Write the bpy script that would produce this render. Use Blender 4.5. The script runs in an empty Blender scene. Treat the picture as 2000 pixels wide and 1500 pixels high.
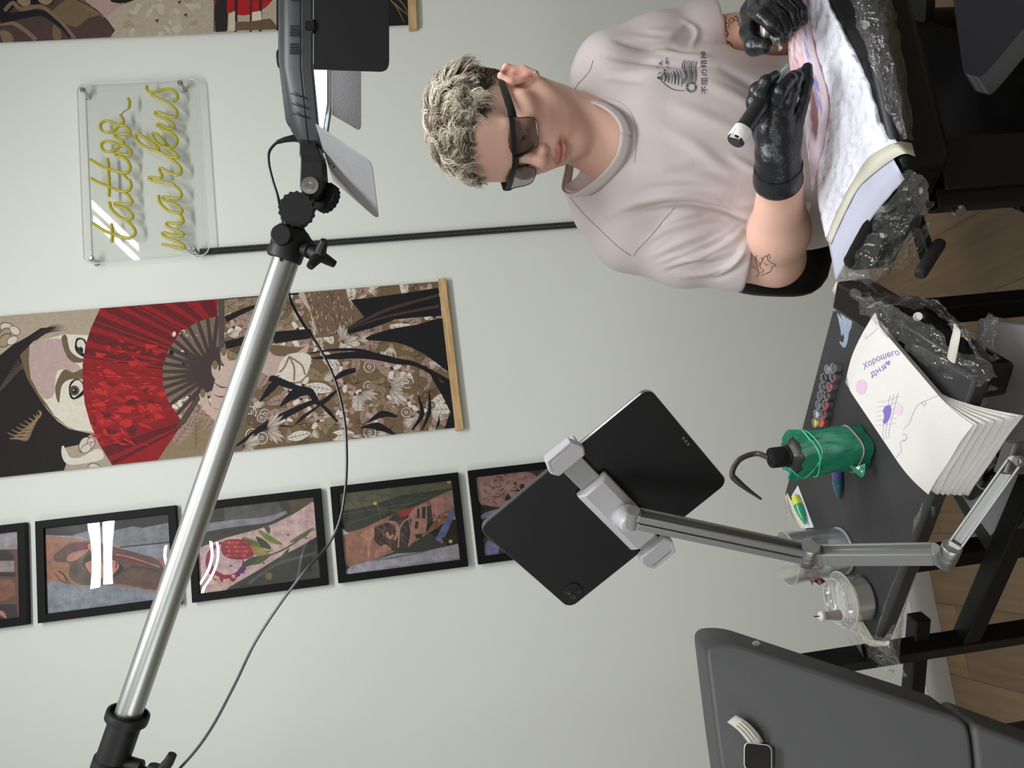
import bpy, bmesh, math, random
import numpy as np
from mathutils import Vector, Matrix, noise
from mathutils.bvhtree import BVHTree
random.seed(7); np.random.seed(7)
S = bpy.context.scene
COL = S.collection
# ---------------------------------------------------------------- camera (the photograph is a portrait shot turned on its side)
CAMH = 1.405
FPX = 1600.0
_y, _p, _r = math.radians(9.351), math.radians(7.857), math.radians(-5.784)
FW = np.array([math.sin(_y)*math.cos(_p), math.cos(_y)*math.cos(_p), -math.sin(_p)])
_rt = np.array([math.cos(_y), -math.sin(_y), 0.0]); _up = np.cross(_rt, FW)
RT = math.cos(_r)*_rt + math.sin(_r)*_up
UP = -math.sin(_r)*_rt + math.cos(_r)*_up
EYE = np.array([0.0, 0.0, CAMH])
cd = bpy.data.cameras.new('camera'); cam = bpy.data.objects.new('camera', cd); COL.objects.link(cam)
cd.sensor_width = 36.0; cd.lens = 36.0*FPX/2000.0; cd.clip_start = 0.02
M3 = np.array([-UP, RT, -FW]).T
cam.matrix_world = Matrix([[*M3[0], 0], [*M3[1], 0], [*M3[2], CAMH], [0, 0, 0, 1]])
S.camera = cam
# ---------------------------------------------------------------- world, lights, exposure
w = bpy.data.worlds.new('world'); S.world = w; w.use_nodes = True
w.node_tree.nodes['Background'].inputs[0].default_value = (.9, .95, 1, 1)
w.node_tree.nodes['Background'].inputs[1].default_value = 0.25
def area_light(name, loc, target, sx, sy, power, color=(1, 1, 1), spread=math.pi):
    l = bpy.data.lights.new(name, 'AREA'); l.shape = 'RECTANGLE'; l.size = sx; l.size_y = sy; l.energy = power; l.color = color; l.spread = spread
    o = bpy.data.objects.new(name, l); COL.objects.link(o); o.location = loc
    o.rotation_euler = (Vector(target)-Vector(loc)).to_track_quat('-Z', 'Y').to_euler(); return o
for k_ in range(2): area_light('ceiling_strip_light', (.42, .68+.17*k_, 2.67), (.5, 1.7, .95), 1.1, .06, 12.5, (.97, .98, 1))
for k_ in range(2): area_light('ceiling_tube_light', (-.5, -.72+.16*k_, 2.67), (-.5, -.72+.16*k_, 0), 1.2, .06, 10, (.97, .98, 1))
area_light('left_fill_light', (-2.04, -.2, 1.65), (.3, 1.0, 1.35), 1.1, 1.2, 20, (.96, .98, 1))  # unseen fill added at the left wall for side falloff; no window is built
for a_, b_ in (((1.62, .06, 2.67), (1.60, .69, 2.67)), ((1.545, .06, 2.67), (1.535, .66, 2.67))):
    c_ = [(p+q)/2 for p, q in zip(a_, b_)]; l_ = area_light('ceiling_tube_light', c_, (c_[0], c_[1], 0), .035, .62, 3, (.97, .98, 1)); l_.rotation_euler = (0, 0, math.atan2(b_[1]-a_[1], b_[0]-a_[0])-math.pi/2)
S.view_settings.view_transform = 'Standard'; S.view_settings.look = 'None'; S.view_settings.gamma = 1.0
S.view_settings.use_curve_mapping = False
S.view_settings.exposure = 0.0
# ---------------------------------------------------------------- points: a pixel of the photograph at a known distance, height or wall plane
def ray(x, y): return FW + RT*((750.0-y)/FPX) - UP*((x-1000.0)/FPX)
def P(x, y, d): return EYE + ray(x, y)*d
def PW(x, y, Y): r = ray(x, y); return EYE + r*(Y/r[1])
def PZ(x, y, z): r = ray(x, y); return EYE + r*((z-CAMH)/r[2])
def nrm(v): v = np.asarray(v, float); return v/np.linalg.norm(v)
# ---------------------------------------------------------------- materials
MATS = {}
def mat(name, col, rough=.5, metal=0.0, spec=.5, bump=None, alpha=1.0, coat=0.0, sss=0.0, vcol=False, sheen=0.0, trans=0.0):
    if name in MATS: return MATS[name]
    m = bpy.data.materials.new(name); m.use_nodes = True; n = m.node_tree.nodes; L = m.node_tree.links
    b = n['Principled BSDF']
    b.inputs['Base Color'].default_value = (*col, 1); b.inputs['Roughness'].default_value = rough; b.inputs['Metallic'].default_value = metal
    b.inputs['Specular IOR Level'].default_value = spec; b.inputs['Alpha'].default_value = alpha; b.inputs['Coat Weight'].default_value = coat
    b.inputs['Transmission Weight'].default_value = trans
    if sss: b.inputs['Subsurface Weight'].default_value = sss; b.inputs['Subsurface Radius'].default_value = (.012, .005, .003); b.inputs['Subsurface Scale'].default_value = .6
    if sheen: b.inputs['Sheen Weight'].default_value = sheen
    if vcol:
        a = n.new('ShaderNodeVertexColor'); a.layer_name = 'Col'; L.new(a.outputs[0], b.inputs['Base Color'])
    if bump:
        sc, st = bump[0], bump[1]
        t = n.new('ShaderNodeTexNoise'); t.inputs['Scale'].default_value = sc; t.inputs['Detail'].default_value = 4
        c = n.new('ShaderNodeTexCoord'); L.new(c.outputs['Object'], t.inputs['Vector'])
        bp = n.new('ShaderNodeBump'); bp.inputs['Strength'].default_value = st; bp.inputs['Distance'].default_value = bump[2] if len(bump) > 2 else .002
        L.new(t.outputs['Fac'], bp.inputs['Height']); L.new(bp.outputs[0], b.inputs['Normal'])
    MATS[name] = m; return m
def add_variation(m, scale, c1, c2, detail=5, lo=.35, hi=.65, stretch=None):
    n = m.node_tree.nodes; L = m.node_tree.links; b = n['Principled BSDF']
    t = n.new('ShaderNodeTexNoise'); t.inputs['Scale'].default_value = scale; t.inputs['Detail'].default_value = detail
    c = n.new('ShaderNodeTexCoord'); mp = n.new('ShaderNodeMapping'); L.new(c.outputs['Object'], mp.inputs[0]); L.new(mp.outputs[0], t.inputs['Vector'])
    if stretch: mp.inputs['Scale'].default_value = stretch
    r = n.new('ShaderNodeValToRGB'); r.color_ramp.elements[0].color = (*c1, 1); r.color_ramp.elements[1].color = (*c2, 1)
    r.color_ramp.elements[0].position = lo; r.color_ramp.elements[1].position = hi
    L.new(t.outputs['Fac'], r.inputs[0]); L.new(r.outputs[0], b.inputs['Base Color']); return m
def film_mat(name, tint=(1, 1, 1), base=.10, gloss=.9, rough=.12, haze=(.8, .8, .8), hz=.1, bump=None):
    """thin clear plastic: mostly see-through, a little milky, glossy by angle"""
    if name in MATS: return MATS[name]
    m = bpy.data.materials.new(name); m.use_nodes = True; n = m.node_tree.nodes; L = m.node_tree.links
    n.remove(n['Principled BSDF']); out = n['Material Output']
    tr = n.new('ShaderNodeBsdfTransparent'); tr.inputs[0].default_value = (*tint, 1)
    df = n.new('ShaderNodeBsdfDiffuse'); df.inputs[0].default_value = (*haze, 1)
    gl = n.new('ShaderNodeBsdfGlossy'); gl.inputs['Roughness'].default_value = rough; gl.inputs[0].default_value = (gloss, gloss, gloss, 1)
    lw = n.new('ShaderNodeLayerWeight'); lw.inputs[0].default_value = .3
    mm = n.new('ShaderNodeMath'); mm.operation = 'MULTIPLY_ADD'; mm.inputs[1].default_value = .7; mm.inputs[2].default_value = base
    L.new(lw.outputs['Fresnel'], mm.inputs[0])
    m1 = n.new('ShaderNodeMixShader'); m1.inputs[0].default_value = hz; L.new(tr.outputs[0], m1.inputs[1]); L.new(df.outputs[0], m1.inputs[2])
    m2 = n.new('ShaderNodeMixShader'); L.new(mm.outputs[0], m2.inputs[0]); L.new(m1.outputs[0], m2.inputs[1]); L.new(gl.outputs[0], m2.inputs[2])
    L.new(m2.outputs[0], out.inputs[0])
    if bump:
        t = n.new('ShaderNodeTexNoise'); t.inputs['Scale'].default_value = bump[0]; c = n.new('ShaderNodeTexCoord'); L.new(c.outputs['Object'], t.inputs['Vector'])
        bp = n.new('ShaderNodeBump'); bp.inputs['Strength'].default_value = bump[1]; bp.inputs['Distance'].default_value = .01
        L.new(t.outputs['Fac'], bp.inputs['Height']); L.new(bp.outputs[0], gl.inputs['Normal']); L.new(bp.outputs[0], lw.inputs['Normal'])
    MATS[name] = m; return m
def emit_mat(name, col, strength):
    m = bpy.data.materials.new(name); m.use_nodes = True; n = m.node_tree.nodes; n.remove(n['Principled BSDF'])
    e = n.new('ShaderNodeEmission'); e.inputs[0].default_value = (*col, 1); e.inputs[1].default_value = strength
    m.node_tree.links.new(e.outputs[0], n['Material Output'].inputs[0]); return m
def srgb(r, g, b):
    f = lambda c: ((c/255+.055)/1.055)**2.4 if c > 10 else c/255/12.92
    return (f(r), f(g), f(b))
# ---------------------------------------------------------------- mesh building
class MB:
    def __init__(s): s.v = []; s.f = []; s.mi = []; s.c = []
    def add(s, vs, fs, mi=0, col=None):
        o = len(s.v); s.v += [tuple(map(float, p)) for p in vs]
        for f in fs: s.f.append(tuple(i+o for i in f)); s.mi.append(mi); s.c.append(col)
        return s
    def box(s, c, size, R=None, mi=0, col=None, taper=1.0):
        c = np.asarray(c, float); h = np.asarray(size, float)/2; R = np.eye(3) if R is None else np.asarray(R)
        vs = []
        for z in (-1, 1):
            k = 1 if z < 0 else taper
            for x, y in ((-1, -1), (1, -1), (1, 1), (-1, 1)): vs.append(c + R @ np.array([x*h[0]*k, y*h[1]*k, z*h[2]]))
        return s.add(vs, [(3, 2, 1, 0), (4, 5, 6, 7), (0, 1, 5, 4), (1, 2, 6, 5), (2, 3, 7, 6), (3, 0, 4, 7)], mi, col)
    def bar(s, a, b, wx, wy, up=(0, 0, 1), mi=0):
        a = np.asarray(a, float); b = np.asarray(b, float); z = nrm(b-a); x = np.cross(up, z)
        if np.linalg.norm(x) < 1e-4: x = np.cross((0, 1, 0), z)
        x = nrm(x); y = np.cross(z, x); return s.box((a+b)/2, (wx, wy, np.linalg.norm(b-a)), np.array([x, y, z]).T, mi)
    def tube(s, pts, r, n=10, caps=True, mi=0, col=None, flat=1.0, closed=False, up=None):
        pts = [np.asarray(p, float) for p in pts]; N = len(pts)
        rs = [r]*N if np.isscalar(r) else list(r)
        T = []
        for i in range(N):
            a = pts[i-1] if (i > 0 or closed) else pts[i]; b = pts[(i+1) % N] if (i < N-1 or closed) else pts[i]
            T.append(nrm(b-a + 1e-12))
        u = np.cross(T[0], up if up is not None else ((0, 0, 1) if abs(T[0][2]) < .9 else (1, 0, 0))); u = nrm(u); vs = []
        for i in range(N):
            u = u - T[i]*np.dot(u, T[i]); u = nrm(u); w_ = np.cross(T[i], u)
            for k in range(n):
                a = 2*math.pi*k/n; vs.append(pts[i] + (u*math.cos(a) + w_*math.sin(a)*flat)*rs[i])
        fs = []
        for i in range(N if closed else N-1):
            j = (i+1) % N
            for k in range(n): fs.append((i*n+k, i*n+(k+1) % n, j*n+(k+1) % n, j*n+k))
        if caps and not closed: fs.append(tuple(range(n-1, -1, -1))); fs.append(tuple((N-1)*n+k for k in range(n)))
        return s.add(vs, fs, mi, col)
    def lathe(s, prof, c, axis=(0, 0, 1), n=24, mi=0, col=None, xdir=None, power=None):
        """prof: list of (radius, height); power: superellipse exponent for a squarish section"""
        c = np.asarray(c, float); z = nrm(axis); x = np.asarray(xdir, float) if xdir is not None else np.cross((0, 1, 0) if abs(z[1]) < .9 else (1, 0, 0), z)
        x = nrm(x - z*np.dot(x, z)); y = np.cross(z, x); vs = []
        for r, h in prof:
            for k in range(n):
                a = 2*math.pi*k/n; ca, sa = math.cos(a), math.sin(a)
                q = 1.0 if not power else (abs(ca)**power+abs(sa)**power)**(-1/power)
                vs.append(c + z*h + (x*ca + y*sa)*r*q)
        fs = []
        for i in range(len(prof)-1):
            for k in range(n): fs.append((i*n+k, i*n+(k+1) % n, (i+1)*n+(k+1) % n, (i+1)*n+k))
        if prof[0][0] > 1e-6: fs.append(tuple(range(n-1, -1, -1)))
        if prof[-1][0] > 1e-6: fs.append(tuple((len(prof)-1)*n+k for k in range(n)))
        return s.add(vs, fs, mi, col)
    def prism(s, poly, off, mi=0, col=None):
        """poly: list of 3-D points; off: extrusion vector"""
        n = len(poly); off = np.asarray(off, float); vs = [np.asarray(p, float) for p in poly]; vs += [p+off for p in vs]
        fs = [tuple(range(n-1, -1, -1)), tuple(range(n, 2*n))]
        for k in range(n): fs.append((k, (k+1) % n, n+(k+1) % n, n+k))
        return s.add(vs, fs, mi, col)
    def grid(s, G, mi=0, col=None, closed=False):
        ny, nx = len(G), len(G[0]); vs = [p for row in G for p in row]; fs = []
        for j in range(ny-1):
            for i in range(nx if closed else nx-1): k = (i+1) % nx; fs.append((j*nx+i, j*nx+k, (j+1)*nx+k, (j+1)*nx+i))
        return s.add(vs, fs, mi, col)
    def build(s, name, mats, parent=None, smooth=True, bevel=0, bseg=2, solid=0, subsurf=0, angle=35, recalc=True, colname=True):
        me = bpy.data.meshes.new(name); v = np.array(s.v, float)
        if parent is None: org = np.array([(v[:, 0].min()+v[:, 0].max())/2, (v[:, 1].min()+v[:, 1].max())/2, v[:, 2].min()])
        else: org = np.array(parent['_org'])
        me.from_pydata([tuple(p) for p in (v-org)], [], s.f)
        for m in (mats if isinstance(mats, (list, tuple)) else [mats]): me.materials.append(m)
        if any(s.mi): me.polygons.foreach_set('material_index', s.mi)
        if any(c is not None for c in s.c):
            at = me.color_attributes.new('Col', 'FLOAT_COLOR', 'CORNER'); arr = []
            for p, c in zip(me.polygons, s.c): arr += [*(c or (1, 1, 1)), 1.0]*p.loop_total
            at.data.foreach_set('color', arr)
        if recalc:
            bm = bmesh.new(); bm.from_mesh(me); bmesh.ops.recalc_face_normals(bm, faces=bm.faces[:]); bm.to_mesh(me); bm.free()
        o = bpy.data.objects.new(name, me); COL.objects.link(o)
        if parent is None: o.location = org; o['_org'] = list(org)
        else: o.parent = parent; o['_org'] = list(org)
        if smooth:
            me.polygons.foreach_set('use_smooth', [True]*len(me.polygons))
            try: me.set_sharp_from_angle(angle=math.radians(angle))
            except Exception: pass
        if bevel:
            b = o.modifiers.new('bevel', 'BEVEL'); b.width = bevel; b.segments = bseg; b.limit_method = 'ANGLE'; b.angle_limit = math.radians(40); b.harden_normals = False
        if solid:
            q = o.modifiers.new('solid', 'SOLIDIFY'); q.thickness = solid; q.offset = 0
        if subsurf:
            q = o.modifiers.new('sub', 'SUBSURF'); q.levels = subsurf; q.render_levels = subsurf
        return o
def tag(o, label, cat, group=None, kind=None):
    o['label'] = label; o['category'] = cat
    if group: o['group'] = group
    if kind: o['kind'] = kind
    return o
def thing(name, loc, label, cat, group=None):
    o = bpy.data.objects.new(name, None); COL.objects.link(o); o.location = tuple(map(float, loc)); o['_org'] = [float(c) for c in loc]
    o.empty_display_size = .05
    return tag(o, label, cat, group)
def copy_tree(o, parent=None):
    c = o.copy(); COL.objects.link(c)
    if parent is not None: c.parent = parent
    for ch in o.children: copy_tree(ch, c)
    return c
def spline(pts, n=8, closed=False):
    """Catmull-Rom through points"""
    pts = [np.asarray(p, float) for p in pts]; N = len(pts); out = []
    for i in range(N if closed else N-1):
        p0 = pts[i-1] if (i > 0 or closed) else 2*pts[0]-pts[1]; p1 = pts[i]; p2 = pts[(i+1) % N]
        p3 = pts[(i+2) % N] if (i+2 < N or closed) else 2*pts[-1]-pts[-2]
        for k in range(n):
            t = k/n; out.append(.5*((2*p1)+(-p0+p2)*t+(2*p0-5*p1+4*p2-p3)*t*t+(-p0+3*p1-3*p2+p3)*t**3))
    if not closed: out.append(pts[-1])
    return out
def clip_poly(poly, quad):
    """clip a 2-D polygon to a convex quad (any winding)"""
    a = sum(quad[i][0]*quad[(i+1) % 4][1]-quad[(i+1) % 4][0]*quad[i][1] for i in range(4))
    q = quad if a > 0 else quad[::-1]; out = [tuple(p) for p in poly]
    for i in range(4):
        A, B = q[i], q[(i+1) % 4]; inp = out; out = []
        side = lambda p: (B[0]-A[0])*(p[1]-A[1])-(B[1]-A[1])*(p[0]-A[0])
        for k in range(len(inp)):
            c, d = inp[k], inp[(k+1) % len(inp)]; sc, sd = side(c), side(d)
            if sc >= 0: out.append(c)
            if (sc > 0) != (sd > 0) and abs(sc-sd) > 1e-12:
                t = sc/(sc-sd); out.append((c[0]+(d[0]-c[0])*t, c[1]+(d[1]-c[1])*t))
        if not out: return []
    return out
class Print:
    """flat coloured print on a wall-parallel plane, traced as layered polygons; one mesh"""
    def __init__(s, quad, Y): s.q = quad; s.Y = Y; s.mb = MB(); s.n = 0; s.bb = np.zeros((8000, 5))
    def poly(s, pts, col):
        pts = clip_poly(pts, s.q)
        if len(pts) < 3: return
        a = np.array(pts); bx = (a[:, 0].min(), a[:, 1].min(), a[:, 0].max(), a[:, 1].max()); lv = 0
        if s.n:
            o = s.bb[:s.n]; hit = (o[:, 0] < bx[2]) & (o[:, 2] > bx[0]) & (o[:, 1] < bx[3]) & (o[:, 3] > bx[1])
            if hit.any(): lv = o[hit, 4].max()+1
        s.bb[s.n] = (*bx, lv); s.n += 1; y = s.Y - .000005*lv
        vs = [PW(p[0], p[1], y) for p in pts]
        s.mb.add(vs, [tuple(range(len(vs)))], 0, srgb(*col))
    def curve(s, pts, col, n=6): s.poly([tuple(p) for p in spline(pts, n, True)], col)
    def stroke(s, pts, wd, col, n=6):
        c = spline(pts, n) if len(pts) > 2 else [np.array(p, float) for p in pts]; N = len(c)
        ws = np.interp(np.linspace(0, 1, N), np.linspace(0, 1, len(wd)), wd) if not np.isscalar(wd) else [wd]*N
        L, R = [], []
        for i in range(N):
            t = c[min(i+1, N-1)]-c[max(i-1, 0)]; t = t/(np.linalg.norm(t)+1e-9); nn = np.array([-t[1], t[0]])*ws[i]/2
            L.append(tuple(c[i]+nn)); R.append(tuple(c[i]-nn))
        s.poly(L+R[::-1], col)
    def blob(s, cx, cy, rx, ry, col, rot=0, n=14, jit=0):
        pts = []
        for k in range(n):
            a = 2*math.pi*k/n; j = 1+random.uniform(-jit, jit); x, y = rx*math.cos(a)*j, ry*math.sin(a)*j
            pts.append((cx+x*math.cos(rot)-y*math.sin(rot), cy+x*math.sin(rot)+y*math.cos(rot)))
        s.poly(pts, col)
    def build(s, name, m, parent): return s.mb.build(name, m, parent, smooth=False, recalc=False)
def px(p):
    q = np.asarray(p, float)-EYE; d = q@FW
    return (1000-(q@UP)/d*FPX, 750-(q@RT)/d*FPX)
# ================================================================ the room
WY = 2.2
wall_m = mat('wall_paint', srgb(216, 219, 212), .75, spec=.3, bump=(320, .12, .001))
ceil_m = mat('ceiling_paint', srgb(228, 227, 222), .8)
floor_m = mat('laminate', (.2, .14, .09), .45)
def floor_nodes(m):
    n = m.node_tree.nodes; L = m.node_tree.links; b = n['Principled BSDF']
    c = n.new('ShaderNodeTexCoord'); mp = n.new('ShaderNodeMapping'); mp.inputs['Rotation'].default_value = (0, 0, math.radians(90)); L.new(c.outputs['Object'], mp.inputs[0])
    br = n.new('ShaderNodeTexBrick'); br.inputs['Scale'].default_value = 1; br.inputs['Brick Width'].default_value = 1.2; br.inputs['Row Height'].default_value = .19
    br.inputs['Mortar Size'].default_value = .0014; br.inputs['Color1'].default_value = (*srgb(128, 106, 82), 1); br.inputs['Color2'].default_value = (*srgb(112, 92, 70), 1); br.inputs['Mortar'].default_value = (*srgb(84, 64, 48), 1)
    L.new(mp.outputs[0], br.inputs['Vector'])
    mp2 = n.new('ShaderNodeMapping'); mp2.inputs['Scale'].default_value = (22, 1.5, 1); L.new(c.outputs['Object'], mp2.inputs[0])
    t = n.new('ShaderNodeTexNoise'); t.inputs['Scale'].default_value = 3; t.inputs['Detail'].default_value = 8; L.new(mp2.outputs[0], t.inputs['Vector'])
    r = n.new('ShaderNodeValToRGB'); r.color_ramp.elements[0].color = (.55, .5, .45, 1); r.color_ramp.elements[1].color = (1.15, 1.1, 1.05, 1); L.new(t.outputs['Fac'], r.inputs[0])
    mx = n.new('ShaderNodeMix'); mx.data_type = 'RGBA'; mx.blend_type = 'MULTIPLY'; mx.inputs[0].default_value = 1
    L.new(br.outputs['Color'], mx.inputs[6]); L.new(r.outputs[0], mx.inputs[7]); L.new(mx.outputs[2], b.inputs['Base Color'])
floor_nodes(floor_m)
def struct(name, c, size, m):
    o = MB().box(c, size).build(name, m, smooth=False); o['kind'] = 'structure'; return o
struct('floor', (.2, .3, -.05), (4.6, 4.0, .1), floor_m)
struct('ceiling', (.2, .3, 2.75), (4.6, 4.0, .1), ceil_m)
struct('wall_back', (.2, WY+.05, 1.35), (4.6, .1, 2.7), wall_m)
struct('wall_left', (-2.15, .3, 1.35), (.1, 4.0, 2.7), wall_m)
struct('wall_right', (2.55, .3, 1.35), (.1, 4.0, 2.7), wall_m)
struct('wall_front', (.2, -1.75, 1.35), (4.6, .1, 2.7), wall_m)
bb = MB(); prof = [(0, 0), (-.016, 0), (-.016, .045), (-.012, .058), (-.004, .066), (0, .066)]
bb.prism([(-2.1, WY-.0005+y, z+.0005) for y, z in prof], (4.6, 0, 0)); o = bb.build('baseboard_back', mat('baseboard', srgb(150, 146, 140), .5)); o['kind'] = 'structure'
# ================================================================ pictures on the wall
print_m = mat('printed_paper', (1, 1, 1), .7, spec=.2, vcol=True)
photo_m = mat('photo_paper', (1, 1, 1), .5, spec=.3, vcol=True)
wood_m = mat('pale_wood', srgb(190, 158, 112), .55)
add_variation(wood_m, 14, srgb(172, 138, 92), srgb(204, 172, 126), stretch=(1, 6, 12))
def photo_grain(m, lo, hi, sc):
    n = m.node_tree.nodes; L = m.node_tree.links; b = n['Principled BSDF']; src = b.inputs['Base Color'].links[0].from_socket
    t = n.new('ShaderNodeTexNoise'); t.inputs['Scale'].default_value = sc; t.inputs['Detail'].default_value = 7; t.inputs['Roughness'].default_value = .7; c = n.new('ShaderNodeTexCoord'); L.new(c.outputs['Object'], t.inputs['Vector'])
    r = n.new('ShaderNodeMapRange'); r.inputs['From Min'].default_value = .3; r.inputs['From Max'].default_value = .7; r.inputs['To Min'].default_value = lo; r.inputs['To Max'].default_value = hi; L.new(t.outputs['Fac'], r.inputs['Value'])
    x = n.new('ShaderNodeMix'); x.data_type = 'RGBA'; x.blend_type = 'MULTIPLY'; x.inputs[0].default_value = 1; L.new(src, x.inputs[6]); L.new(r.outputs[0], x.inputs[7]); L.new(x.outputs[2], b.inputs['Base Color'])
photo_grain(photo_m, .42, 1.05, 38); photo_grain(print_m, .70, .90, 90)
black_frame_m = mat('black_frame', srgb(10, 10, 11), .55, spec=.15)
glass_m = film_mat('picture_glass', base=.02, hz=.0, rough=.02, gloss=1)
def z4(pts, k=4.1667, ox=0, oy=540): return [(ox+x/k, oy+y/k) for x, y in pts]
# ---- poster with the red fan
Yp = WY-.012
QA = [(-60, 622.5), (862, 549.5), (888, 835.5), (-60, 939)]
pr = Print(QA, Yp)
pr.poly([(-70, 600), (900, 530), (900, 860), (-70, 950)], (178, 163, 142))
A = lambda pts: z4(pts)
B = lambda pts: z4(pts, 4.1667, 440, 540)
# kimono ground and its motifs
BR_, MV, CR, DK, BK, TP = (120, 100, 74), (168, 140, 130), (224, 217, 203), (78, 58, 52), (30, 28, 31), (146, 128, 100)
pr.poly(A([(1740, 0), (1740, 1700), (4000, 1600), (4000, 0)]), BR_)
pr.poly(A([(1330, 700), (1800, 300), (1800, 1600), (1240, 1600)]), TP)
rk = random.Random(11)
def motif(cx, cy, r, kind):
    a0 = rk.uniform(0, 6.28)
    if kind == 5:      # long veined leaf
        q = lambda u, v: (cx+r*(u*math.cos(a0)-v*math.sin(a0)), cy+r*(u*math.sin(a0)+v*math.cos(a0)))
        pr.curve([q(-1.5, 0), q(-.5, -.55), q(.6, -.5), q(1.6, 0), q(.6, .5), q(-.5, .55)], rk.choice((MV, MV, CR, TP)), 4); pr.stroke([q(-1.5, 0), q(1.6, 0)], .9, DK)
        for i in range(5): pr.stroke([q(-1+i*.5, 0), q(-.7+i*.5, -.4)], .6, DK); pr.stroke([q(-1+i*.5, 0), q(-.7+i*.5, .4)], .6, DK)
    elif kind == 0:      # scallop shells
        r *= .62
        for i, c in enumerate((CR, DK, MV, DK, CR, BR_)): pr.blob(cx, cy, r*(1-i*.16), r*(1-i*.16), c, 0, 12)
    elif kind == 1:    # wing: a fan of pale feathers
        for i in range(8):
            a = a0+i*.2; q = [(cx, cy), (cx+r*.8*math.cos(a-.08), cy+r*.8*math.sin(a-.08)), (cx+1.35*r*math.cos(a), cy+1.35*r*math.sin(a)), (cx+r*.8*math.cos(a+.08), cy+r*.8*math.sin(a+.08))]
            pr.poly(q, CR if i % 2 else (205, 194, 178))
        pr.blob(cx, cy, r*.35, r*.25, MV, a0)
    elif kind == 2:    # leaf with veins
        pr.curve([(cx+r*math.cos(a0+t)*(.6 if i % 2 else 1.1), cy+r*math.sin(a0+t)*(.6 if i % 2 else 1.1)) for i, t in enumerate([k*.9 for k in range(7)])], BR_ if rk.random() < .5 else TP)
        for i in range(5):
            a = a0+i*1.25; pr.stroke([(cx, cy), (cx+r*.9*math.cos(a), cy+r*.9*math.sin(a))], .7, DK)
    elif kind == 3:    # petals
        for i in range(6):
            a = a0+i*1.047; pr.blob(cx+r*.55*math.cos(a), cy+r*.55*math.sin(a), r*.5, r*.26, (MV, CR, MV, (190, 166, 154))[i % 4], a, 9)
        pr.blob(cx, cy, r*.2, r*.2, DK, 0, 8)
    else:              # fish scales
        pr.blob(cx, cy, r*1.1, r*.6, (104, 84, 64), a0)
        for i in range(9): pr.blob(cx+rk.uniform(-.7, .7)*r, cy+rk.uniform(-.5, .5)*r, 2.0, 1.3, (150, 128, 98), a0, 6)
pts = []
for ix in range(22):
    for iy in range(13): pts.append((340+ix*25+rk.uniform(-9, 9), 540+iy*26+rk.uniform(-10, 10)))
rk.shuffle(pts)
for i, (cx, cy) in enumerate(pts): motif(cx, cy, rk.uniform(13, 21), rk.choice((3, 1, 5, 2, 3, 5, 4, 1, 5, 2, 1, 0, 3)))
for i in range(120):
    cx, cy, a = rk.uniform(420, 880), rk.uniform(545, 880), rk.uniform(-.7, .3); l = rk.uniform(6, 15)
    pr.stroke([(cx, cy), (cx+l*math.cos(a), cy+l*math.sin(a)+2), (cx+2*l*math.cos(a), cy+2*l*math.sin(a))], (0.4, 1.6, .3), DK if i % 3 else BK, 3)
for s_, wd in (([(380, 455), (700, 440), (720, 500), (400, 545)], None),): pr.poly(B(s_), BK)
pr.poly(B([(540, 130), (700, 120), (980, 95), (1000, 180), (1040, 270), (1140, 330), (1000, 430), (860, 490), (740, 500), (720, 400), (690, 290), (600, 170)]), (120, 98, 78))
pr.poly(B([(575, 128), (640, 122), (760, 480), (720, 420), (690, 290)]), (196, 178, 160))
for i in range(150):
    x, y = rk.uniform(640, 1060), rk.uniform(120, 460)
    if y < 480-(x-740)*.2 and y < 100+(x-560)*2.2: pr.stroke(B([(x, y), (x+rk.uniform(-10, 18), y+rk.uniform(10, 38))]), 1.6, rk.choice(((74, 58, 48), (168, 146, 122), (95, 76, 60), (190, 170, 148))))
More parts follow.
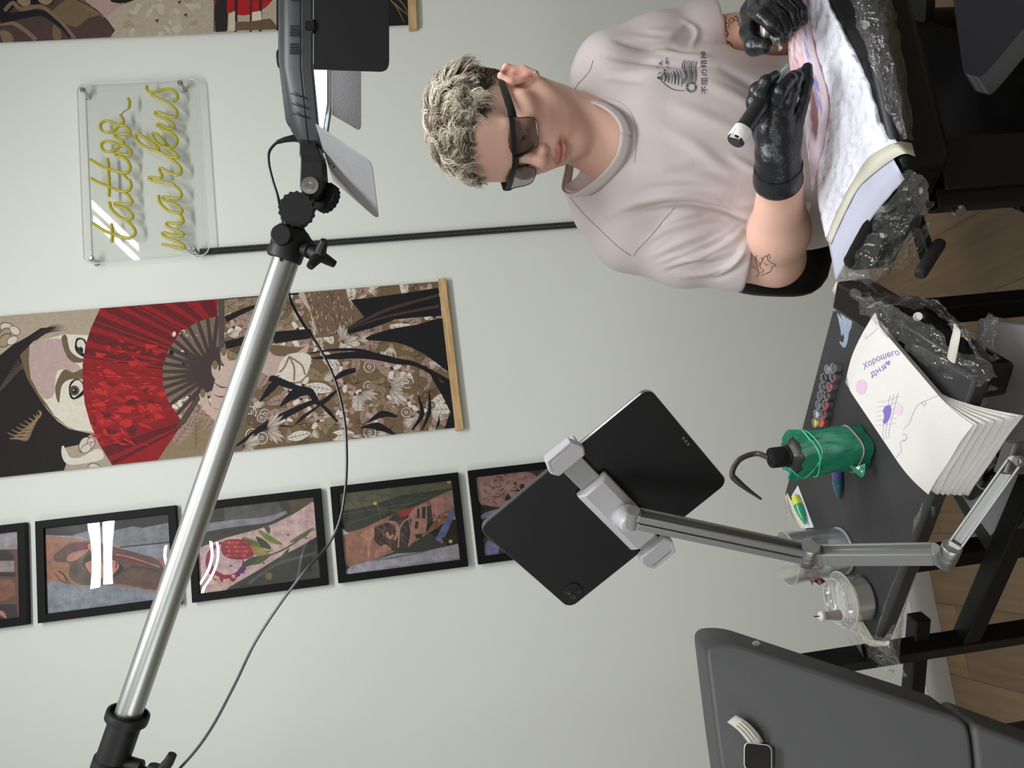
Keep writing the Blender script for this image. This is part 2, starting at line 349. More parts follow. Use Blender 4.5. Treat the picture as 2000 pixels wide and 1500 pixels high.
# black field with flowing edges at the lower right of the poster
pr.poly(B([(1020, 190), (1200, 170), (1500, 130), (1735, 90), (1760, 320), (1600, 330), (1380, 350), (1200, 420), (1000, 470), (900, 470), (1130, 330)]), BK)
pr.stroke(B([(860, 480), (1100, 370), (1350, 260), (1740, 150)]), (1, 5, 7, 5), (74, 58, 54))
pr.stroke(B([(1000, 430), (1300, 330), (1740, 240)]), (1, 4, 6), (80, 60, 56))
pr.curve(B([(1140, 510), (1300, 440), (1560, 390), (1800, 350), (1830, 600), (1830, 770), (1700, 690), (1580, 610), (1400, 540)]), BK)
pr.poly(B([(1650, 760), (1760, 860), (1840, 870), (1870, 1240), (1780, 1250), (1830, 1100), (1760, 960), (1700, 860)]), BK)
for q, wd in (([(680, 670), (900, 650), (1150, 640), (1400, 690), (1560, 720), (1840, 870)], (1, 12, 15, 12, 8, 10)), ([(620, 640), (850, 600), (1100, 600), (1300, 650)], (1, 5, 6, 1)), ([(360, 820), (480, 870), (600, 910), (700, 915)], (14, 14, 10, 2)),
              ([(440, 1060), (560, 960), (680, 935), (760, 1030), (860, 970), (950, 890)], (2, 20, 16, 10, 8, 1)), ([(60, 1400), (280, 1240), (480, 1130), (720, 1020), (780, 1040)], (2, 10, 13, 9, 1)),
              ([(280, 1020), (380, 900), (460, 830)], (3, 16, 6)), ([(1100, 1230), (1240, 1220), (1390, 1290)], (2, 16, 4)), ([(1150, 1190), (1280, 1120), (1400, 1140)], (2, 14, 4)), ([(1570, 960), (1600, 1120), (1520, 1250)], (2, 10, 3)),
              ([(1660, 930), (1660, 1100), (1600, 1250)], (2, 8, 3)), ([(0, 560), (300, 490), (700, 450)], (16, 14, 12)), ([(0, 350), (150, 280), (300, 220)], (12, 10, 4)), ([(0, 170), (250, 150), (600, 135)], (8, 8, 6)), ([(560, 1210), (640, 1140), (780, 1040)], (1, 7, 2)),
              ([(780, 1040), (850, 1110), (920, 1190)], (6, 8, 2)), ([(870, 850), (960, 790), (1060, 760)], (4, 12, 9)), ([(100, 1380), (350, 1230), (560, 1220)], (1, 5, 1)), ([(1740, 1130), (1735, 1190), (1710, 1260)], (1, 5, 2))):
    pr.stroke(B(q), wd, BK)
for cx, cy, a0, r in ((1330, 900, .1, 52), (330, 1240, -.1, 46), (140, 1380, .2, 44), (560, 700, .6, 40), (1090, 940, .9, 42), (950, 540, -.9, 40)):
    c0 = B([(cx, cy)])[0]
    for i in range(11):
        a = a0-1.0+i*.22; rr = r*(.8+.2*math.sin(i))
        q = [c0, (c0[0]+rr*.7*math.cos(a-.09), c0[1]+rr*.7*math.sin(a-.09)), (c0[0]+rr*math.cos(a), c0[1]+rr*math.sin(a)), (c0[0]+rr*.7*math.cos(a+.09), c0[1]+rr*.7*math.sin(a+.09))]
        pr.poly(q, CR if i % 2 else (198, 186, 170))
        pr.stroke([q[0], q[2]], .7, DK)
# sleeve and forearm below the fan
pr.curve(B([(350, 560), (560, 570), (680, 550), (640, 640), (470, 690), (420, 790), (330, 800), (200, 700)]), (196, 172, 162))
pr.curve(B([(360, 560), (600, 575), (660, 560), (540, 640), (400, 640)]), (118, 98, 74))
pr.curve(B([(430, 790), (500, 640), (690, 640), (660, 800), (560, 860)]), CR)
for q in ([(520, 650), (480, 740), (440, 780)], [(520, 650), (560, 740), (560, 850)], [(520, 650), (620, 720), (650, 800)]): pr.stroke(B(q), 3.5, (150, 118, 106))
# hair, face
HR = (36, 31, 31)
pr.poly(A([(-300, 700), (0, 640), (100, 560), (240, 480), (330, 420), (460, 410), (300, 500), (240, 560), (190, 640), (180, 720), (230, 830), (300, 960), (380, 1080), (470, 1180), (560, 1240), (740, 1280), (640, 1370), (540, 1390), (500, 1430), (540, 1520), (480, 1700), (-300, 1760)]), HR)
for i in range(26):
    t = i/25; pr.stroke(A([(-60+200*t, 1000-330*t), (120+60*t, 800-60*t), (180+40*t, 700+60*t)]), (1, 2.6, .6), (96, 80, 66) if i % 2 else (60, 50, 45), 4)
for i in range(16):
    t = i/15; pr.stroke(A([(60+260*t, 1270-180*t+60*(i % 2)), (200+130*t, 1330-220*t), (250+60*t, 1290-200*t)]), (2, 6, 1), (150, 124, 98) if i % 2 else (124, 100, 80), 4)
for i in range(9): pr.stroke(A([(240+i*6, 520), (380, 420+i*5), (520+rk.uniform(-40, 40), 385+i*7)]), (2, 1.6, .3), (48, 42, 40), 4)
pr.poly(A([(240, 560), (330, 520), (530, 470), (760, 480), (700, 650), (690, 900), (720, 1100), (780, 1290), (740, 1262), (620, 1250), (520, 1200), (440, 1130), (380, 1030), (320, 960), (260, 850), (235, 720), (235, 640)]), (226, 219, 201))
pr.curve(A([(240, 565), (500, 508), (560, 650), (660, 745), (600, 775), (480, 760), (450, 850), (440, 960), (370, 1000), (300, 930), (250, 820)]), (192, 166, 160), 4)
pr.poly(A([(160, 640), (240, 560), (235, 700), (250, 830), (320, 960), (440, 1130), (540, 1210), (450, 1150), (330, 1010), (220, 830)]), (112, 94, 70))
pr.curve(A([(500, 500), (540, 480), (570, 600), (640, 660), (700, 670), (660, 700), (580, 690), (530, 620)]), (112, 97, 72), 4)
pr.curve(A([(450, 950), (460, 860), (520, 760), (600, 780), (680, 750), (690, 830), (560, 840), (500, 900), (480, 1030)]), (112, 97, 72), 4)
pr.curve(A([(620, 510), (660, 500), (700, 530), (700, 650), (650, 640), (610, 590)]), BK, 4); pr.curve(A([(635, 520), (670, 515), (695, 560), (690, 630), (650, 590), (625, 560)]), CR, 4)
pr.blob(*A([(655, 600)])[0], 5.5, 7, (70, 58, 48)); pr.blob(*A([(660, 600)])[0], 2.6, 3.2, BK)
pr.curve(A([(560, 900), (590, 845), (650, 840), (690, 900), (680, 960), (610, 1000), (570, 980)]), BK, 4); pr.curve(A([(575, 895), (610, 850), (650, 850), (680, 910), (640, 960), (600, 985), (578, 950)]), CR, 4)
pr.blob(*A([(605, 928)])[0], 10, 10, (92, 78, 68)); pr.blob(*A([(605, 930)])[0], 5.5, 5.5, BK); pr.blob(*A([(598, 925)])[0], 1.6, 1.6, CR)
pr.curve(A([(500, 1400), (520, 1380), (570, 1470), (660, 1470), (800, 1400), (840, 1480), (700, 1520), (560, 1530), (510, 1480)]), CR, 4)
for cx, cy, r in ((690, 1370, 17), (740, 1355, 12), (700, 1400, 12), (770, 1560, 14), (60, 420, 16), (40, 470, 15), (120, 440, 12), (40, 520, 16), (100, 520, 12)):
    c0 = A([(cx, cy)])[0]; pr.blob(*c0, r, r*.7, DK, cx); pr.blob(*c0, r*.9, r*.6, (214, 205, 190) if cx > 50 else (170, 150, 124), cx)
# fan
RD, RDK, RLT = (150, 34, 37), (104, 33, 38), (196, 48, 44)
outer = [(815, 258), (740, 420), (695, 560), (672, 720), (672, 880), (690, 1040), (735, 1200), (800, 1350), (890, 1500), (930, 1560)]
inner = [(1770, 322), (1600, 370), (1450, 480), (1370, 600), (1325, 740), (1325, 880), (1370, 1020), (1490, 1190), (1280, 1500), (1240, 1570)]
pr.poly(A(outer+inner[::-1]+[(1770, 183)]), RD)
pv = np.array((1800., 760.))
def fan_pt(a, r): return (pv[0]+r*math.cos(a), pv[1]+r*math.sin(a))
def lerp_arc(t, pl): i = min(int(t*(len(pl)-1)), len(pl)-2); f = t*(len(pl)-1)-i; return (pl[i][0]*(1-f)+pl[i+1][0]*f, pl[i][1]*(1-f)+pl[i+1][1]*f)
oa = [(1740, 180), (1480, 195), (1240, 215), (1030, 235)]+outer; ia = inner[:8]+[(1440, 1260)]
for i in range(15):
    t0, t1 = i/15, (i+.62)/15; q = [lerp_arc(t0, oa), lerp_arc(t1, oa), lerp_arc(min(t1*1.02, 1), ia), lerp_arc(t0, ia)]
    pr.poly(A(q), RDK if (i < 8 or i > 12) else (142, 34, 38))
for i in range(60):
    a, r = rk.uniform(2.55, 3.6), rk.uniform(520, 1050); x, y = fan_pt(a, r)
    x, y = rk.uniform(720, 1290), rk.uniform(520, 1330)
    pr.curve(A([(x, y), (x+rk.uniform(20, 70), y+rk.uniform(-30, 10)), (x+rk.uniform(60, 120), y+rk.uniform(0, 40)), (x+rk.uniform(10, 50), y+rk.uniform(15, 50))]), (RLT, (172, 40, 40), RDK, RLT)[i % 4], 3)
for i in range(110):
    x, y = rk.uniform(710, 1260), rk.uniform(500, 1360); a = rk.uniform(-.5, .9); l = rk.uniform(30, 95); b = rk.uniform(-40, 40)
    pr.stroke(A([(x, y), (x+l*.5*math.cos(a)-b*.3*math.sin(a), y+l*.5*math.sin(a)+b*.5), (x+l*math.cos(a), y+l*math.sin(a))]), (.6, rk.uniform(1.5, 5), .5), (RLT, (118, 28, 32), (176, 42, 42), (214, 58, 50))[i % 4], 3)
for i in range(14): pr.stroke(A([lerp_arc(i/14, oa), lerp_arc(i/14, ia)]), 1.5, (168, 48, 48) if i % 2 else (120, 30, 34))
# sticks
pr.poly(A(inner[:7]+[(1560, 960), (1800, 700), (1800, 330)]), (124, 108, 92))
for i in range(26):
    x, y = rk.uniform(1380, 1700), rk.uniform(420, 1100)
    if (x-1330)**2 > 0: pr.blob(*A([(x, y)])[0], rk.uniform(3, 8), rk.uniform(2, 5), rk.choice((BK, CR, BR_, MV)), rk.uniform(0, 3))
for i in range(18):
    a = lerp_arc(i/17, inner[:8]+[(1480, 1200)]); pr.stroke(A([a, (1720+20*math.sin(i), 740+i*4)]), (7, 9), (74, 60, 57))
pr.poly(A([(1640, 640), (1790, 560), (1800, 900), (1640, 960), (1580, 800)]), (72, 58, 56))
pr.poly(A([(1772, 180), (1826, 176), (1826, 640), (1784, 640)]), (88, 74, 70))
pr.stroke(A([(1450, 1230), (1560, 1060), (1640, 960)]), 9, (88, 72, 66))
SKA, SKB = (206, 180, 168), (128, 110, 84)
for q, wd in (([(1820, 610), (1830, 680), (1900, 760)], 13), ([(1750, 720), (1760, 800), (1850, 900)], 14), ([(1650, 950), (1680, 1060), (1780, 1160)], 15)): pr.stroke(A(q), wd, SKA); pr.blob(*A([q[0]])[0], 5.5, 9, SKB)
pr.curve(A([(1790, 760), (1900, 680), (2020, 720), (2020, 1080), (1840, 1180), (1720, 1050), (1740, 880)]), SKA)
for q in ([(1740, 860), (1800, 900), (1880, 900)], [(1740, 960), (1800, 980), (1880, 960)], [(1740, 1070), (1800, 1090)]): pr.stroke(A(q), (1, 3, 1), (96, 76, 62))
root = thing('fan_poster', PW(880, 690, WY-.01), 'tall hanging poster of a dark-haired woman behind a red fan', 'poster', 'hanging posters with wooden rods')
pr.build('print', print_m, root)
sheet = MB(); q4 = [PW(x, y, Yp+.0005) for x, y in QA]; sheet.prism(q4, (0, .0012, 0)); sheet.build('paper_sheet', mat('paper_back', srgb(200, 196, 188), .8), root, smooth=False)
def rod(parent, pts, Y, th=.012):
    m = MB(); q = [PW(x, y, Y) for x, y in pts]; m.prism(q, (0, th, 0)); return m.build('hanging_rod', wood_m, parent, bevel=.0015)
rod(root, [(855.5, 545), (871, 542.5), (906, 838.5), (890, 841)], WY-.019, .018)
rod(root, [(-76, 625), (-60, 624), (-60, 938), (-76, 939)], WY-.019, .018)
# ---- second poster, mostly outside the frame
QB = [(-60, 86), (800, 49), (785, -420), (-60, -420)]
pr = Print(QB, Yp)
C_ = lambda pts: z4(pts, 3.3333, 0, 0)
Dz = lambda pts: z4(pts, 7.1429, 0, 0)
pr.poly([(-70, 100), (900, 60), (900, -430), (-70, -430)], (184, 170, 150))
pr.poly(Dz([(-400, 700), (-400, -900), (1200, -900), (1880, 0), (1690, 70), (1470, 250), (1600, 430), (1540, 520), (0, 600)]), (82, 64, 62))
pr.poly(Dz([(0, 300), (0, -300), (800, -300), (740, 60), (600, 90), (420, 60), (200, 100)]), (28, 27, 30))
pr.curve(Dz([(720, 180), (860, 40), (1060, -60), (1380, 180), (1220, 260), (1080, 370), (940, 340), (840, 250)]), (118, 102, 76))
pr.curve(Dz([(240, 20), (330, 90), (420, 60), (400, -60), (280, -60)]), (150, 130, 104)); pr.curve(Dz([(540, 20), (640, 70), (730, 20), (700, -60), (560, -60)]), (150, 130, 104))
pr.poly(Dz([(1120, -60), (1460, 260), (1700, 60), (1900, -60)]), (182, 152, 146)); pr.poly(Dz([(1450, -100), (1560, 30), (1680, 50), (1880, 0), (1900, -100)]), (30, 30, 28))
pr.stroke(Dz([(0, 330), (200, 330), (420, 480), (500, 560)]), 8, (132, 112, 84)); pr.stroke(Dz([(60, 150), (180, 40), (300, 130), (560, 90), (760, 220), (880, 340), (1040, 540)]), 8, (128, 108, 84))
pr.stroke(Dz([(0, 260), (200, 230), (560, 180), (740, 280), (860, 380), (980, 520)]), (20, 16, 12, 8, 6, 4), (30, 30, 36))
pr.curve(Dz([(0, 440), (120, 440), (190, 560), (60, 600)]), (132, 112, 84)); pr.curve(Dz([(740, 350), (840, 430), (850, 540), (750, 550)]), (120, 102, 74))
pr.stroke(Dz([(1040, -20), (1300, 110), (1470, 260), (1600, 430)]), 2, (52, 36, 40)); pr.stroke(Dz([(1180, 100), (1480, 250)]), 1.4, (150, 120, 110))
for i in range(30): pr.blob(rk.uniform(225, 400), rk.uniform(-40, 70), rk.uniform(3, 12), rk.uniform(3, 8), rk.choice(((200, 188, 168), (170, 154, 132), (190, 178, 160))), rk.uniform(0, 3), 9, .3)
for x, y in ((306, 40), (362, 29), (350, 4)): pr.poly([(x-4, y), (x, y-2), (x+5, y-3), (x+2, y+1), (x+3, y+6), (x, y+2)], (52, 42, 46))
pr.poly(C_([(1390, -200), (1500, -200), (1480, 200), (1400, 205)]), (46, 42, 46)); pr.blob(474, -42, 72, 72, (176, 34, 38), 0, 40)
for a, b, c in ((1410, 1480, (44, 40, 44)), (1530, 1550, (50, 40, 44)), (1630, 1645, (70, 50, 50)), (1690, 1710, (60, 46, 48)), (1395, 1402, (90, 70, 66))): pr.poly(C_([(a, -200), (b, -200), (b-5, 205), (a-5, 208)]), c)
pr.poly(C_([(1640, 80), (1700, 70), (1705, 155), (1640, 165)]), (220, 212, 198)); pr.poly(C_([(1500, 140), (1630, 140), (1760, 120), (1820, 190), (1500, 200)]), (108, 88, 66)); pr.poly(C_([(1490, 90), (1530, 70), (1530, 200), (1490, 200)]), (206, 196, 178))
pr.poly([(540, 60), (540, -420), (800, -420), (800, 55)], (32, 31, 34))
for q in ([(763, 0), (775, 15), (790, 45)], [(768, 5), (785, 20), (797, 30)], [(780, 0), (790, 12), (796, 26)]): pr.stroke(q, (3, 2, 1), (140, 112, 76))
root = thing('samurai_poster', PW(800, -150, WY-.01), 'hanging poster with red sun and brown robes, mostly cut off behind the lamp panel', 'poster', 'hanging posters with wooden rods')
pr.build('print', print_m, root)
sheet = MB(); sheet.prism([PW(x, y, Yp+.0005) for x, y in QB], (0, .0012, 0)); sheet.build('paper_sheet', MATS['paper_back'], root, smooth=False)
rod(root, [(798, 55.5), (815, 53.5), (800, -425), (783, -425)], WY-.019, .018)
rod(root, [(-76, 88), (-60, 86), (-60, -422), (-76, -422)], WY-.019, .018)
# ---- framed tattoo photographs
FRW, FRH, BD = .246, .334, .0195
def frame(tl, tr, label, paint, below=False):
    Yf = WY-.020
    a = PW(*tl, Yf); b = PW(*tr, Yf); cx = (a[0]+b[0])/2; zt = (a[2]+b[2])/2
    if below: zt += FRH
    x0, x1, z1, z0 = cx-FRW/2, cx+FRW/2, zt, zt-FRH
    root = thing('picture_frame', (cx, WY-.01, z0), label, 'picture', 'black framed tattoo photos on the wall')
    m = MB(); o_ = [(x0, z0), (x1, z0), (x1, z1), (x0, z1)]; i_ = [(x0+BD, z0+BD), (x1-BD, z0+BD), (x1-BD, z1-BD), (x0+BD, z1-BD)]
    vs = [(x, Yf, z) for x, z in o_]+[(x, Yf, z) for x, z in i_]+[(x, WY-.0006, z) for x, z in o_]+[(x, Yf+.009, z) for x, z in i_]
    fs = []
    for k in range(4):
        j = (k+1) % 4; fs += [(k, j, 4+j, 4+k), (k, 8+k, 8+j, j), (4+k, 4+j, 12+j, 12+k)]
    fs += [(8, 9, 10, 11), (12, 13, 14, 15)]
    m.add(vs, fs); m.build('moulding', black_frame_m, root, smooth=False, bevel=.001)
    Yq = Yf+.0086; quad = [px((x, Yq, z)) for x, z in i_]
    p = Print(quad, Yq); paint(p); p.build('photograph', photo_m, root)
    g = MB(); e = .0008; NX = 14
    G = [[(x0+BD+e+(FRW-2*BD-2*e)*i/NX, Yf+.005-.0022*math.sin(math.pi*i/NX)*math.sin(math.pi*j/NX), z0+BD+e+(FRH-2*BD-2*e)*j/NX) for i in range(NX+1)] for j in range(NX+1)]
    g.grid(G); g.build('glass_pane', glass_m, root)
F6 = lambda pts: z4(pts, 4, 0, 900)
F7 = lambda pts: z4(pts, 4, 380, 850)
F3 = lambda pts: z4(pts, 6.25, 640, 900)
F4 = lambda pts: z4(pts, 6.25, 900, 880)
def bg(p, c): p.poly([(-400, 800), (1400, 800), (1400, 1300), (-400, 1300)], c)
def photo0(p):
    bg(p, (112, 72, 58)); p.poly(F6([(-600, 500), (140, 500), (140, 690), (-600, 700)]), (168, 160, 166)); p.poly(F6([(-600, 690), (60, 700), (110, 740), (110, 800), (-600, 790)]), (44, 36, 34))
    p.poly(F6([(-600, 790), (110, 780), (110, 880), (-600, 880)]), (158, 146, 142)); p.poly(F6([(-600, 870), (120, 870), (120, 905), (-600, 905)]), (40, 32, 30))
    p.poly(F6([(-600, 1130), (130, 1120), (140, 1260), (-600, 1260)]), (48, 40, 38)); p.curve(F6([(-20, 1170), (30, 1180), (50, 1230), (10, 1210)]), (188, 130, 112)); p.curve(F6([(-40, 960), (90, 930), (110, 1050), (0, 1090)]), (140, 90, 70))
def photo1(p):
    bg(p, (146, 151, 162)); p.poly(F6([(335, 480), (335, 580), (560, 585), (790, 515), (870, 550), (1040, 510), (1110, 525), (1330, 480), (1330, 380)]), (42, 42, 46))
    p.poly(F6([(560, 585), (790, 515), (870, 550), (1040, 510), (1110, 525), (1330, 480), (1330, 640), (940, 675), (700, 610)]), (138, 139, 142)); p.stroke(F6([(940, 675), (1330, 635)]), 3, (60, 58, 60))
    p.curve(F6([(335, 612), (500, 600), (700, 622), (900, 668), (1100, 735), (1330, 800), (1330, 1060), (1150, 1012), (900, 978), (600, 970), (450, 945), (335, 915)]), (168, 118, 94), 3)
    p.curve(F6([(420, 740), (480, 690), (560, 640), (760, 640), (950, 690), (1250, 790), (1250, 1000), (1000, 970), (840, 960), (640, 970), (540, 900), (540, 800), (440, 790)]), (104, 80, 68), 4)
    p.curve(F6([(520, 760), (560, 720), (640, 700), (700, 690), (620, 760), (540, 790)]), (196, 138, 116), 4)
    p.poly(F6([(580, 635), (720, 650), (880, 715), (1180, 790), (1150, 815), (870, 750), (720, 700), (590, 680)]), (128, 44, 48)); p.curve(F6([(690, 650), (770, 670), (770, 730), (700, 700)]), (196, 140, 118), 4)
    p.curve(F6([(640, 790), (700, 730), (800, 735), (890, 765), (960, 830), (940, 880), (840, 940), (760, 940), (690, 870)]), (40, 36, 36), 4)
    p.curve(F6([(670, 800), (780, 762), (890, 775), (930, 820), (890, 880), (810, 915), (735, 905), (690, 860)]), (204, 138, 118), 4)
    p.stroke(F6([(790, 770), (812, 800), (806, 815)]), 3, (70, 50, 46)); p.stroke(F6([(812, 870), (826, 885), (815, 905)]), 3, (70, 50, 46)); p.stroke(F6([(800, 830), (860, 830), (868, 812)]), (1, 2, 1.4), (140, 84, 70)); p.stroke(F6([(905, 790), (912, 815), (900, 840)]), 3, (100, 44, 44))
    p.stroke(F6([(560, 850), (620, 850), (650, 900), (720, 950), (820, 950), (870, 900)]), (3, 9, 9, 9, 7, 3), (96, 76, 70)); p.blob(*F6([(590, 850)])[0], 12, 14, (88, 68, 60), 0, 12, .3)
    p.stroke(F6([(430, 880), (470, 930), (520, 955), (500, 895), (450, 860), (500, 890), (545, 960)]), 1.6, (76, 56, 50)); p.stroke(F6([(900, 730), (1040, 760), (1250, 830)]), 2, (196, 150, 130)); p.stroke(F6([(960, 860), (1060, 830), (1240, 860)]), 4, (84, 62, 56))
def photo2(p):
    bg(p, (66, 65, 56)); p.poly(F7([(230, 560), (640, 500), (700, 610), (240, 690)]), (96, 96, 88)); p.stroke(F7([(-120, 780), (60, 730), (300, 690), (560, 660), (720, 600)]), (16, 16, 14, 12, 6), (146, 144, 152))
    p.poly(F7([(720, 500), (930, 480), (930, 545), (760, 600)]), (92, 74, 54))
    p.curve(F7([(-160, 930), (20, 885), (250, 800), (560, 715), (780, 612), (960, 520), (970, 780), (700, 930), (480, 1065), (260, 1195), (200, 1260), (-160, 1280)]), (212, 182, 178), 3)
    p.blob(*F7([(235, 990)])[0], 38, 40, (110, 40, 88)); p.blob(*F7([(235, 985)])[0], 37, 38, (150, 38, 76)); p.blob(*F7([(255, 965)])[0], 31, 32, (208, 178, 178))
    for i in range(26):
        a = .1+i*.09; x, y = 235+150*math.cos(a), 985+150*math.sin(a); p.blob(*F7([(x+rk.uniform(-18, 18), y+rk.uniform(-18, 18))])[0], 4, 3.4, ((96, 42, 124) if i < 9 else (206, 178, 140) if i % 3 else (160, 36, 70)), i, 7)
    p.poly(F7([(330, 1190), (480, 1065), (700, 940), (960, 790), (960, 1260), (200, 1260)]), (58, 58, 52)); p.stroke(F7([(420, 1160), (640, 1010), (940, 920)]), 6, (92, 90, 84)); p.blob(*F7([(580, 1100)])[0], 7, 7, (140, 112, 66)); p.blob(*F7([(860, 1100)])[0], 14, 8, (74, 76, 62))
    p.stroke(F7([(380, 1030), (560, 950), (720, 880), (940, 730)]), (5, 3, 3, 2), (86, 84, 48))
    for q, c in (([(370, 800), (480, 830), (560, 900), (620, 890), (520, 940), (420, 900)], (112, 130, 62)), ([(500, 740), (600, 790), (690, 855), (600, 840), (540, 800)], (120, 136, 56)), ([(480, 790), (560, 830), (600, 890), (520, 870)], (62, 78, 52)), ([(540, 710), (590, 720), (580, 770)], (76, 84, 56)), ([(740, 840), (820, 780), (930, 720), (860, 800)], (104, 106, 56)), ([(400, 870), (520, 880), (580, 930), (480, 940)], (168, 150, 84)), ([(370, 1030), (430, 960), (560, 940), (480, 1000)], (70, 82, 56)), ([(650, 980), (740, 880), (700, 970)], (66, 78, 50)), ([(450, 1010), (520, 950), (600, 930), (520, 1000)], (84, 96, 60))): p.curve(F7(q), c, 4)
    p.curve(F7([(210, 850), (260, 815), (400, 820), (440, 880), (460, 940), (380, 970), (260, 960), (210, 910)]), (150, 48, 62), 4)
    for i in range(26): p.blob(*F7([(238+(i % 7)*33+(i//7 % 2)*16, 838+(i//7)*34)])[0], 4.4, 3.4, (196, 92, 92) if i % 2 else (176, 66, 78), .4, 7)
    for x, y in ((280, 1020), (540, 1000), (730, 780), (870, 805)): p.poly(F7([(x-18, y), (x-3, y-4), (x, y-18), (x+3, y-4), (x+18, y), (x+3, y+4), (x, y+18), (x-3, y+4)]), (110, 30, 60))
def photo3(p):
    bg(p, (50, 54, 40)); p.poly(F3([(100, 380), (1550, 200), (1550, 330), (900, 420), (480, 560), (130, 620)]), (98, 98, 74))
    for i in range(34): p.stroke(F3([(rk.uniform(140, 1100), rk.uniform(380, 800)), (rk.uniform(300, 1300), rk.uniform(330, 660))]), (1, rk.uniform(3, 9), 1), rk.choice(((70, 76, 58), (104, 104, 82), (40, 44, 36), (88, 92, 70))), 2)
    p.curve(F3([(170, 905), (430, 825), (720, 690), (1060, 560), (1240, 480), (1560, 350), (1570, 600), (1400, 770), (1250, 870), (1000, 1030), (800, 1115), (280, 1295), (190, 1100)]), (164, 116, 94), 3)
    p.poly(F3([(1250, 480), (1560, 350), (1560, 560), (1400, 640), (1280, 700)]), (190, 138, 132))
    p.poly(F3([(180, 1400), (280, 1290), (850, 1132), (1150, 1112), (1640, 1000), (1660, 1250)]), (186, 181, 193)); p.stroke(F3([(400, 1240), (800, 1180), (1250, 1100)]), (1, 5, 1), (128, 124, 140))
    p.curve(F3([(560, 830), (700, 760), (830, 650), (1010, 690), (1010, 960), (960, 1060), (850, 1110), (600, 1010)]), (58, 43, 38), 4)
    for i in range(26): p.stroke(F3([(rk.uniform(580, 980), rk.uniform(720, 1060)), (rk.uniform(580, 980), rk.uniform(720, 1060))]), (1, 3, 1), rk.choice(((150, 104, 84), (36, 30, 30), (120, 82, 66))), 2)
    p.curve(F3([(860, 640), (950, 590), (1050, 580), (1000, 650), (900, 690)]), (168, 52, 48), 4); p.stroke(F3([(720, 740), (830, 770), (860, 860), (810, 970)]), (4, 8, 8, 4), (204, 152, 132)); p.stroke(F3([(1000, 690), (890, 800), (860, 1060)]), 3, (196, 150, 134)); p.stroke(F3([(720, 870), (760, 940), (800, 900)]), 5, (198, 146, 124))
    p.curve(F3([(990, 700), (1060, 570), (1220, 520), (1240, 570), (1205, 700), (1220, 800), (1190, 870), (1100, 890), (1070, 960), (980, 1050), (1010, 880)]), (196, 142, 126), 4)
    for q in ([(1090, 590), (1125, 580), (1120, 700), (1090, 705)], [(1150, 565), (1200, 560), (1190, 710), (1150, 700)], [(1070, 740), (1110, 740), (1100, 830), (1060, 830)], [(1060, 900), (1160, 890), (1150, 950), (1080, 945)], [(1005, 700), (1020, 690), (1015, 780), (1000, 780)]): p.poly(F3(q), (44, 36, 36))
    p.poly(F3([(1210, 560), (1260, 540), (1290, 760), (1200, 880), (1215, 720)]), (58, 50, 46))
    for i in range(18): p.blob(*F3([(1290+rk.uniform(0, 160), 560+rk.uniform(0, 260))])[0], 3.6, 2.2, rk.choice(((208, 156, 144), (150, 100, 88), (120, 82, 72))), rk.uniform(0, 3), 7)
    p.curve(F3([(400, 900), (470, 850), (560, 815), (570, 920), (530, 960), (510, 1160), (490, 1160), (470, 980), (420, 1120), (400, 1110), (440, 960)]), (198, 142, 122), 4); p.curve(F3([(570, 1120), (640, 1060), (700, 1020), (780, 1080), (700, 1110), (620, 1120), (590, 1190)]), (192, 136, 116), 4)
    p.poly(F3([(1315, 960), (1510, 575), (1555, 650), (1400, 1010)]), (128, 131, 176)); p.poly(F3([(1390, 940), (1560, 900), (1600, 960), (1420, 1010)]), (74, 56, 30))
    p.blob(*F3([(580, 520)])[0], 3.4, 3.4, (222, 182, 62)); p.blob(*F3([(1480, 250)])[0], 4.4, 4.4, (226, 190, 40)); p.blob(*F3([(1500, 985)])[0], 3.6, 3.6, (240, 234, 225)); p.blob(*F3([(1550, 700)])[0], 3.6, 3.6, (210, 176, 110))
    p.poly(F3([(170, 820), (260, 890), (180, 905)]), (206, 204, 206))
def photo4(p):
    bg(p, (62, 58, 50)); p.curve(F4([(150, 360), (400, 300), (700, 255), (880, 280), (960, 420), (800, 560), (600, 665), (420, 690), (240, 650)]), (190, 146, 136), 4)
    for i in range(64):
        x, y = rk.uniform(280, 820), rk.uniform(310, 640); p.stroke(F4([(x, y), (x+rk.uniform(-40, 50), y+rk.uniform(-30, 30)), (x+rk.uniform(-50, 60), y+rk.uniform(-30, 40))]), (.4, 1.6, .4), (58, 44, 42), 3)
    p.poly(F4([(530, 600), (570, 520), (640, 600), (700, 540), (650, 640)]), (40, 32, 32)); p.blob(*F4([(750, 440)])[0], 5, 6, (44, 36, 36)); p.blob(*F4([(665, 402)])[0], 3, 3, (60, 40, 36))
    p.poly(F4([(210, 650), (420, 690), (340, 740), (230, 760)]), (52, 54, 48)); p.curve(F4([(240, 790), (380, 730), (560, 690), (900, 600), (900, 760), (480, 800), (260, 840)]), (150, 153, 188), 4)
    p.curve(F4([(250, 850), (420, 800), (900, 800), (900, 1000), (300, 900)]), (86, 62, 48), 4); p.poly(F4([(290, 1160), (340, 1090), (470, 1180), (450, 1290), (295, 1290)]), (148, 150, 200)); p.poly(F4([(300, 1030), (440, 1130), (700, 1130), (700, 980), (300, 920)]), (104, 78, 60))
frame((55.5, 1217.5), (47.5, 1022.5), 'topmost black framed photo, only its lower end in view', photo0, True)
frame((73.7, 1215.5), (67.5, 1020.5), 'black framed photo of a forearm tattooed with a face, above the flower photo', photo1)
frame((372.5, 1177.5), (366, 984), 'black framed photo of a forearm with pink flower and moon tattoo', photo2)
frame((660, 1138.7), (645, 952), 'black framed photo of an arm tattooed with a car, below the flower photo', photo3)
